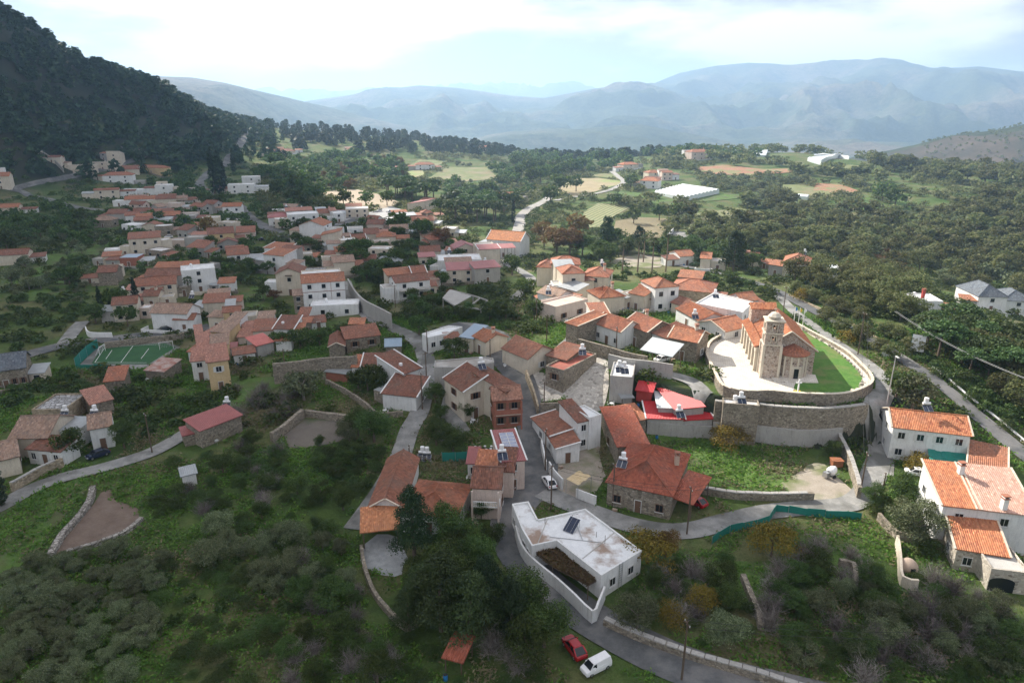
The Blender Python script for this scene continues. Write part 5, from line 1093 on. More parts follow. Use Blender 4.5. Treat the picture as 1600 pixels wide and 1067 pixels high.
def build_block(par, org, blk, near, hid):
    if blk[0] == 'p':
        _, poly, ze, wm, rm, nw = blk
        zb = min(tz(*p) for p in poly)-.6
        ar = sum(poly[i][0]*poly[(i+1) % len(poly)][1]-poly[(i+1) % len(poly)][0]*poly[i][1] for i in range(len(poly)))
        if ar < 0: poly = poly[::-1]
        b = MB(wm); b.prism(poly, zb, ze, bottom=False); b.obj('wall', par, org)
        r_ = MB([rm, wm]); r_.prism(poly, ze+.004, ze+.06); parapet(r_, poly, ze, m=1); r_.obj('roof', par, org)
        n = len(poly); c = Vector((sum(p[0] for p in poly)/n, sum(p[1] for p in poly)/n))
        BAN.append((c.x, c.y, 1, 0, max(abs(p[0]-c.x) for p in poly)*.9, max(abs(p[1]-c.y) for p in poly)*.9))
        for i in range(n):
            a, d = Vector(poly[i]), Vector(poly[(i+1) % n]); u = (d-a); L = u.length; u.normalize(); nn = Vector((u.y, -u.x))
            if nn.dot(-(a+d)/2) > 0 and L > 4:
                for k in range(nw):
                    p = a.lerp(d, (k+.6)/(nw+.2)); put_window(par, org, (p.x, p.y, ze-2.3), math.atan2(u.y, u.x), 1.1, 1.2, near, 0)
        return
    ty, A, B, d, ze, rise, wm, rm, nw, fl = blk
    A = Vector(A); B = Vector(B); u = B-A; L = max(u.length, .5); u.normalize(); v = Vector((-u.y, u.x)); C_ = B+v*d; D_ = A+v*d
    yaw = math.atan2(u.y, u.x); zg = min(tz(p.x, p.y) for p in (A, B, C_, D_)); zb = zg-.6; zgm = tz((A.x+B.x)/2, (A.y+B.y)/2)
    BAN.append(((A.x+C_.x)/2, (A.y+C_.y)/2, u.x, u.y, L/2+.6, d/2+.6))
    T3 = lambda p, z: Vector((p.x, p.y, z))
    hz = dict(A=ze, B=ze, C=ze, D=ze)
    if ty == 'sf': hz['C'] = hz['D'] = ze+rise
    if ty == 'sb': hz['A'] = hz['B'] = ze+rise
    if ty == 'sl': hz['B'] = hz['C'] = ze+rise
    if ty == 'sr': hz['A'] = hz['D'] = ze+rise
    wb = MB(wm); is_open = fl == 'open'
    a, b_, c, dd = T3(A, hz['A']), T3(B, hz['B']), T3(C_, hz['C']), T3(D_, hz['D'])
    lo = [T3(p, zb) for p in (A, B, C_, D_)]
    if is_open:
        k = max(2, int(L/3)+1)
        for e0, e1, z0, z1 in ((A, B, hz['A'], hz['B']), (D_, C_, hz['D'], hz['C'])):
            for i in range(k):
                q = e0.lerp(e1, (i+.03)/(k-1+.06)); po = MB('woodp'); po.bar((q.x, q.y, zb), (q.x, q.y, z0+(z1-z0)*i/(k-1)-.14), .14, .14); po.obj('post', par, org)
    else:
        fr = [lo[0], lo[1], b_, a]; rt = [lo[1], lo[2], c, b_]; bk = [lo[2], lo[3], dd, c]; lf = [lo[3], lo[0], a, dd]
        if ty == 'gx': rt.insert(3, (b_+c)/2+Vector((0, 0, rise))); lf.insert(3, (a+dd)/2+Vector((0, 0, rise)))
        if ty == 'gy': fr.insert(3, (b_+a)/2+Vector((0, 0, rise))); bk.insert(3, (c+dd)/2+Vector((0, 0, rise)))
        for f_ in (fr, rt, bk, lf): wb.face(f_)
        if ty == 'flat': wb.face([a, b_, c, dd])
        wb.obj('wall', par, org)
    o = .32; U = T3(u, 0); Vv = T3(v, 0); rb = MB([rm, 'white' if fl == 'vb' else 'cream', rm]); corr = rm not in SHEETS or near
    lift = Vector((0, 0, .05)); ed = []
    def pl(p0, p1, p2, p3): roof_plane(rb, p0+lift, p1+lift, p2+lift, p3+lift, near, 0, .13, True)
    if ty in ('sf', 'sb', 'sl', 'sr'):
        q = {'sf': (a, b_, c, dd), 'sb': (c, dd, a, b_), 'sl': (dd, a, b_, c), 'sr': (b_, c, dd, a)}[ty]
        e = (q[1]-q[0]).normalized(); s_ = (q[3]-q[0]).normalized(); p0 = q[0]-e*o-s_*o; p1 = q[1]+e*o-s_*o; p2 = q[2]+e*o+s_*.2; p3 = q[3]-e*o+s_*.2
        pl(p0, p1, p2, p3); ed = [(p0, p3), (p1, p2)]
    elif ty == 'gx':
        r0 = (a+dd)/2+Vector((0, 0, rise))-U*o; r1 = (b_+c)/2+Vector((0, 0, rise))+U*o; k = o/(d/2)
        f0 = a-U*o+(a-U*o-r0)*k; f1 = b_+U*o+(b_+U*o-r1)*k; g0 = c+U*o+(c+U*o-r1)*k; g1 = dd-U*o+(dd-U*o-r0)*k
        pl(f0, f1, r1, r0); pl(g0, g1, r0, r1); ed = [(f0, r0), (f1, r1), (g0, r1), (g1, r0)]; rb.tube([r0+lift*1.6, r1+lift*1.6], .13, 6, 2)
    elif ty == 'gy':
        r0 = (a+b_)/2+Vector((0, 0, rise))-Vv*o; r1 = (dd+c)/2+Vector((0, 0, rise))+Vv*o; k = o/(L/2)
        f0 = dd+Vv*o+(dd+Vv*o-r1)*k; f1 = a-Vv*o+(a-Vv*o-r0)*k; g0 = b_-Vv*o+(b_-Vv*o-r0)*k; g1 = c+Vv*o+(c+Vv*o-r1)*k
        pl(f0, f1, r0, r1); pl(g0, g1, r1, r0); ed = [(f1, r0), (g0, r0)]; rb.tube([r0+lift*1.6, r1+lift*1.6], .14, 6, 2)
    elif ty == 'hip':
        a2, b2, c2, d2 = a-U*o-Vv*o, b_+U*o-Vv*o, c+U*o+Vv*o, dd-U*o+Vv*o
        if L >= d: r0 = (a+dd)/2+U*d*.42; r1 = (b_+c)/2-U*d*.42
        else: r0 = (a+b_)/2+Vv*L*.42; r1 = (dd+c)/2-Vv*L*.42
        if (r1-r0).length < .3: r1 = r0+(U if L >= d else Vv)*.3
        r0 = r0+Vector((0, 0, rise)); r1 = r1+Vector((0, 0, rise))
        if L >= d: pl(a2, b2, r1, r0); pl(c2, d2, r0, r1); pl(d2, a2, r0, r0); pl(b2, c2, r1, r1); hp = [(a2, r0), (d2, r0), (b2, r1), (c2, r1), (r0, r1)]
        else: pl(d2, a2, r0, r1); pl(b2, c2, r1, r0); pl(a2, b2, r0, r0); pl(c2, d2, r1, r1); hp = [(a2, r0), (b2, r0), (d2, r1), (c2, r1), (r0, r1)]
        for p, q in hp: rb.tube([p+lift*1.4, q+lift*1.4], .12, 6, 2)
    else:
        pg = [(p.x, p.y) for p in (A, B, C_, D_)]; rb.mats = [rm, wm, rm]
        rb.prism(pg, ze+.004, ze+.06, 0)
        if not is_open and rm not in ('metal', 'blue'): parapet(rb, pg, ze, m=1)
        elif is_open: rb.prism([(p.x-u.x*.0, p.y) for p in (A, B, C_, D_)], ze-.1, ze, 0)
    if fl in ('vb', 'vr'):
        for p, q in ed: rb.bar(p+Vector((0, 0, .1)), q+Vector((0, 0, .1)), .26, .16, 1)
    rb.obj('roof', par, org)
    if is_open: return
    st = max(1, min(3, int((ze-zgm)/2.75+.25))); kind = hid % 4 if wm != 'white' else (hid % 2)*2
    top = ze-(.0 if ty != 'sf' else 0)
    hs = (ze-max(zgm, zg))/st
    for e0, e1, nn, yw, face in ((A, B, nw[0], yaw, 'f'), (D_, A, nw[1], yaw-math.pi/2, 'l'), (B, C_, nw[2], yaw+math.pi/2, 'r')):
        ln = (e1-e0).length
        if nn == 0 or ln < 1.3: continue
        ww = min(1.15, ln/nn*.42)
        for s in range(st):
            for k in range(nn):
                p = e0.lerp(e1, (k+.5)/nn); z = ze-hs*(s+1)+min(1.0, hs*.34)
                if s == st-1 and face == 'f' and k == nn//2 and ln > 3.2 and nn != 2 and fl != 'line':
                    put_door(par, org, (p.x, p.y, max(tz(p.x, p.y), ze-hs*st)), yw, near)
                else: put_window(par, org, (p.x, p.y, z), yw, ww, min(1.25, hs*.45), near, kind)
    if fl in ('balc', 'balc2', 'brickb'):
        bz = ze-2.7; p0 = A-v*1.2; p1 = B-v*1.2
        s_ = MB('cream'); s_.prism([(p0.x, p0.y), (p1.x, p1.y), (B.x, B.y), (A.x, A.y)], bz-.18, bz); s_.obj('balcony_slab', par, org)
        r2 = MB('brick' if fl == 'brickb' else 'white')
        if fl == 'brickb':
            r2.bar((p0.x, p0.y, bz+.45), (p1.x, p1.y, bz+.45), .12, .9)
        else:
            r2.bar((p0.x, p0.y, bz+.9), (p1.x, p1.y, bz+.9), .14, .1); r2.bar((p0.x, p0.y, bz+.06), (p1.x, p1.y, bz+.06), .16, .1)
            k = int(L/.28)
            for i in range(k+1): q = p0.lerp(p1, i/k); r2.bar((q.x, q.y, bz+.1), (q.x, q.y, bz+.86), .09, .09)
        for e0, e1 in ((p0, A), (p1, B)): r2.bar((e0.x, e0.y, bz+.45), (e1.x, e1.y, bz+.45), .1, .9)
        r2.obj('balustrade', par, org)
        for q in (p0.lerp(p1, .03), p0.lerp(p1, .97)):
            po = MB(wm); po.bar((q.x, q.y, zb), (q.x, q.y, ze-.05), .28, .28); po.obj('post', par, org)
    if fl == 'awn':
        p = A.lerp(B, .5); aw = MB('woodp'); aw.box((p.x-v.x*.5, p.y-v.y*.5, ze-.6), (2.2, 1.1, .1), 0, yaw); aw.obj('awning', par, org)
    if fl == 'line':
        s_ = MB('redb'); z = ze-hs; p0, p1 = A-v*.03, B-v*.03; s_.bar((p0.x, p0.y, z), (p1.x, p1.y, z), .06, .16); q = A.lerp(B, .67)-v*.03; s_.bar((q.x, q.y, ze-.05), (q.x, q.y, ze-hs*2), .1, .06); s_.obj('string_course', par, org)
    if fl == 'arch':
        p = A.lerp(B, .35)-v*.02; g = MB('darkglass'); pr = [(-1.5, 0), (1.5, 0), (1.5, 1.6)]+[(1.5*math.cos(t), 1.6+.6*math.sin(t)) for t in np.linspace(.3, math.pi-.3, 7)]+[(-1.5, 1.6)]
        z = tz(p.x, p.y)-.1; F1 = [(p.x+u.x*x, p.y+u.y*x, z+y) for x, y in pr]; F2 = [(q[0]+v.x*.3, q[1]+v.y*.3, q[2]) for q in F1]
        g.add(F1+F2, [tuple(range(len(pr)))]+[(i, (i+1) % len(pr), (i+1) % len(pr)+len(pr), i+len(pr)) for i in range(len(pr))]); g.obj('garage_opening', par, org)
def chimney(par, org, p, zt, h=1.3, m='white'):
    c = MB([m, 'terr2']); c.box((p[0], p[1], zt+h/2-.4), (.7, .7, h+.8)); c.box((p[0], p[1], zt+h+.06), (.9, .9, .12), 1)
    for s in (-1, 1): c.box((p[0]+s*.3, p[1], zt+h+.25), (.1, .7, .3), 0)
    c.box((p[0], p[1], zt+h+.45), (.95, .85, .1), 1); c.obj('chimney', par, org)
HOUSE_OBJ = {}
def house_name(l):
    for k, n in (('barn', 'barn'), ('shed', 'shed'), ('hut', 'hut'), ('carport', 'carport'), ('canopy with', 'canopy'), ('outhouse', 'outhouse'), ('lean-to', 'lean_to'), ('villa', 'villa'), ('cottage', 'cottage'), ('ruin', 'ruin'), ('farmhouse', 'farmhouse'), ('cafe', 'cafe'), ('pavilion', 'pavilion'), ('school hall', 'hall'), ('stone hall', 'hall')):
        if k in l and not l.startswith(('white house', 'house with bent', 'low house')): return n
    return 'house'
for hid, (lab, blks) in enumerate(HOUSES):
    b0 = blks[0]; p = b0[1][0] if b0[0] == 'p' else b0[1]; dist = math.hypot(*p); near = dist < 185
    org = (p[0], p[1], tz(*p)); nm = house_name(lab)
    e = link(nm, None, None, org); tag(e, lab, nm.replace('_', ' '), 'buildings of the village' if dist < 330 else 'buildings of the upper quarter and fields')
    HOUSE_OBJ[lab] = (e, org)
    for blk in blks: build_block(e, org, blk, near, hid)
    if dist > 175 and b0[0] != 'p':
        rr = random.Random(hid*13+5); A, B = Vector(b0[1]), Vector(b0[2]); L = (B-A).length; u = (B-A).normalized(); v = Vector((-u.y, u.x)); hz_ = b0[4]-tz(*b0[1])
        rfs = ['redb', 'brown', 'cflat', 'wflat', 'redt', 'greyt', 'metal', 'pinkr', 'cflat']; wls = ['cream', 'white', 'grey', 'stone', 'pink', 'white', 'cream']
        def annex(a, b, d, hh, rise=.7):
            c = (a+b)/2+v*d/2
            if any(math.hypot(c.x-q[0], c.y-q[1]) < 2.5 for q in BAN if q[4] > 2.5 or q[5] > 1.4): return
            z = tz(c.x, c.y)+hh; f = rr.choice(rfs); build_block(e, org, (('flat' if f.endswith('flat') else 'sf'), (a.x, a.y), (b.x, b.y), d, z, rise, rr.choice(wls), f, (rr.choice((0, 1, 1)), 0, 0), '-'), False, hid+1)
        wa = rr.uniform(3.5, 6.5)*min(1.5, dist/300)
        if rr.random() < .75: annex(A-u*(wa+.1)+v*rr.uniform(0, 2), A-u*.1+v*rr.uniform(0, .1), rr.uniform(4, 6), hz_*rr.uniform(.5, .85))
        if rr.random() < .75: wa = rr.uniform(3.5, 6.5)*min(1.5, dist/300); annex(B+u*.1+v*rr.uniform(.5, 2), B+u*(.1+wa)+v*rr.uniform(.5, 2), rr.uniform(4, 6), hz_*rr.uniform(.5, .85))
        if rr.random() < .6: annex(A+v*(b0[3]+1.5), A+u*L*rr.uniform(.5, 1)+v*(b0[3]+1.5), 5, hz_*rr.uniform(.9, 1.2), 1.1)
        if rr.random() < .6:
            yw = MB(rr.choice(['white', 'cream', 'stone', 'grey'])); g0, g1 = A-v*3.2-u*1.5, B-v*3.2+u*rr.uniform(-1, 2)
            for p, q in ((g0, g1), (g0, A-u*1.5), (g1, B)): yw.bar((p.x, p.y, tz(p.x, p.y)+.3), (q.x, q.y, tz(q.x, q.y)+.3), .25, 1.6)
            yw.obj('yard_wall', e, org)
    if hid % 5 == 2 and b0[0] in ('gx', 'gy', 'hip') and b0[7] not in SHEETS:
        A, B = Vector(b0[1]), Vector(b0[2]); u = (B-A).normalized(); q = A.lerp(B, .75)+Vector((-u.y, u.x))*b0[3]*.5; chimney(e, org, (q.x, q.y), b0[4]+b0[5]*.9, 1.0, 'cream')
def mid_of(lab): return next(h for h in HOUSES if h[0].startswith(lab))
def add_chimney(lab, bi, fu, fv, h=1.3, m='white', k=.5):
    l, bl = mid_of(lab); b = bl[bi]; A, B = Vector(b[1]), Vector(b[2]); u = (B-A).normalized(); q = A.lerp(B, fu)+Vector((-u.y, u.x))*b[3]*fv
    chimney(HOUSE_OBJ[l][0], HOUSE_OBJ[l][1], (q.x, q.y), b[4]+b[5]*k, h, m)
add_chimney('large white house with orange and pink', 0, .95, .75, 1.5, k=.75); add_chimney('large white house with orange and pink', 1, .45, .05, 1.6, k=.1)
add_chimney('white house with flat terrace', 0, .55, .5, 2.2, 'redw', 0); add_chimney('stone courtyard house', 2, .3, .6, 1.1, 'cream', .8); add_chimney('orange-tiled stone', 0, .9, .6, 1.0, 'clay', .6)
# ------------------------------------------------------------------ smaller houses squeezed into the gaps of the upper quarter
def trimmed(l, n):
    w_ = l.split()[:n]
    while w_[-1] in ('with', 'and', 'the', 'a', 'of', 'in', 'on', 'by', 'at', 'its', 'under', 'over', 'beside', 'above', 'below', 'behind', 'near', 'between', 'to', 'next', 'white', 'red', 'dark', 'brown', 'bright', 'flat', 'faded', 'long', 'wide', 'low', 'grey', 'old', 'tall', 'pale', 'hipped', 'two', 'roof', 'yellow', 'red-brown', 'reddish', 'curved', 'blue', 'football', 'stepped', 'round', 'orange', 'three', 'red-patched', 'patched', 'dull', 'broad', 'shuttered', 'plain', 'sloping', 'double', 'blank'): w_.pop()
    return ' '.join(w_)
def infill():
    B_ = np.array(BAN); rr = random.Random(3); n = 0; names = set(); walls = dict(white='white', cream='cream', stone='stone', grey='grey plastered', pink='pinkish'); roofs = dict(brown='brown tiled', greyt='grey-brown tiled', redb='dull red', cflat='grey flat', wflat='white flat', redt='reddish tiled', metal='tin')
    for _ in range(4000):
        if n >= 30: break
        x, y = rr.uniform(-230, 20), rr.uniform(185, 460)
        if not bool(inpoly(np.array([x]), np.array([y]), INFILL)[0]) or np.any(np.hypot(B_[:, 0]-x, B_[:, 1]-y) < np.maximum(B_[:, 4], B_[:, 5])*.8+6.0): continue
        if any(bool(inpoly(np.array([x]), np.array([y]), poly)[0]) for poly, m in PBAN): continue
        wm, rm = rr.choice(list(walls)), rr.choice(list(roofs)); L, d, h = rr.uniform(6, 10), rr.uniform(5, 7.5), rr.uniform(3, 5.6); a = R(rr.uniform(-25, 25)); u = Vector((math.cos(a), math.sin(a))); v = Vector((-u.y, u.x)); A = Vector((x, y))-u*L/2-v*d/2; Bq = A+u*L; ty = 'flat' if rm.endswith('flat') else rr.choice(['gx', 'gx', 'hip', 'sf', 'gy'])
        near_ = sorted(HOUSES, key=lambda q: (lambda p: (p[0]-x)**2+(p[1]-y)**2)(q[1][0][1][0] if q[1][0][0] == 'p' else q[1][0][1]))
        lab = None
        for q in near_[:4]:
            t_ = 'small '+walls[wm]+' house with '+roofs[rm]+' roof close to '+trimmed(q[0], 6)
            if t_ not in names: lab = t_; break
        if not lab: continue
        names.add(lab); org = (A.x, A.y, tz(A.x, A.y)); e = link('house', None, None, org); tag(e, lab, 'house', 'buildings of the village'); build_block(e, org, (ty, (A.x, A.y), (Bq.x, Bq.y), d, tz(x, y)+h, rr.uniform(1.2, 1.9), wm, rm, (rr.choice((1, 2, 2, 3)), rr.choice((0, 1)), rr.choice((0, 1))), '-'), False, n)
        if rr.random() < .7: wa = rr.uniform(3, 5); build_block(e, org, ('sf', (Bq.x+u.x*.1, Bq.y+u.y*.1), (Bq.x+u.x*wa, Bq.y+u.y*wa), d*.7, tz(x, y)+h*.6, .7, wm, rr.choice(['brown', 'redb', 'metal', 'greyt']), (1, 0, 0), '-'), False, n)
        B_ = np.vstack([B_, (x, y, u.x, u.y, L/2+2.5, d/2+2)]); n += 1
INFILL = SP['infill']
infill()
# ------------------------------------------------------------------ free-standing and retaining walls
COPE = {}
def cope(m):
    if m not in COPE:
        c = MB(m); c.add([(x*.5*(.94 if z > 0 else 1), y*.5*(.92 if z > 0 else 1), z*.5) for x in (-1, 1) for y in (-1, 1) for z in (-1, 1)], [(0, 1, 3, 2), (4, 6, 7, 5), (0, 4, 5, 1), (2, 3, 7, 6), (0, 2, 6, 4), (1, 5, 7, 3)]); COPE[m] = c.mesh('coping_stone')
    return COPE[m]
def wall(lab, mt, th, ht, cap, pts, z1=None, name=None):
    ln = smooth_line(pts, 1.2); n = len(ln); P2 = np.array([(p.x, p.y) for p in ln]); d = np.gradient(P2, axis=0); d /= np.linalg.norm(d, axis=1)[:, None]+1e-9; nn = np.column_stack([-d[:, 1], d[:, 0]])
    zt = terr(P2[:, 0], P2[:, 1]); zl = np.minimum(terr(*(P2-nn*1.0).T), zt); rough = .12 if mt in ('stone', 'rubb', 'ochre') else .0
    top = (zt+ht if z1 is None else np.full(n, z1))+fbm(np.arange(n)/3., np.zeros(n)+ht, 5, 3)*rough*2; bot = zl-.8
    b = MB([mt, cap or mt]); V = []
    for i in range(n):
        for s, z in ((-.5, bot[i]), (-.5, top[i]), (.5, top[i]), (.5, bot[i])):
            q = P2[i]+nn[i]*s*th*(1.1 if z == bot[i] else .95); V.append((q[0], q[1], z))
    F = []
    for i in range(n-1):
        for k in range(3): F.append((i*4+k, i*4+k+1, i*4+4+k+1, i*4+4+k))
    F += [(0, 1, 2, 3), tuple((n-1)*4+k for k in (3, 2, 1, 0))]
    b.add(V, F); o0 = (P2[0][0], P2[0][1], float(zt[0]))
    nm = name or ('stone_wall' if mt in ('stone', 'rubb', 'ochre') else 'garden_wall' if mt in ('white', 'cream') else 'retaining_wall')
    e = link(nm, b.mesh(nm, o0), None, o0); tag(e, lab, 'wall', 'walls of the village')
    if cap:      # coping stones laid end to end
        i = 0
        while i < n-2:
            j = min(i+1, n-1); p = (P2[i]+P2[j])/2; z = (top[i]+top[j])/2; L = float(np.linalg.norm(P2[j]-P2[i]))
            o = link('coping_stone', cope(cap), e, (p[0]-o0[0], p[1]-o0[1], z+.05-o0[2]), (0, math.atan2(top[i]-top[j], L), math.atan2(d[i][1], d[i][0]))); o.scale = (L*.97, th*1.15, .16); i += 1
    for i in range(0, n, 2): BAN.append((P2[i][0], P2[i][1], d[i][0], d[i][1], 1.5, th))
    return e
for l, m, th, ht, cp, pts in WALLS: wall(l, m, th, ht, cp, pts)
wall('tall streaked concrete retaining wall below the church', 'grey', .6, 3.4, '', SP['conc'])
u_ = [(p[0]+.1, p[1]+.6) for p in SP['conc2']]
wall('rough stone retaining wall stacked above the concrete one', 'stone', .7, 1.3, 'grey', u_, 7.3)

# ------------------------------------------------------------------ church and its walled terrace
def church():
    z = CHURCH['z']; ring = CHURCH['ring']; e = link('church_terrace', None, None, (ring[0][0], ring[0][1], 0)); org = (ring[0][0], ring[0][1], 0)
    tag(e, 'raised terrace with stone retaining wall and parapet around the church', 'terrace')
    ln = smooth_line(ring, 1.3, True); n = len(ln); P2 = np.array([(p.x, p.y) for p in ln]); d = np.roll(P2, -1, 0)-np.roll(P2, 1, 0); d /= np.linalg.norm(d, axis=1)[:, None]
    c = P2.mean(0); nn = np.column_stack([-d[:, 1], d[:, 0]]); sg = np.sign(((c-P2)*nn).sum(1)).mean(); nn *= sg; b = MB('stone'); V = []
    for i in range(n):
        pz = tz(*(P2[i]-nn[i]*.8))-1; top = z+.75+rng.uniform(-.05, .05)
        for s, zz in ((-.35, pz), (-.25, top), (.25, top), (.25, z-.3)): q = P2[i]+nn[i]*s; V.append((q[0], q[1], zz))
    F = []
    for i in range(n):
        j = (i+1) % n
        for k in range(3): F.append((i*4+k, j*4+k, j*4+k+1, i*4+k+1))
    b.add(V, F); b.obj('retaining_wall', e, org)
    for i in range(0, n):
        j = (i+1) % n; p = (P2[i]+P2[j])/2; L = float(np.linalg.norm(P2[j]-P2[i])); link('coping_stone', cope('cream'), e, (p[0]-org[0], p[1]-org[1], z+.82), (0, 0, math.atan2(d[i][1], d[i][0]))).scale = (L*.96, .62, .13)
    pz = MB('plazam'); pz.face([(p[0], p[1], z) for p in (P2 if True else 0)]); o = pz.obj('plaza'); tag(o, kind='structure')
    lw = smooth_line(CHURCH['lawn'], 1.5, True); lm = MB('lawnm'); lm.prism([(p.x, p.y) for p in lw], z-.2, z+.06); o = lm.obj('lawn'); tag(o, kind='structure')
    PBAN.append(([(p[0], p[1]) for p in P2], 'x'))
    # border of pale stones round the lawn
    for k in range(0, len(lw), 1):
        p = lw[k]; 
        if (p-Vector(CHURCH['fr'])).length > 9 and rng.random() < .8:
            sz = rng.uniform(.3, .55); link('border_stone', cope('stonel'), e, (p.x-org[0], p.y-org[1], z+.18), (0, 0, rng.uniform(0, 3))).scale = (sz*1.4, sz, sz)
    fl, fr, bl = Vector(CHURCH['fl']), Vector(CHURCH['fr']), Vector(CHURCH['bl']); v = (bl-fl).normalized(); u = Vector((v.y, -v.x)); W = (fr-fl).dot(u); Ln = (bl-fl).length+1
    og = (fl.x, fl.y, z); ch = link('church', None, None, og, (0, 0, math.atan2(u.y, u.x))); tag(ch, 'stone church with tiled roof, apse and square bell tower on the walled terrace', 'church')
    # local frame: x across (0..W), y along the nave (0..Ln)
    H_, RZ = 5.3, 8.8; x0 = .3; x1 = W
    wv = MB('churchstone'); wv.prism([(x0, 3), (x1, 3), (x1, Ln), (x0, Ln)], -.3, H_, bottom=False)
    for y in (3, Ln): wv.face([(x0, y, H_), (x1, y, H_), ((x0+x1)/2, y, RZ)])
    wv.obj('wall', ch)
    rf = MB(['terrl', 'cream', 'terr2']); o_ = .5; xm = (x0+x1)/2; k = (RZ-H_)/(xm-x0)
    roof_plane(rf, (x0-o_, Ln+o_, H_-o_*k+.1), (x0-o_, 3-.2, H_-o_*k+.1), (xm, 3-.2, RZ+.1), (xm, Ln+o_, RZ+.1), True)
    roof_plane(rf, (x1+o_, 3-.2, H_-o_*k+.1), (x1+o_, Ln+o_, H_-o_*k+.1), (xm, Ln+o_, RZ+.1), (xm, 3-.2, RZ+.1), True)
    rf.bar((x0-o_, 2.85, H_-o_*k+.25), (xm, 2.85, RZ+.25), .35, .25, 1); rf.bar((xm, 2.85, RZ+.25), (x1+o_, 2.85, H_-o_*k+.25), .35, .25, 1); rf.tube([(xm, 2.8, RZ+.15), (xm, Ln+o_, RZ+.15)], .16, 6, 2)
    # raised cross gable at the far end
    yb = Ln-4; roof_plane(rf, (x0-.2, yb-2, H_+1.2), (x0-.2, yb-2.01, H_+1.2), (x0-.2, yb-2, H_+1.2), (x0-.2, yb-2, H_+1.2), False)
    roof_plane(rf, (x0-.6, yb, RZ+.2), (xm, yb, RZ+.3), (xm, yb+1.8, RZ+1.5), (x0-.6, yb+1.8, RZ+1.2), True); roof_plane(rf, (xm, yb+3.8, RZ+.3), (x0-.6, yb+3.8, RZ+.2), (x0-.6, yb+1.8, RZ+1.2), (xm, yb+1.8, RZ+1.5), True)
    rf.obj('roof', ch)
    cg = MB('churchstone'); cg.prism([(x0-.3, yb+.2), (xm, yb+.2), (xm, yb+3.6), (x0-.3, yb+3.6)], H_-1, RZ+.15, bottom=False); cg.obj('cross_gable', ch)
    # arcade along the lit flank
    na = 5; y0, y1 = 4.2, Ln-1; st = (y1-y0)/na
    for i in range(na+1):
        pr = MB('cream'); y = y0+i*st; pr.box((x0-1.1, y, 2.4), (.75, .8, 5.4)); pr.box((x0-1.1, y, .2), (.95, 1.0, .5)); pr.box((x0-1.1, y, 4.15), (.9, .95, .2)); pr.obj('pier', ch)
    for i in range(na):
        ya = y0+i*st; am = MB('cream'); pts = [(ya+.4+(st-.8)*(.5-.5*math.cos(t)), 3.4+1.15*math.sin(t)) for t in np.linspace(0, math.pi, 9)]
        for a_, b2 in zip(pts[:-1], pts[1:]):
            for x in (x0-1.45, x0-.75): am.face([(x, a_[0], a_[1]), (x, b2[0], b2[1]), (x, b2[0], 5.1), (x, a_[0], 5.1)])
            am.face([(x0-1.45, a_[0], a_[1]), (x0-.75, a_[0], a_[1]), (x0-.75, b2[0], b2[1]), (x0-1.45, b2[0], b2[1])])
        am.face([(x0-1.45, ya, 5.1), (x0-.3, ya, 5.1), (x0-.3, ya+st, 5.1), (x0-1.45, ya+st, 5.1)]); am.obj('arch', ch)
        wd = MB('darkglass'); wd.box((x0-.02, ya+st/2, 2.2), (.12, .9, 1.8)); wd.obj('window', ch)
    pr = MB('terrl'); roof_plane(pr, (x0-1.8, Ln-.6, 5.15), (x0-1.8, y0-.5, 5.15), (x0-.1, y0-.5, 6.0), (x0-.1, Ln-.6, 6.0), True); pr.obj('porch_roof', ch)
    # bell tower at the near left corner
    tw, td, th = 3.3, 3.3, 12; tx, ty = 1.3, 1.7
    t1 = MB(['churchstone', 'cream']); t1.box((tx, ty, 3.3), (tw, td, 7.2)); 
    for sx in (-1, 1):
        for sy in (-1, 1): t1.box((tx+sx*(tw/2-.02), ty+sy*(td/2-.02), 3.3), (.5, .5, 7.1), 1)
    for zz in (6.95, 9.35): t1.box((tx, ty, zz), (tw+.35, td+.35, .25), 1)
    t1.obj('tower', ch)
    for zz in (7.08, 9.48):       # two open belfry storeys: piers with arched heads
        bf = MB(['churchstone', 'cream']); h = 2.25
        for sx in (-1, 1):
            for sy in (-1, 1): bf.box((tx+sx*(tw/2-.5), ty+sy*(td/2-.5), zz+h/2), (.95, .95, h))
        bf.box((tx, ty, zz+h-.32), (tw-.06, td-.06, .64))
        for sx in (-1, 1): bf.box((tx+sx*(tw/2-.04), ty, zz+.3), (.1, .9, .6)); bf.box((tx, ty+sx*(td/2-.04), zz+.3), (.9, .1, .6))
        for s in (-1, 1):
            for q in (-1, 1): bf.box((tx+q*.5, ty+s*(td/2), zz+1.0), (.16, .14, 1.5), 1); bf.box((tx+s*(tw/2), ty+q*.5, zz+1.0), (.14, .16, 1.5), 1)
            bf.box((tx, ty+s*td/2, zz+1.75), (1.2, .14, .2), 1); bf.box((tx+s*tw/2, ty, zz+1.75), (.14, 1.2, .2), 1)
        bf.obj('belfry', ch)
        bl_ = MB('woodp'); bl_.tube([(tx, ty, zz+1.6), (tx, ty, zz+1.45), (tx, ty, zz+1.0), (tx, ty, zz+.8)], [.1, .28, .36, .48], 10); bl_.obj('bell', ch)
    cp = MB(['cream', 'terrl', 'stonel']); cp.box((tx, ty, 11.8), (tw+.4, td+.4, .25)); cp.tube([(tx, ty, 11.9), (tx, ty, 12.5)], 1.15, 8, 2); cp.tube([(tx, ty, 12.5), (tx, ty, 12.65), (tx, ty, 13.1), (tx, ty, 13.4)], [1.35, 1.2, .8, .1], 8, 0); cp.bar((tx, ty, 13.3), (tx, ty, 14.2), .08, .08, 0); cp.bar((tx-.3, ty, 13.9), (tx+.3, ty, 13.9), .08, .08, 0); cp.obj('tower_cap', ch)
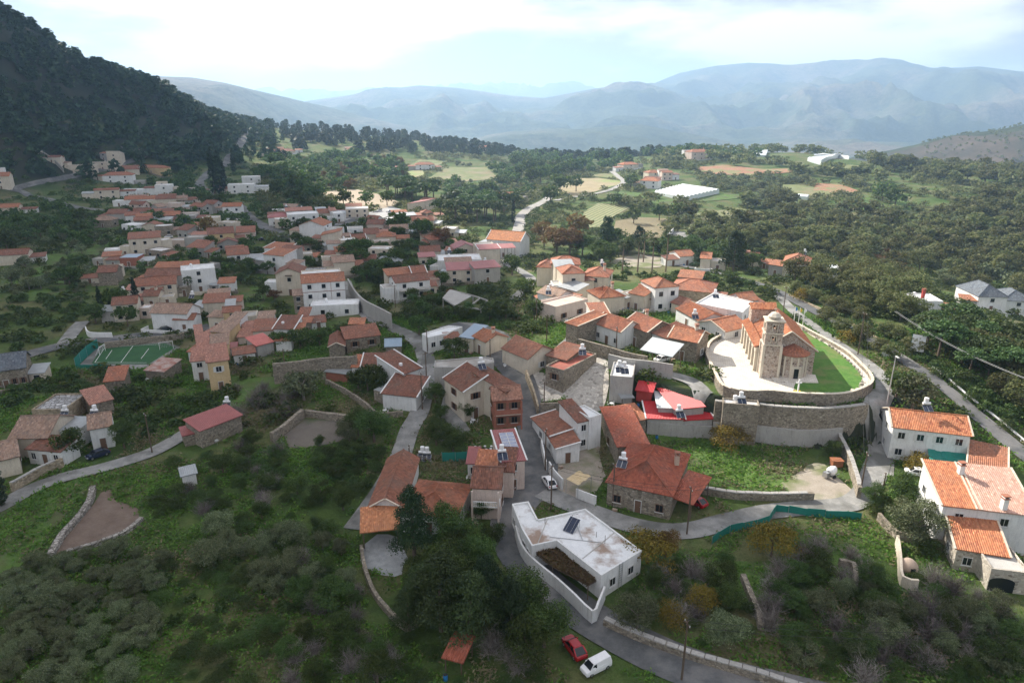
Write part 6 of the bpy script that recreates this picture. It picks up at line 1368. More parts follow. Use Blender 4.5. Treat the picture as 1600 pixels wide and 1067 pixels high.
    # front gable wall, apse with half-cone roof, door
    ax, ay, ar = W*.58, 3.0, 2.9; ap = MB('churchstone'); n = 7; pg = [(ax+ar*math.cos(math.pi+math.pi*i/n), ay+ar*math.sin(math.pi+math.pi*i/n)) for i in range(n+1)]
    ap.prism(pg, -.3, 4.7, bottom=False); ap.obj('apse', ch)
    ac = MB('cream')
    for p in pg: ac.box((p[0]*1.0, p[1], 2.3), (.34, .34, 4.9))
    for p, q in zip(pg[:-1], pg[1:]): ac.bar((p[0], p[1], 4.75), (q[0], q[1], 4.75), .4, .22)
    ac.obj('apse_trim', ch)
    ar_ = MB('terr2'); tp = (ax, ay-.05, 6.6)
    for p, q in zip(pg[:-1], pg[1:]):
        P_ = [((p[0]-ax)*1.15+ax, (p[1]-ay)*1.15+ay, 4.85), ((q[0]-ax)*1.15+ax, (q[1]-ay)*1.15+ay, 4.85), tp]; roof_plane(ar_, P_[0], P_[1], P_[2], P_[2], True)
    ar_.obj('apse_roof', ch)
    dr = MB(['cream', 'darkglass']); dx, dy = ax+.45, ay-ar-.02; dr.box((dx, dy, 1.3), (1.9, .3, 2.8)); dr.box((dx, dy-.14, 1.1), (.9, .1, 2.3), 1); dr.obj('door', ch)
    st_ = MB('plazam'); st_.prism([(ax-4, ay-ar-2.2), (ax+4.5, ay-ar-1.5), (ax+4.9, ay), (ax-4, ay)], -.2, .22); st_.obj('plinth', ch)
    # flagpoles beside the lawn
    for k, p in enumerate(CHURCH_FLAGS):
        fo = link('flagpole', None, None, (p[0], p[1], z)); tag(fo, ['flagpole with blue and white flag behind the church', 'flagpole with yellow flag behind the church', 'bare-topped flagpole with pale flag behind the church'][k], 'flagpole', 'flagpoles behind the church')
        po = MB('whitep'); po.tube([(0, 0, 0), (0, 0, 5.5)], [.07, .05], 6); po.obj('pole', fo); fg = MB(['bluet', 'yellowp', 'whitep'][k]); fg.add([(0, 0, 5.3), (.35, .1, 5.2), (.6, -.05, 4.7), (.1, 0, 4.2), (0, 0.04, 5.3), (.35, .14, 5.2), (.6, -.01, 4.7), (.1, .04, 4.2)], [(0, 1, 2, 3), (7, 6, 5, 4), (0, 3, 7, 4), (0, 4, 5, 1), (1, 5, 6, 2), (2, 6, 7, 3)]); fg.obj('flag', fo)
CHURCH_FLAGS = SP['flags']
church()
# wayside cross on the ramp
p = SP['cross']; p = (p[0]*119.5/p[1], 119.5); e = link('wayside_cross', None, None, (p[0], p[1], tz(*p))); tag(e, 'white cross on a yellow plinth beside the church ramp', 'cross')
b = MB('yellowp'); b.prism([(-.5, -.5), (.5, -.5), (.5, .5), (-.5, .5)], -.2, 1.6); b.box((0, 0, 1.7), (1.2, 1.2, .15)); b.obj('plinth', e); b = MB('whitep'); b.box((0, 0, 3.0), (.22, .22, 2.6)); b.box((0, 0, 3.6), (1.0, .2, .2)); b.obj('cross', e)

# ------------------------------------------------------------------ greenhouses
def greenhouse(poly, lab, bays, h=3.0):
    P = [Vector(p) for p in poly]; c = sum(P, Vector((0, 0)))/4; org = (c.x, c.y, tz(c.x, c.y)); e = link('greenhouse', None, None, org); tag(e, lab, 'greenhouse', 'plastic greenhouses among the fields')
    z0 = org[2]+h-.8
    for i in range(bays):
        b = MB('plastic'); a0, a1 = P[0].lerp(P[1], i/bays), P[0].lerp(P[1], (i+1)/bays); b0, b1 = P[3].lerp(P[2], i/bays), P[3].lerp(P[2], (i+1)/bays); n = 6; ra = []; rb = []
        for k in range(n+1):
            t = k/n; zz = z0+.9*math.sin(math.pi*t); p, q = a0.lerp(a1, t), b0.lerp(b1, t); ra.append((p.x, p.y, zz)); rb.append((q.x, q.y, zz))
        for k in range(n): b.face([ra[k], ra[k+1], rb[k+1], rb[k]])
        for rr in (ra, rb): b.face(rr+[(rr[-1][0], rr[-1][1], tz(*rr[-1][:2])-.4), (rr[0][0], rr[0][1], tz(*rr[0][:2])-.4)])
        if i in (0, bays-1):
            s, t = (a0, b0) if i == 0 else (a1, b1); b.face([(s.x, s.y, z0), (t.x, t.y, z0), (t.x, t.y, tz(t.x, t.y)-.4), (s.x, s.y, tz(s.x, s.y)-.4)])
        b.obj('bay', e, org)
    BAN.append((c.x, c.y, 1, 0, max(abs(p.x-c.x) for p in P), max(abs(p.y-c.y) for p in P)*.8)); 
for k, (pl_, lab, n) in enumerate(zip(SP['green'], ['big white greenhouse with rippled plastic roof beside the lush field', 'five-bay greenhouse on top of the terraced knoll', 'low greenhouse with single pale roof below the five-bay one', 'white greenhouse on the skyline of the knoll', 'small white plastic tunnel by the orchard terraces'], (9, 5, 2, 3, 1))): greenhouse(pl_, lab, n)

# ------------------------------------------------------------------ vehicles
def loft(b, secs, m=0):
    n = len(secs[0]); base = len(b.v)
    for s in secs: b.v += [tuple(p) for p in s]
    for i in range(len(secs)-1):
        for k in range(n):
            j = (k+1) % n; b.f.append((base+i*n+k, base+i*n+j, base+(i+1)*n+j, base+(i+1)*n+k)); b.m.append(m)
    b.f.append(tuple(base+k for k in reversed(range(n)))); b.m.append(m); b.f.append(tuple(base+(len(secs)-1)*n+k for k in range(n))); b.m.append(m)
def car_mesh(paint, van=False):
    L, W = (4.4, 1.8) if van else (4.1, 1.72); body = MB(paint); secs = []
    prof = [(-.5, .45, .62), (-.49, .32, .78), (-.40, .26, .88), (-.16, .24, .93), (.2, .24, .94), (.4, .26, .93), (.485, .34, .84), (.5, .45, .66)]
    if van: prof = [(-.5, .45, .72), (-.485, .3, .9), (-.36, .26, 1.05), (-.2, .24, 1.1), (.2, .24, 1.1), (.47, .26, 1.1), (.495, .34, 1.08), (.5, .45, 1.0)]
    for x, z0, z1 in prof:
        X = x*L; w_ = W/2*(1-.12*abs(2*x)**6); secs.append([(X, -w_*.96, z0), (X, w_*.96, z0), (X, w_, (z0+z1)/2), (X, w_*.93, z1), (X, -w_*.93, z1), (X, -w_, (z0+z1)/2)])
    loft(body, secs)
    cab = [(-.30, .92, .92), (-.13, 1.42, 1.42), (.22, 1.47, 1.47), (.44, .93, .93)] if not van else [(-.36, 1.05, 1.05), (-.2, 1.78, 1.78), (.44, 1.84, 1.84), (.492, 1.08, 1.08)]
    zb = .9 if not van else 1.05; r = []
    for x, z, _ in cab:
        w_ = W/2*(.9 if z < zb+.1 else .74); r.append((x*L, w_, z))
    g = MB('darkglass') ; q = [(x, -w_, z) for x, w_, z in r]+[(x, w_, z) for x, w_, z in r]
    tgt = body if van else g
    tgt.add(q, [(0, 1, 5, 4), (2, 3, 7, 6), (0, 3, 2, 1), (4, 5, 6, 7)])
    rf = body; rf.add([(r[1][0]-.05, -r[1][1]-.02, r[1][2]-.03), (r[2][0]+.08, -r[2][1]-.02, r[2][2]-.05), (r[2][0]+.08, r[2][1]+.02, r[2][2]-.05), (r[1][0]-.05, r[1][1]+.02, r[1][2]-.03), (r[1][0]+.05, -r[1][1]+.1, r[1][2]+.05), (r[2][0]-.05, -r[2][1]+.1, r[2][2]+.05), (r[2][0]-.05, r[2][1]-.1, r[2][2]+.05), (r[1][0]+.05, r[1][1]-.1, r[1][2]+.05)], [(4, 5, 6, 7), (0, 1, 5, 4), (1, 2, 6, 5), (2, 3, 7, 6), (3, 0, 4, 7), (0, 3, 2, 1)])
    for s in (-1, 1):      # pillars
        if not van:
            body.bar((r[0][0], s*r[0][1], r[0][2]), (r[1][0], s*r[1][1], r[1][2]), .07, .07); body.bar((r[3][0], s*r[3][1], r[3][2]), (r[2][0], s*r[2][1], r[2][2]), .16, .08); body.bar((.06*L, s*W*.452, .92), (.05*L, s*W*.372, 1.44), .08, .05)
        body.box((-.22*L, s*(W/2+.08), zb+.08), (.14, .16, .14))
    if van:
        g.add([(-.352*L, -.74, 1.1), (-.352*L, .74, 1.1), (-.208*L, .6, 1.74), (-.208*L, -.6, 1.74)], [(0, 1, 2, 3)]); g.v = [(x-.03, y, z+.03) for x, y, z in g.v]
        for s in (-1, 1): g.add([(-.32*L, s*.79, 1.12), (-.1*L, s*.80, 1.12), (-.1*L, s*.70, 1.66), (-.2*L, s*.70, 1.66)], [(0, 1, 2, 3)]); 
        g.add([(.505*L, -.6, 1.2), (.505*L, .6, 1.2), (.475*L, .5, 1.65), (.475*L, -.5, 1.65)], [(0, 1, 2, 3)])
    parts = {'body': (body.mesh('body'), (0, 0, 0)), 'window_glass': (g.mesh('window_glass'), (0, 0, 0))}
    ty = MB('tyre'); ty.tube([(0, -.1, 0), (0, .1, 0)], .31, 14); parts['tyre'] = ty.mesh('tyre'); rm = MB('steel'); rm.tube([(0, -.112, 0), (0, .112, 0)], .19, 10); parts['rim'] = rm.mesh('rim')
    hl = MB('lamp'); hl.box((0, 0, 0), (.1, .32, .15)); parts['headlight'] = hl.mesh('headlight'); tl = MB('tail'); tl.box((0, 0, 0), (.08, .2, .26)); parts['taillight'] = tl.mesh('taillight'); pt_ = MB('frame'); pt_.box((0, 0, 0), (.03, .5, .12)); parts['plate'] = pt_.mesh('plate')
    return L, W, parts
CM = {}
for kind, lab, colr, x, y, yaw in CARS:
    key = (kind, colr)
    if key not in CM: CM[key] = car_mesh({'white': 'carwhite'}.get(colr, colr), kind == 'van')
    L, W, pa = CM[key]; e0 = tz(x, y)+.12
    e = link(kind if kind == 'van' else 'parked_car', None, None, (x, y, e0), (0, 0, R(yaw) if kind == 'van' and y < 70 else R(yaw))); tag(e, lab, kind, 'vehicles parked around the village'); e.scale = (.82,)*3 if kind == 'van' else (.93,)*3
    link('body', pa['body'][0], e); link('window_glass', pa['window_glass'][0], e)
    for sx in (-1, 1):
        for sy in (-1, 1):
            t = link('wheel', pa['tyre'], e, (sx*L*.31, sy*(W/2-.12), .31)); link('rim', pa['rim'], t)
    for sy in (-1, 1): link('headlight', pa['headlight'], e, (-L*.488, sy*.6, .66)); link('taillight', pa['taillight'], e, (L*.49, sy*.66, .8))
    link('number_plate', pa['plate'], e, (-L*.503, 0, .45)); BAN.append((x, y, 1, 0, 3, 3))

# ------------------------------------------------------------------ solar water heaters
def heater_meshes():
    f = MB('steel')
    for s in (-1, 1): f.bar((s*.5, .5, 0), (s*.5, .5, 1.15), .05, .05); f.bar((s*.9, -.9, .05), (s*.9, .45, .8), .04, .04); f.bar((s*.5, .5, .9), (s*.9, .3, .75), .04, .04)
    t = MB('tankw'); t.tube([(-.85, .5, 1.35), (-.8, .5, 1.35), (.8, .5, 1.35), (.85, .5, 1.35)], [.15, .3, .3, .15], 12)
    t2 = MB('tankw'); t2.tube([(0, .75, 1.5), (0, .75, 1.6), (0, .75, 2.5), (0, .75, 2.6)], [.3, .48, .48, .25], 12)
    p = MB(['panelb', 'steel']); M = Matrix.Translation((0, -.25, .45)) @ Matrix.Rotation(R(32), 4, 'X')
    for s in (-.5, .5):
        V = [M @ Vector((s+x, y, z)) for x in (-.47, .47) for y in (-.85, .85) for z in (-.04, .04)]; p.add(V, [(0, 1, 3, 2), (4, 6, 7, 5), (0, 4, 5, 1), (2, 3, 7, 6), (0, 2, 6, 4), (1, 5, 7, 3)], 0)
        for a_, b_ in (((-.47, -.85), (.47, -.85)), ((-.47, .85), (.47, .85)), ((-.47, -.85), (-.47, .85)), ((.47, -.85), (.47, .85))): p.bar(M @ Vector((s+a_[0], a_[1], .03)), M @ Vector((s+b_[0], b_[1], .03)), .05, .08, 1)
    return f.mesh('stand'), t.mesh('tank'), t2.mesh('cold_water_tank'), p.mesh('solar_panel')
HM = heater_meshes()
for lab, x, y, z, yaw in HEAT:
    e = link('solar_water_heater', None, None, (x, y, z), (0, 0, R(yaw))); tag(e, 'white tank solar water heater '+lab, 'water heater', 'rooftop solar water heaters'); e.scale = (.82,)*3
    for nm, m in zip(('stand', 'tank', 'cold_water_tank', 'solar_panel'), HM): link(nm, m, e)
def panel_grid(lab, bi, fu0, fu1, fv0, fv1, nx, ny, name, label):
    l, bl = mid_of(lab); b = bl[bi]; A, B = Vector(b[1]), Vector(b[2]); L = (B-A).length; u = (B-A).normalized(); v = Vector((-u.y, u.x)); d = b[3]; rise = b[5] if b[0] == 'sf' else 0
    P = lambda fu, fv: Vector((A.x+u.x*L*fu+v.x*d*fv, A.y+u.y*L*fu+v.y*d*fv, b[4]+rise*fv+.28)); o0 = P(fu0, fv0); e = link(name, None, None, o0); tag(e, label, 'solar panels')
    for i in range(nx):
        for j in range(ny):
            q = MB(['pavepanel', 'frame']); c = [P(fu0+(fu1-fu0)*(i+a)/nx, fv0+(fv1-fv0)*(j+c_)/ny) for a, c_ in ((.03, .03), (.97, .03), (.97, .97), (.03, .97))]; up = Vector((0, 0, .05))
            q.face([p+up for p in c], 0)
            for k in range(4): q.bar(c[k]+up, c[(k+1) % 4]+up, .05, .06, 1)
            q.obj('panel', e, o0)
panel_grid('rose house', 0, .22, .9, .32, .85, 2, 5, 'solar_array', 'pale grid of solar panels on the rose house roof')
def flat_panel(x, y, z, yaw):
    e = link('solar_panel_frame', None, None, (x, y, z), (0, 0, yaw)); tag(e, 'dark tilted solar panel standing on the white L-shaped roof', 'solar panel'); p = MB(['panelb', 'steel']); p.box((0, 0, .7), (1.6, 2.4, .07), 0, 0, R(28))
    for s in (-.4, .4): p.box((s*1, 0, .76), (.03, 2.4, .02), 1, 0, R(28))
    p.obj('panel', e); s = MB('steel')
    for sx in (-.7, .7): s.bar((sx, -1, 0), (sx, -1, .25), .05, .05); s.bar((sx, 1, 0), (sx, 1, 1.15), .05, .05)
    s.obj('stand', e)
wp = HOUSES[0][1][0]; cx = sum(p[0] for p in wp[1])/len(wp[1]); cyy = sum(p[1] for p in wp[1])/len(wp[1]); flat_panel(cx+2.2, cyy+.4, wp[2]+.06, R(-35))

# roof clutter of the white house: seams, pipes, aerial, ladder on the end wall
def clutter():
    e, org = HOUSE_OBJ[HOUSES[0][0]]; z = wp[2]+.07; P = [Vector(p) for p in wp[1]]
    s = MB('cflat'); a, b = P[3].lerp(P[4], .55), P[5].lerp(P[6], .45); s.bar((a.x, a.y, z+.02), (b.x, b.y, z+.02), .14, .06); c, d = P[2].lerp(P[3], .2), P[7].lerp(P[6], .2); s.bar((c.x, c.y, z+.02), (d.x, d.y, z+.02), .14, .06); s.obj('roof_seam', e, org)
    q = MB('woodp')
    for k, (fx, fy) in enumerate(((2.5, 3), (5.5, -1.5), (-1.5, 1.8), (6.5, -3))): q.bar((cx+fx, cyy+fy, z), (cx+fx, cyy+fy, z+.6+.25*k), .06, .06)
    q.bar((cx+2.5, cyy+3, z+.6), (cx+3.4, cyy+3.3, z+.6), .04, .04); q.obj('aerial', e, org)
    q = MB('steel'); q.bar((cx-1, cyy-1.5, z+.05), (cx+6, cyy-2.8, z+.05), .07, .07); q.bar((cx+3, cyy+2, z+.05), (cx+3.5, cyy-2.2, z+.05), .07, .07); q.obj('pipe', e, org)
    a, b = P[4].lerp(P[5], .5), P[4].lerp(P[5], .58); n = (P[5]-P[4]).normalized(); o = Vector((-n.y, n.x))*-.12; l = MB('steel')
    if o.dot(-a) < 0: o = -o
    for p in (a, b): l.bar((p.x+o.x, p.y+o.y, tz(p.x, p.y)), (p.x+o.x, p.y+o.y, z+.5), .05, .05)
    for k in range(9): zz = z+.3-k*.36; l.bar((a.x+o.x, a.y+o.y, zz), (b.x+o.x, b.y+o.y, zz), .04, .04)
    l.obj('ladder', e, org)
clutter()

# ------------------------------------------------------------------ poles, cables, floodlight
PW = ['beside the front road at the lower edge', 'on the lane below the meadow', 'in front of the orange-tiled stone house', 'at the road junction by the white L-shaped house', 'beside the white car in the street', 'at the rubble courtyard wall', 'above the pale pink block', 'by the grey lane roof', 'at the church ramp wall', 'short one below the church ramp', 'behind the church by the flagpoles', 'between church lawn and road', 'at the foot of the white wedge house', 'on the narrow lane beside the concrete building', 'next to the blue tin hut lane', 'on the left lower lane', 'against the high rubble wall', 'by the concrete retaining wall', 'behind the stone houses', 'near the orange hipped house', 'below the joined red hipped roofs', 'at the cream house gable', 'by the cobbled yard', 'at the end of the lane cottages', 'at the long red-roofed house']
pole_m = {}
for k, (x, y, h) in enumerate(POLES):
    z = tz(x, y); e = link('utility_pole', None, None, (x, y, z)); tag(e, 'brown wooden utility pole '+PW[k % len(PW)], 'pole', 'utility poles')
    if h not in pole_m:
        b = MB('woodp'); b.tube([(0, 0, -.5), (0, 0, h*.5), (0, 0, h)], [.14, .12, .09], 7); c = MB('woodp'); c.box((0, 0, h-.35), (1.3, .1, .1)); i_ = MB('frame')
        for s in (-.55, 0, .55): i_.tube([(s, 0, h-.3), (s, 0, h-.1)], .05, 6)
        pole_m[h] = (b.mesh('shaft'), c.mesh('crossarm'), i_.mesh('insulators'))
    ya = rng.uniform(0, 3); link('shaft', pole_m[h][0], e); link('crossarm', pole_m[h][1], e, (0, 0, 0), (0, 0, ya)); link('insulators', pole_m[h][2], e, (0, 0, 0), (0, 0, ya))
def cable(a, b, sag, rad, lab, m='wire', off=0):
    A = Vector((a[0], a[1], tz(a[0], a[1])+a[2])); B = Vector((b[0], b[1], tz(b[0], b[1])+b[2])); n = 16; q = MB(m); s = (B-A).normalized().cross(Vector((0, 0, 1)))*off
    q.tube([A.lerp(B, i/n)-Vector((0, 0, sag*4*(i/n)*(1-i/n)))+s for i in range(n+1)], rad, 5, 0, False); o = q.obj('overhead_cable', None, A, at=A); tag(o, lab, 'cable', 'overhead cables')
for k, (a, b) in enumerate(WIRES):
    for j in (-.5, .5): cable(a, b, .8, .02, 'thin dark overhead cable strung between wooden poles', off=j)
cb = SP['cable']
for j in (-.25, .25): cable(cb[0], cb[1], 1.5, .035, 'pale thick cable crossing above the valley trees by the church road', 'wirel', j)
fp = SP['flood']; e = link('lamp_post', None, None, (fp[0], fp[1], tz(*fp))); tag(e, 'slim pale lamp post beside the church road', 'lamp post'); b = MB('wirel'); b.tube([(0, 0, -.3), (0, 0, 5), (0, 0, 10)], [.12, .1, .07], 8); b.obj('shaft', e); b = MB('frame'); b.box((0, -.5, 10), (.3, 1.0, .14)); b.obj('lamp_head', e)

# ------------------------------------------------------------------ nets, sails, goals and other small things
def net(pts, h, lab, m='tealnet', name='net_fence'):
    ln = smooth_line(pts, 2.0); o0 = (ln[0].x, ln[0].y, tz(*ln[0])); e = link(name, None, None, o0); tag(e, lab, 'fence', 'fences'); b = MB(m); n = len(ln)
    for i in range(n-1):
        p, q = ln[i], ln[i+1]; zp, zq = tz(*p), tz(*q); w1, w2 = h+rng.uniform(-.12, .12), h+rng.uniform(-.12, .12); d = Vector((-(q-p).y, (q-p).x)).normalized()*.04
        b.add([(p.x, p.y, zp-.05), (q.x, q.y, zq-.05), (q.x, q.y, zq+w2), (p.x, p.y, zp+w1), (p.x+d.x, p.y+d.y, zp-.05), (q.x+d.x, q.y+d.y, zq-.05), (q.x+d.x, q.y+d.y, zq+w2), (p.x+d.x, p.y+d.y, zp+w1)], [(0, 1, 2, 3), (7, 6, 5, 4), (3, 2, 6, 7)])
    b.obj('netting', e, o0)
    for i in range(0, n, 2): s = MB('steel'); s.bar((ln[i].x, ln[i].y, tz(*ln[i])-.3), (ln[i].x, ln[i].y, tz(*ln[i])+h+.1), .06, .06); s.obj('post', e, o0)
net(SP['net1'], 1.3, 'green shade-net fence along the lane below the meadow'); net(SP['net2'], 2.6, 'green net fence at the left end of the football pitch'); net(SP['net3'], 1.2, 'low green net along the near side of the football pitch'); net(SP['net4'], 1.8, 'teal screen fence beside the vegetable plot')
def sail(poly, z, lab, m, name, sag=.25):
    P = [Vector(p) for p in poly]; c = sum(P, Vector((0, 0)))/len(P); zc = tz(c.x, c.y)+z; o0 = (c.x, c.y, tz(c.x, c.y)); e = link(name, None, None, o0); tag(e, lab, 'awning'); b = MB(m); n = 8
    def pt(i, j): a = P[0].lerp(P[1], i/n); d = P[3].lerp(P[2], i/n); q = a.lerp(d, j/n); return Vector((q.x, q.y, zc-sag*math.sin(math.pi*i/n)*math.sin(math.pi*j/n)*2+sag*.6*math.sin(i*1.7)*math.sin(j*1.3)))
    for i in range(n):
        for j in range(n):
            q = [pt(i, j), pt(i+1, j), pt(i+1, j+1), pt(i, j+1)]; b.face(q); b.face([p-Vector((0, 0, .03)) for p in reversed(q)])
    b.obj('cloth', e, o0)
    for p in P: s = MB('steel'); s.bar((p.x, p.y, tz(p.x, p.y)-.2), (p.x, p.y, zc), .08, .08); s.obj('post', e, o0)
sail(SP['sail'], 2.6, 'beige square shade sail in the junk yard', 'sailc', 'shade_sail'); sail(SP['teal'], 2.8, 'green shade net stretched beside the long white house', 'tealnet', 'shade_net', .4)
def skeleton(poly):
    P = [Vector(p) for p in poly]; c = sum(P, Vector((0, 0)))/len(P); o0 = (c.x, c.y, tz(c.x, c.y)); e = link('concrete_skeleton', None, None, o0); tag(e, 'unfinished concrete frame with half a roof slab in the gully', 'building'); z = o0[2]+3.2
    b = MB('grey'); b.prism([(p.x, p.y) for p in (P[0], P[5], P[5].lerp(P[2], .9), P[1])][::1], z-.2, z); b.obj('roof_slab', e, o0)
    for i in range(6): p, q = P[i], P[(i+1) % 6]; s = MB('grey'); s.bar((p.x, p.y, z-.22), (q.x, q.y, z-.22), .3, .4); s.obj('beam', e, o0); s = MB('grey'); s.bar((p.x, p.y, tz(*p)-.5), (p.x, p.y, z-.02), .34, .34); s.obj('column', e, o0)
    s = MB('grey'); p, q = P[4].lerp(P[5], .5), P[3].lerp(P[2], .5); s.bar((p.x, p.y, z-.2), (q.x, q.y, z-.2), .3, .4); s.obj('beam', e, o0); BAN.append((c.x, c.y, 1, 0, 7, 5))
skeleton(SP['skel'])
def goal(a, b_, lab):
    A, B = Vector(a), Vector(b_); c = (A+B)/2; o0 = (c.x, c.y, tz(*c)+.1); e = link('football_goal', None, None, o0); tag(e, lab, 'goal', 'goals of the football pitch'); u = (B-A).normalized()*1.6; v = Vector((-u.y, u.x)).normalized()*1.0
    f = MB('whitep'); 
    for s in (-1, 1): f.bar((u.x*s, u.y*s, 0), (u.x*s, u.y*s, 2), .1, .1); f.bar((u.x*s, u.y*s, 2), (u.x*s+v.x, u.y*s+v.y, 0), .07, .07)
    f.bar((-u.x, -u.y, 2), (u.x, u.y, 2), .1, .1); f.obj('goal_frame', e)
    n = MB('wirel')
    for k in range(9): t = -1+k/4; n.bar((u.x*t, u.y*t, 2), (u.x*t+v.x, u.y*t+v.y, .05), .02, .02)
    for k in range(6): t = k/5; n.bar((-u.x+v.x*t, -u.y+v.y*t, 2-1.95*t), (u.x+v.x*t, u.y+v.y*t, 2-1.95*t), .02, .02)
    n.obj('net', e)
goal(*SP['goal1'], 'white football goal at the left end of the pitch'); goal(*SP['goal2'], 'white football goal at the far right corner of the pitch')
fpv = [Vector(p) for p in PATCH[0][2]]
def pitch_line(a, b): q = MB('whitep'); n = 10; pts = [fpv_at(a).lerp(fpv_at(b), i/n) for i in range(n+1)]; d = Vector((-(pts[-1]-pts[0]).y, (pts[-1]-pts[0]).x)).normalized()*.06; [q.face([(p.x-d.x, p.y-d.y, tz(*p)+.26), (r.x-d.x, r.y-d.y, tz(*r)+.26), (r.x+d.x, r.y+d.y, tz(*r)+.26), (p.x+d.x, p.y+d.y, tz(*p)+.26)]) for p, r in zip(pts[:-1], pts[1:])]; tag(q.obj('pitch_marking'), kind='structure')
def fpv_at(s): a = fpv[0].lerp(fpv[4], s[0]); b = fpv[1].lerp(fpv[2], s[0]); return a.lerp(b, s[1])
for s in (((.05, .06), (.95, .06)), ((.05, .94), (.95, .94)), ((.5, .06), (.5, .94)), ((.05, .06), (.05, .94)), ((.2, .25), (.2, .75)), ((.8, .25), (.8, .75))): pitch_line(*s)
# bread oven
p = SP['oven']; e = link('bread_oven', None, None, (p[0], p[1], tz(*p))); tag(e, 'domed clay bread oven beside the pale boundary wall', 'oven'); b = MB('clay'); b.tube([(0, 0, -.3), (0, 0, .5), (0, 0, 1.0), (0, 0, 1.4), (0, 0, 1.6)], [1.25, 1.25, 1.05, .6, .05], 16); b.obj('dome', e, smooth=True); b = MB('darkglass'); b.box((0, -1.16, .55), (.6, .2, .5)); b.obj('mouth', e)
# skip and scrap machine in the yard
p = SP['skip']; e = link('waste_skip', None, None, (p[0], p[1], tz(*p))); tag(e, 'rusty orange metal box beside the scrap under the church wall', 'skip'); b = MB('orangem'); b.prism([(-.9, -.7), (.9, -.7), (.9, .7), (-.9, .7)], 0, 1.2, bottom=True); b.box((0, 0, 1.22), (2.0, 1.6, .08)); b.obj('body', e)
p = SP['machine']; e = link('cement_mixer', None, None, (p[0], p[1], tz(*p)), (0, 0, .5)); tag(e, 'white scrap mixer with round drum on two wheels in the dirt yard', 'mixer'); b = MB('whitep'); b.tube([(-.6, 0, 1.0), (-.3, 0, 1.1), (.4, 0, 1.4), (.9, 0, 1.6)], [.5, .8, .75, .35], 12); b.obj('drum', e); b = MB('steel'); b.bar((-1, -.5, .4), (1.6, -.4, .4), .1, .1); b.bar((-1, .5, .4), (1.6, .4, .4), .1, .1); b.bar((0, -.6, .4), (0, -.6, 1.2), .1, .1); b.bar((0, .6, .4), (0, .6, 1.2), .1, .1); b.box((-1.2, .1, .8), (.8, .9, .9)); b.obj('frame', e)
for s in (-.7, .7): b = MB('tyre'); b.tube([(0, s-.1, .35), (0, s+.1, .35)], .35, 12); b.obj('wheel', e)
# guard rail of the lower road
ln = smooth_line(SP['rail'], 3); o0 = (ln[0].x, ln[0].y, tz(*ln[0])); e = link('guard_rail', None, None, o0); tag(e, 'long white rail beside the grassy road verge at the right edge', 'guard rail'); b = MB('whitep')
for p, q in zip(ln[:-1], ln[1:]): b.bar((p.x, p.y, tz(*p)+.8), (q.x, q.y, tz(*q)+.8), .1, .35)
b.obj('rail', e, o0)
for p in ln: s = MB('whitep'); s.bar((p.x, p.y, tz(*p)-.3), (p.x, p.y, tz(*p)+.75), .12, .12); s.obj('post', e, o0)
# white hoarding and cabinet beside the church road
p = SP['panel']; e = link('billboard', None, None, (p[0], p[1], tz(*p)), (0, 0, R(-35))); tag(e, 'white blank hoarding on posts among the trees right of the church', 'billboard'); b = MB(['whitep', 'tealnet']); b.box((0, 0, 3.6), (2.6, .12, 3.6), 0, 0, R(-12)); b.bar((-1.35, -.3, 1.9), (-1.35, .35, 5.3), .08, .1, 1); b.obj('board', e); s = MB('steel')
for k in (-1, 1): s.bar((k*1, 0, -.3), (k*1, 0, 2.4), .1, .1)
s.obj('post', e); e = link('cabinet', None, None, (p[0]-6, p[1]+1, tz(p[0]-6, p[1]+1)), (0, 0, R(-35))); tag(e, 'small white utility cabinet next to the white hoarding', 'cabinet'); b = MB(['whitep', 'steel']); b.box((0, 0, 1.0), (1.6, 1.2, 2.0)); b.box((0, 0, 2.05), (1.8, 1.4, .1), 1); b.box((0, -.61, 1), (.04, .02, 1.7), 1); b.obj('case', e)
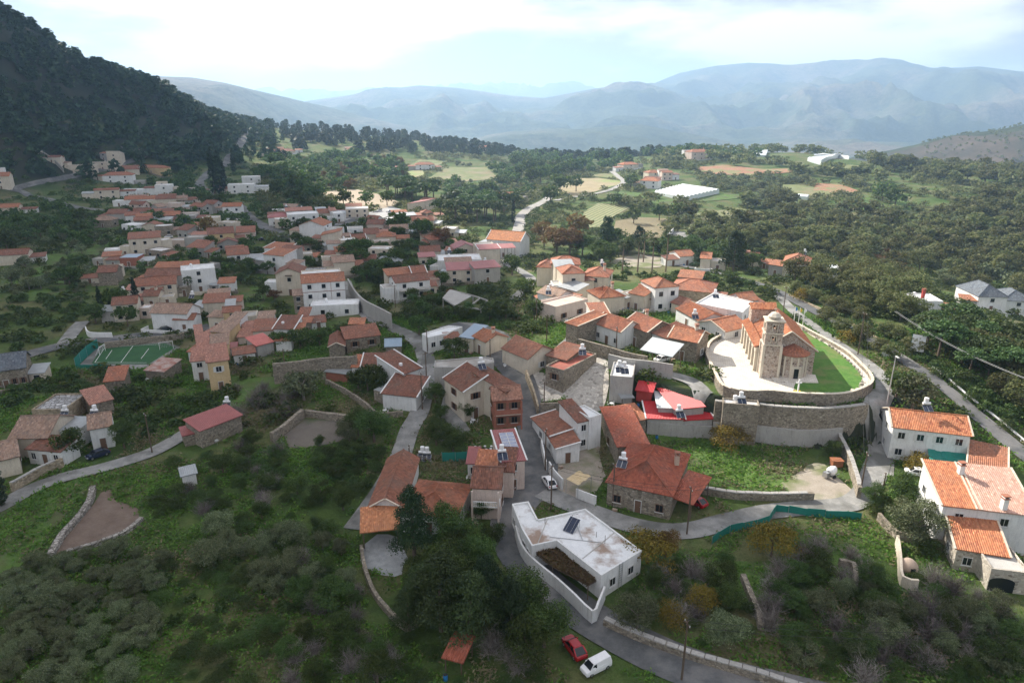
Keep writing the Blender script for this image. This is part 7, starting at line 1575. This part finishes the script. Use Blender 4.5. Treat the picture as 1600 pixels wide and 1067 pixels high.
# small belongings standing in the yards and on the flat roofs
def prop_meshes():
    P = {}
    b = MB('bluet'); b.tube([(0, 0, 0), (0, 0, .3), (0, 0, .32), (0, 0, .6), (0, 0, .62), (0, 0, .9)], [.29, .3, .32, .32, .3, .28], 12); P['water_barrel'] = [('body', b.mesh('body'))]; l = MB('tyre'); l.tube([(0, 0, .9), (0, 0, .94)], .26, 12); P['water_barrel'].append(('lid', l.mesh('lid')))
    b = MB('tankw'); b.tube([(0, 0, .5), (0, 0, .6), (0, 0, 1.5), (0, 0, 1.65), (0, 0, 1.72)], [.4, .5, .5, .3, .12], 14); P['roof_tank'] = [('tank', b.mesh('tank'))]; s = MB('steel')
    for x in (-.35, .35):
        for y in (-.35, .35): s.bar((x, y, 0), (x, y, .55), .05, .05)
    P['roof_tank'].append(('stand', s.mesh('stand')))
    s = MB('woodf')
    for k in range(5): s.box((0, -.4+k*.2, .12), (1.1, .14, .03))
    for k in (-.5, 0, .5): s.box((k, 0, .05), (.1, .95, .1))
    P['pallet'] = [('slats', s.mesh('slats'))]; c = MB('clay')
    for k in range(3): c.box((-.3+k*.3, .1-.1*k, .3), (.26, .4, .32))
    P['pallet'].append(('load', c.mesh('load')))
    d = MB('frame'); d.tube([(0, -.02, 1.0), (0, -.16, 1.06), (0, -.26, 1.1)], [.08, .34, .45], 14, 0, False); P['satellite_dish'] = [('dish', d.mesh('dish'))]; s = MB('steel'); s.bar((0, 0, 0), (0, 0, 1.05), .05, .05); s.bar((0, -.05, 1.0), (0, -.6, 1.05), .03, .03); P['satellite_dish'].append(('mast', s.mesh('mast')))
    t_ = MB('whitep'); t_.tube([(0, 0, .7), (0, 0, .74)], .5, 14); t_.bar((0, 0, 0), (0, 0, .7), .08, .08); P['garden_table'] = [('table', t_.mesh('table'))]; s = MB('whitep')
    for k in (0, 2.1, 4.2): x, y = math.cos(k)*.8, math.sin(k)*.8; s.box((x, y, .42), (.42, .42, .05)); s.box((x*1.25, y*1.25, .68), (.4, .06, .5), 0, k+1.57); [s.bar((x+a, y+b_, 0), (x+a, y+b_, .4), .04, .04) for a in (-.17, .17) for b_ in (-.17, .17)]
    P['garden_table'].append(('chairs', s.mesh('chairs')))
    return P
PM = prop_meshes(); PDESC = {'water_barrel': 'blue plastic water barrel', 'roof_tank': 'round white water tank', 'pallet': 'wooden pallet of blocks', 'satellite_dish': 'pale satellite dish on a mast', 'garden_table': 'white garden table'}
def put_prop(kind, x, y, z, lab):
    e = link(kind, None, None, (x, y, z), (0, 0, rng.uniform(0, 6.28))); tag(e, lab, kind.replace('_', ' '), plur_(kind)+' around the houses'); e.scale = (.85,)*3; [link(n, m, e) for n, m in PM[kind]]
def plur_(k): k = k.replace('_', ' '); return k+('es' if k.endswith('dish') else 's')
for hid, (lab, blks) in enumerate(HOUSES):
    b0 = blks[0]
    if b0[0] == 'p' or math.hypot(*b0[1]) > 330: continue
    A, B = Vector(b0[1]), Vector(b0[2]); u = (B-A).normalized(); v = Vector((-u.y, u.x)); short = ' '.join(lab.split()[:6])
    while short.split()[-1] in ('with', 'and', 'the', 'a', 'of', 'in', 'on', 'by', 'at', 'its', 'under', 'over', 'beside', 'above', 'below', 'behind', 'near', 'between', 'to', 'next', 'white', 'red', 'dark', 'brown', 'bright', 'flat', 'faded', 'long', 'wide', 'joined', 'orange', 'split', 'triangular', 'grey', 'rough', 'old', 'tall', 'pale', 'two-tone', 'hipped', 'low', 'football', 'large', 'L-shaped', 'folded', 'tiled'): short = ' '.join(short.split()[:-1])
    r_ = random.Random(hid*7+1)
    if b0[0] == 'flat' and b0[7] in ('wflat', 'cflat'): q = A.lerp(B, r_.uniform(.2, .4))+v*b0[3]*.6; put_prop('roof_tank', q.x, q.y, b0[4]+.06, PDESC['roof_tank']+' on top of the '+short)
    k = r_.choice(['water_barrel', 'pallet', 'satellite_dish', 'garden_table', None])
    if k: q = A.lerp(B, r_.uniform(.1, .3))-v*r_.uniform(.9, 1.6); put_prop(k, q.x, q.y, tz(q.x, q.y)+.02, PDESC[k]+' in front of the '+short)
# pots on the dark ground sheet of the vegetable plot
pm = MB('whitep'); pm.tube([(0, 0, 0), (0, 0, .35)], [.16, .24], 10); pms = pm.mesh('flower_pot'); px0, py0 = SP['net4'][-1]
gs = MB('tyre'); gs.prism([(px0+.5, py0+.5), (px0+5.5, py0+.8), (px0+5.2, py0+5), (px0+.2, py0+4.6)], tz(px0, py0)-.3, tz(px0+3, py0+3)+.12); tag(gs.obj('ground_sheet'), 'black ground sheet of the pot garden beside the rose house', 'sheet')
for i in range(5):
    for j in range(4): x, y = px0+.9+i*1.0+rng.uniform(-.2, .2), py0+1.1+j*1.0+rng.uniform(-.2, .2); o = link('flower_pot', pms, None, (x, y, tz(px0+3, py0+3)+.12)); tag(o, 'white flower pot standing on the black ground sheet', 'pot', 'pots on the black ground sheet')
# blue tarpaulin
p = SP['tarp']; o0 = (p[0], p[1], tz(*p)+2); e = link('tarpaulin', None, None, o0); tag(e, 'bright blue tarpaulin hung between white cottages', 'tarpaulin'); b = MB('bluet'); b.add([(-1.2, -.8, -.6), (1.2, -.6, -.4), (1.3, 1, .9), (-1.1, .9, .6), (-1.2, -.8, -.68), (1.2, -.6, -.48), (1.3, 1, .82), (-1.1, .9, .52)], [(0, 1, 2, 3), (7, 6, 5, 4), (0, 4, 5, 1), (1, 5, 6, 2), (2, 6, 7, 3), (3, 7, 4, 0)]); b.obj('sheet', e)

# ------------------------------------------------------------------ plants
def quads(C, Nn, sz, asp=.55, rs=nr):
    n = len(C); Nn = Nn/(np.linalg.norm(Nn, axis=1)[:, None]+1e-9); r = rs.normal(size=(n, 3)); a = np.cross(Nn, r); a /= np.linalg.norm(a, axis=1)[:, None]+1e-9; b = np.cross(Nn, a); s = np.asarray(sz).reshape(-1, 1)*rs.uniform(.6, 1.35, (n, 1))
    V = np.stack([C-a*s, C-b*s*asp, C+a*s, C+b*s*asp], 1).reshape(-1, 3); return V, np.arange(4*n).reshape(n, 4)
def sphere_pts(n, rs=nr):
    p = rs.normal(size=(n, 3)); return p/np.linalg.norm(p, axis=1)[:, None]
def crown(kind, n, leaf, seed):
    rs = np.random.default_rng(seed); C = []; Nn = []
    if kind == 'cyp':
        t = rs.uniform(0, 1, n)**.8; rad = .12*np.sin(np.pi*np.clip(t*.9+.1, 0, 1))**.6*(1-t*.5)*(1+.25*np.sin(t*40+rs.uniform(0, 6))); a = rs.uniform(0, 6.283, n); rr = rad*rs.uniform(.7, 1.1, n)
        C = np.column_stack([rr*np.cos(a), rr*np.sin(a), .03+t*.97]); Nn = np.column_stack([np.cos(a), np.sin(a), np.full(n, .5)])+rs.normal(size=(n, 3))*.5; return quads(C, Nn, leaf, .5, rs)
    if kind == 'pine':
        k = 26; cs = []; 
        for i in range(k): t = .18+.8*i/k; a = i*2.4+rs.uniform(-.5, .5); R_ = (.30*(1-t)**.65+.05)*rs.uniform(.55, 1.1); cs.append((math.cos(a)*R_, math.sin(a)*R_, t+rs.uniform(-.03, .03), .10+.10*(1-t)))
    elif kind == 'spine':
        k = 20; cs = []
        for i in range(k): a = i*2.4; q = math.sqrt((i+.5)/k); R_ = .38*q; cs.append((math.cos(a)*R_, math.sin(a)*R_, .80-.20*q*q+rs.uniform(-.03, .05), .15*rs.uniform(.85, 1.15)))
    elif kind == 'shrub':
        k = 12; cs = []
        for i in range(k): a = i*2.4; q = math.sqrt((i+.5)/k); R_ = .48*q; cs.append((math.cos(a)*R_, math.sin(a)*R_, .62-.40*q*q+rs.uniform(-.12, .14), .30*rs.uniform(.7, 1.2)))
    else:
        k = 24; cs = []; sq = .9 if kind == 'olive' else 1.0
        for i in range(k):
            p = sphere_pts(1, rs)[0]*rs.uniform(.55, 1.0); cs.append((p[0]*.40, p[1]*.40, .54*sq+p[2]*.33*sq, rs.uniform(.13, .22)))
    for x, y, z, r in cs:
        m = n//len(cs); p = sphere_pts(m, rs); p[:, 2] = np.where(p[:, 2] < -.3, -p[:, 2]*.6, p[:, 2]); rad = r*rs.uniform(.55, 1.12, (m, 1))
        q = p*rad*np.array([1, 1, .8 if kind != 'spine' else .6]); C.append(q+np.array([x, y, z])); Nn.append(p+rs.normal(size=(m, 3))*.55)
    C = np.concatenate(C); Nn = np.concatenate(Nn); C[:, 2] = np.maximum(C[:, 2], .02); return quads(C, Nn, leaf, .6, rs)
def bare_mesh(seed, n0=70, sub=16):
    rs = np.random.default_rng(seed); V = []; F = []
    def twig(a, b, w):
        d = b-a; x = np.cross(d, rs.normal(size=3)); x = x/(np.linalg.norm(x)+1e-9)*w; k = len(V); V.extend([a-x, a+x, b+x*.4, b-x*.4]); F.append((k, k+1, k+2, k+3))
    for i in range(n0):
        a = rs.uniform(0, 6.283); el = rs.uniform(.35, 1.45); L = rs.uniform(.5, 1.0); base = np.array([rs.normal()*.05, rs.normal()*.05, 0]); d = np.array([math.cos(a)*math.cos(el)*.75, math.sin(a)*math.cos(el)*.75, math.sin(el)]); p = base; m = base+d*L*.5+rs.normal(size=3)*.04; e = base+d*L+rs.normal(size=3)*.06
        twig(p, m, .012); twig(m, e, .008)
        for j in range(sub):
            t = rs.uniform(.25, 1); s = base+d*L*t; dd = d*.5+rs.normal(size=3)*.55; dd[2] += .25; q = s+dd/np.linalg.norm(dd)*rs.uniform(.08, .26); q[2] = max(q[2], .02); twig(s, q, .005)
            if j % 2: r_ = q+(dd+rs.normal(size=3)*.6)*.12; twig(q, r_, .0042)
    return np.array(V), np.array(F)
def trunk_mesh(kind, mt, seed):
    rs = random.Random(seed); b = MB(mt); hh = {'spine': .68, 'pine': .9, 'cyp': .3}.get(kind, .45); b.tube([(0, 0, -.08), (rs.uniform(-.01, .01), 0, hh*.4), (rs.uniform(-.02, .02), rs.uniform(-.02, .02), hh)], [.035, .026, .012], 6)
    if kind not in ('cyp', 'pine'):
        for i in range(5): a = i*1.3+rs.random(); z = hh*rs.uniform(.55, .95); b.tube([(0, 0, z), (math.cos(a)*.14, math.sin(a)*.14, z+.12), (math.cos(a)*.27, math.sin(a)*.27, z+.22)], [.016, .011, .004], 5)
    return b.mesh('trunk')
KINDS = {'broad': ('round', 'l_broad', 'bark'), 'oak': ('round', 'l_oak', 'bark'), 'olive': ('olive', 'l_olive', 'barkg'), 'pine': ('pine', 'l_pine', 'bark'), 'conifer': ('pine', 'l_pine', 'bark'), 'stone_pine': ('spine', 'l_spine', 'bark'), 'cypress': ('cyp', 'l_cyp', 'bark'), 'autumn': ('round', 'l_autumn', 'bark'), 'yellow': ('shrub', 'l_yellow', 'bark'), 'shrub': ('shrub', 'l_shrub', 'bark')}
PROTO = {}
def proto(kind, near, k):
    key = (kind, near, k)
    if key in PROTO: return PROTO[key]
    if kind == 'bare':
        V, F = bare_mesh(50+k, 60 if near else 40, 12 if near else 8); PROTO[key] = (nmesh('crown', V, F, 'l_bare'), None); return PROTO[key]
    sh, lm, bm = KINDS[kind]; n, lf = {2: (8500, .0165), 1: (1900, .034), 0: (480, .066)}[near]
    if kind in ('pine', 'conifer'): n = int(n*1.3); lf *= .8
    if kind == 'cypress': n, lf = int(n*.7), lf*.8
    if kind in ('shrub', 'yellow'): n = int(n*.4); lf *= 1.5
    if kind == 'conifer' : lm = 'l_pine'
    V, F = crown(sh, n, lf, hash_(kind)*31+k*7+near); PROTO[key] = (nmesh('crown', V, F, lm if not (kind == 'pine' and near == 2) else 'l_pinel'), trunk_mesh(sh, bm, k)); return PROTO[key]
def hash_(s): return sum(ord(c)*(i+3) for i, c in enumerate(s)) % 997
TLAB = {'broad': 'dark green round-crowned tree', 'oak': 'olive-brown oak tree', 'olive': 'silvery grey-green olive tree', 'pine': 'dark pine tree with ragged pointed crown', 'conifer': 'tall dark conifer', 'stone_pine': 'stone pine with bright green umbrella crown', 'cypress': 'slender dark cypress', 'autumn': 'autumn-brown leafy tree', 'yellow': 'yellow-leaved bush', 'shrub': 'low green shrub', 'bare': 'leafless grey twiggy bush', 'palm': 'fan palm with tall bare trunk'}
TNAME = {'broad': 'broadleaf_tree', 'oak': 'oak_tree', 'olive': 'olive_tree', 'pine': 'pine_tree', 'conifer': 'conifer_tree', 'stone_pine': 'stone_pine', 'cypress': 'cypress_tree', 'autumn': 'autumn_tree', 'yellow': 'yellow_bush', 'shrub': 'shrub', 'bare': 'bare_bush', 'palm': 'palm_tree'}
def plant(kind, x, y, h, lab, group):
    r = math.hypot(x, y); near = 2 if r < 135 else 1 if r < 330 else 0; k = rng.randrange(4); c, t = proto(kind, near, k); z = tz(x, y); s = h*rng.uniform(.92, 1.08)*(1 if kind in ('cypress', 'palm', 'pine') else 1.0+.35*float(sstep((r-160)/200))); wx = rng.uniform(.9, 1.25) if kind != 'conifer' else .8
    cat = 'bush' if kind in ('shrub', 'yellow', 'bare') else 'tree'
    if kind in ('shrub', 'bare'):
        o = link(TNAME[kind], c, None, (x, y, z-.05), (0, 0, rng.uniform(0, 6.28))); o.scale = (s*wx*(1.15 if kind == 'shrub' else .95), s*wx, s); tag(o, lab, cat, group); return o
    e = link(TNAME[kind], None, None, (x, y, z), (0, 0, rng.uniform(0, 6.28))); e.scale = (s*wx, s*wx, s); tag(e, lab, cat, group); link('crown', c, e); link('trunk', t, e); return e
def palm(x, y, h, lab, group):
    z = tz(x, y); e = link('palm_tree', None, None, (x, y, z)); tag(e, lab, 'palm', group); b = MB('palmb'); b.tube([(0, 0, -.3), (.1, 0, h*.5), (.05, .05, h*.9)], [.3, .22, .2], 8); b.obj('trunk', e); V = []; F = []
    for i in range(46):
        a = i*2.4+rng.uniform(-.2, .2); el = rng.uniform(-.9, 1.2); L = rng.uniform(1.5, 2.4); d = np.array([math.cos(a)*math.cos(el), math.sin(a)*math.cos(el), math.sin(el)]); o = np.array([.05, .05, h*.9]); tip = o+d*L+np.array([0, 0, -.35*L]); md = o+d*L*.55; side = np.cross(d, [0, 0, 1]); side = side/(np.linalg.norm(side)+1e-6)
        for j in range(9): s = (j-4)/4; q = md+d*(.75-abs(s)*.3)*L*.55+side*s*.75+np.array([0, 0, -.25*abs(s)-.2]); m = md+side*s*.08; w_ = d*.15+side*.05; k = len(V); V += [m-w_, m+w_, q]; F.append((k, k+1, k+2))
        k = len(V); V += [o-side*.03, o+side*.03, md+side*.05]; F.append((k, k+1, k+2))
    link('crown', nmesh('crown', np.array(V), np.array(F), 'l_palm'), e)
def plur(k): n = TNAME[k].replace('_', ' '); return n+('es' if n.endswith('bush') else 's')
bans = np.array(BAN)
def blocked(x, y, pad=0, patch=True):
    dx = x-bans[:, 0]; dy = y-bans[:, 1]; a = np.abs(dx*bans[:, 2]+dy*bans[:, 3]); b = np.abs(-dx*bans[:, 3]+dy*bans[:, 2])
    return bool(np.any((a < bans[:, 4]+pad) & (b < bans[:, 5]+pad)))
def in_patch(x, y):
    r = np.zeros(x.shape, bool)
    for poly, m in PBAN:
        if m != 'lush': r |= inpoly(x, y, poly)
    return r
HP = [(h[0], (h[1][0][1][0] if h[1][0][0] == 'p' else h[1][0][1])) for h in HOUSES]
def beside(x, y, used, base):
    for l, p in sorted(HP, key=lambda q: (q[1][0]-x)**2+(q[1][1]-y)**2)[:6]:
        if math.hypot(p[0]-x, p[1]-y) > 30: break
        w_ = l.split(); k = min(len(w_), 14-len(base.replace('-', ' ').split())); 
        while k > 3 and w_[k-1] in ('with', 'and', 'the', 'a', 'of', 'in', 'on', 'by', 'at', 'its', 'under', 'over', 'beside', 'above', 'below', 'behind', 'near', 'between', 'old', 'flat', 'white', 'red', 'brown', 'dark', 'faded', 'wide', 'two', 'bright', 'large', 'to', 'next', 'round', 'pale', 'road', 'football', 'stone', 'bare', 'village'): k -= 1
        t = base+' close to '+' '.join(w_[:k])
        if t not in used: used.add(t); return t
    return None
used_l = set()
for kind, x, y, h in TREES:
    r = math.hypot(x, y); side = 'left' if x < -12 else 'right' if x > 25 else 'central'; zone = 'foreground' if r < 110 else 'village' if r < 230 else 'upper' if r < 420 else 'far'
    ti = {'foreground': 'in the foreground', 'village': 'among the nearer houses', 'upper': 'among the upper houses', 'far': 'out by the fields'}[zone]
    gr = 'single '+plur(kind)+' '+ti+' '+side
    if kind == 'palm': palm(x, y, h, beside(x, y, used_l, TLAB[kind]) or TLAB[kind]+' in the garden above the village centre', 'palms'); continue
    base = ('big ' if h > 8.5 else 'small ' if h < 4.2 else '')+TLAB[kind]
    lab = beside(x, y, used_l, base) or base+' standing '+ti+', '+side+' part'
    plant(kind, x, y, h, lab, gr); BAN.append((x, y, 1, 0, h*.25, h*.25))
bans = np.array(BAN)
SPOTS = []
for kind, poly, n, (h0, h1), where in ZONES:
    P2 = np.array(poly); mn, mx_ = P2.min(0), P2.max(0); big = kind not in ('shrub', 'bare')
    q = nr.uniform(mn, mx_, (n*14, 2)); q = q[inpoly(q[:, 0], q[:, 1], poly)]; q = q[~in_patch(q[:, 0], q[:, 1])]; loc_ = np.zeros((0, 3))
    for x, y in q:
        h = rng.uniform(h0, h1)
        if len(loc_) and np.any((x-loc_[:, 0])**2+(y-loc_[:, 1])**2 < (.30*(h+loc_[:, 2]))**2): continue
        if blocked(x, y, h*.22 if big else .2): continue
        loc_ = np.vstack([loc_, (x, y, h)]); SPOTS.append((kind, float(x), float(y), h, where))
        if len(loc_) >= n: break
have = {}
for k_, *_ in TREES: have[k_] = have.get(k_, 0)+1
REST = []
for kind, x, y, h, where in sorted(SPOTS, key=lambda s: -s[3]/math.hypot(s[1], s[2])):
    have[kind] = have.get(kind, 0)+1
    if have[kind] <= 295: plant(kind, x, y, h, TLAB[kind]+' '+where, plur(kind)+' '+where)
    else: REST.append((kind, x, y, h))
def join_rest():
    for kind in sorted({q[0] for q in REST}):
        V = []; F = []; off = 0; sh = KINDS[kind][0]; pr = [crown(sh, 260, .09 if kind != 'shrub' else .13, 40+i) for i in range(4)]
        for i, (_, x, y, h) in enumerate([q for q in REST if q[0] == kind]):
            v, f = pr[i % 4]; a = nr.uniform(0, 6.28); ca, sa = math.cos(a), math.sin(a); h = h*1.3; w_ = h*nr.uniform(.95, 1.25); V.append(np.column_stack([(v[:, 0]*ca-v[:, 1]*sa)*w_+x, (v[:, 0]*sa+v[:, 1]*ca)*w_+y, v[:, 2]*h+tz(x, y)-.05*h])); F.append(f+off); off += len(v)
        tag(link('woodland', nmesh('woodland', np.concatenate(V), np.concatenate(F), KINDS[kind][1])), {'broad': 'distant mass of dark green trees behind the village', 'oak': 'distant mass of olive-brown oak wood on the right'}.get(kind, 'distant mass of small green bushes'), 'woods', kind='stuff')
join_rest()
# far woods: one mass of trees on the dark hill, the ridges and the far slopes
def woods(name, lab, region, n, lm, h0, h1, leafn, leaf, shape='pine'):
    protos = [crown(shape, leafn, leaf, 900+i) for i in range(5)]; V = []; F = []; c = 0; off = 0; tries = 0
    while c < n and tries < n*12:
        m = n*2; tries += m; az = nr.uniform(region[0], region[1], m); r = np.sqrt(nr.uniform(region[2]**2, region[3]**2, m)); x = np.sin(np.radians(az))*r; y = np.cos(np.radians(az))*r; z = terr(x, y)
        ok = region[4](az, r, x, y, z) & ~in_patch(x, y)
        for b in BAN: ok &= ~((np.abs((x-b[0])*b[2]+(y-b[1])*b[3]) < b[4]+1) & (np.abs(-(x-b[0])*b[3]+(y-b[1])*b[2]) < b[5]+1))
        for X, Y, Z in zip(x[ok], y[ok], z[ok]):
            if c >= n: break
            v, f = protos[c % 5]; s = nr.uniform(h0, h1); a = nr.uniform(0, 6.28); ca, sa = math.cos(a), math.sin(a); q = v*s; w_ = nr.uniform(1.0, 1.5); V.append(np.column_stack([(q[:, 0]*ca-q[:, 1]*sa)*w_+X, (q[:, 0]*sa+q[:, 1]*ca)*w_+Y, q[:, 2]+Z-.1*s])); F.append(f+off); off += len(v); c += 1
    tag(link(name, nmesh(name, np.concatenate(V), np.concatenate(F), lm)), lab, 'woods', kind='stuff')
woods('forest', 'dark pine forest covering the steep hill', (-62, -18.5, 560, 1150, lambda az, r, x, y, z: (z > 5) & (fbm(x/60, y/60, 77, 3) > -.6)), 3600, 'l_pine', 4.5, 16, 90, .13)
woods('forest', 'scattered wood along the far ridge line', (-19, 12, 800, 1080, lambda az, r, x, y, z: fbm(x/50, y/50, 78, 3) > -.1), 300, 'l_pine', 7, 15, 110, .12)
woods('forest', 'scrubby wood on the far right slopes', (12, 60, 640, 1000, lambda az, r, x, y, z: fbm(x/45, y/45, 79, 3) > -.25), 500, 'l_oak', 7, 14, 110, .12, 'round')
woods('scrub', 'low scrub dotting the brown hill at the far right', (30, 62, 1000, 2000, lambda az, r, x, y, z: z > -60), 2200, 'l_oak', 2.5, 6, 40, .2, 'round')
woods('hedges', 'bushes and hedges between the fields', (-20, 40, 330, 800, lambda az, r, x, y, z: fbm(x/28, y/28, 80, 3) > -.05), 2200, 'l_oak', 2, 7, 90, .12, 'shrub')
woods('garden_greenery', 'small garden greenery between the houses', (-38, 38, 130, 470, lambda az, r, x, y, z: fbm(x/18, y/18, 81, 3) > -.15), 2900, 'l_broad', 1.0, 4.0, 120, .1, 'shrub')
woods('thicket', 'bushes and rough trees on the terraces under the dark hill', (-40, -13, 400, 760, lambda az, r, x, y, z: fbm(x/30, y/30, 83, 3) > -.2), 1300, 'l_broad', 1.6, 5, 90, .12, 'shrub')
# weeds and rough grass on the near slopes
def weeds():
    n = 60000; az = nr.uniform(-44, 44, n); r = np.sqrt(nr.uniform(44**2, 190**2, n)); x = np.sin(np.radians(az))*r; y = np.cos(np.radians(az))*r; nz = fbm(x/7, y/7, 90, 3); keep = nz > -.25; x, y, r = x[keep], y[keep], r[keep]
    ok = np.ones(len(x), bool)
    for b in BAN: ok &= ~((np.abs((x-b[0])*b[2]+(y-b[1])*b[3]) < b[4]+.1) & (np.abs(-(x-b[0])*b[3]+(y-b[1])*b[2]) < b[5]+.1))
    for poly, m in PBAN:
        if m != 'lush': ok &= ~inpoly(x, y, poly)
    x, y, r = x[ok], y[ok], r[ok]; z = terr(x, y); C = []; Nn = []; S = []
    for j in range(7):
        s = .22+.0012*r; C.append(np.column_stack([x+nr.normal(size=len(x))*s*1.3, y+nr.normal(size=len(x))*s*1.3, z+np.abs(nr.normal(size=len(x)))*s*.8+.05])); Nn.append(nr.normal(size=(len(x), 3))*.6+np.array([0, 0, .8])); S.append(s)
    C = np.concatenate(C); Nn = np.concatenate(Nn); S = np.concatenate(S); V, F = quads(C, Nn, S*.75, .45); dry = fbm(C[:, 0]/16, C[:, 1]/16, 92, 3)+nr.normal(size=len(C))*.15 > .22
    tag(link('undergrowth', nmesh('undergrowth', V, F, ['l_weed', 'l_dry'], dry.astype(int))), 'rough green weeds and dry grass on the near slopes', 'weeds', kind='stuff')
weeds()
# vine pergola over the courtyard of the white house
def pergola():
    P = SP['vine']; c = np.mean(np.array(P), axis=0); z = tz(*c); e = link('vine_pergola', None, None, (c[0], c[1], z)); tag(e, 'brown vine-covered pergola in the courtyard of the white L-shaped house', 'pergola')
    n = 9000; xs = nr.uniform(min(p[0] for p in P), max(p[0] for p in P), n*3); ys = nr.uniform(min(p[1] for p in P), max(p[1] for p in P), n*3); k = inpoly(xs, ys, P); xs, ys = xs[k][:n], ys[k][:n]; C = np.column_stack([xs-c[0], ys-c[1], 2.5+nr.normal(size=len(xs))*.16]); V, F = quads(C, nr.normal(size=(len(xs), 3))*.5+np.array([0, 0, 1]), .17, .6); link('vine', nmesh('vine', V, F, 'l_vinebr'), e)
    for p in P: s = MB('woodp'); s.bar((p[0]-c[0], p[1]-c[1], -.3), (p[0]-c[0], p[1]-c[1], 2.45), .12, .12); s.obj('post', e)
    for p, q in zip(P, P[1:]+P[:1]): s = MB('woodp'); s.bar((p[0]-c[0], p[1]-c[1], 2.4), (q[0]-c[0], q[1]-c[1], 2.4), .1, .12); s.obj('beam', e)
pergola()
# ------------------------------------------------------------------ haze filling the valley air
def haze():
    b = MB('plain_haze'); lo, hi = -420., 520.; b.box((0, 0, (lo+hi)/2), (33000, 33000, hi-lo)); o = b.obj('haze'); tag(o, 'pale blue valley haze', kind='stuff')
m_ = bpy.data.materials.new('plain_haze'); m_.use_nodes = True; t_ = m_.node_tree; t_.nodes.remove(t_.nodes['Principled BSDF']); pv = t_.nodes.new('ShaderNodeVolumePrincipled'); pv.inputs['Color'].default_value = (.50, .72, 1, 1); pv.inputs['Density'].default_value = HAZE_D; pv.inputs['Anisotropy'].default_value = .35; t_.links.new(pv.outputs[0], t_.nodes['Material Output'].inputs['Volume']); MATS['plain_haze'] = m_
haze()
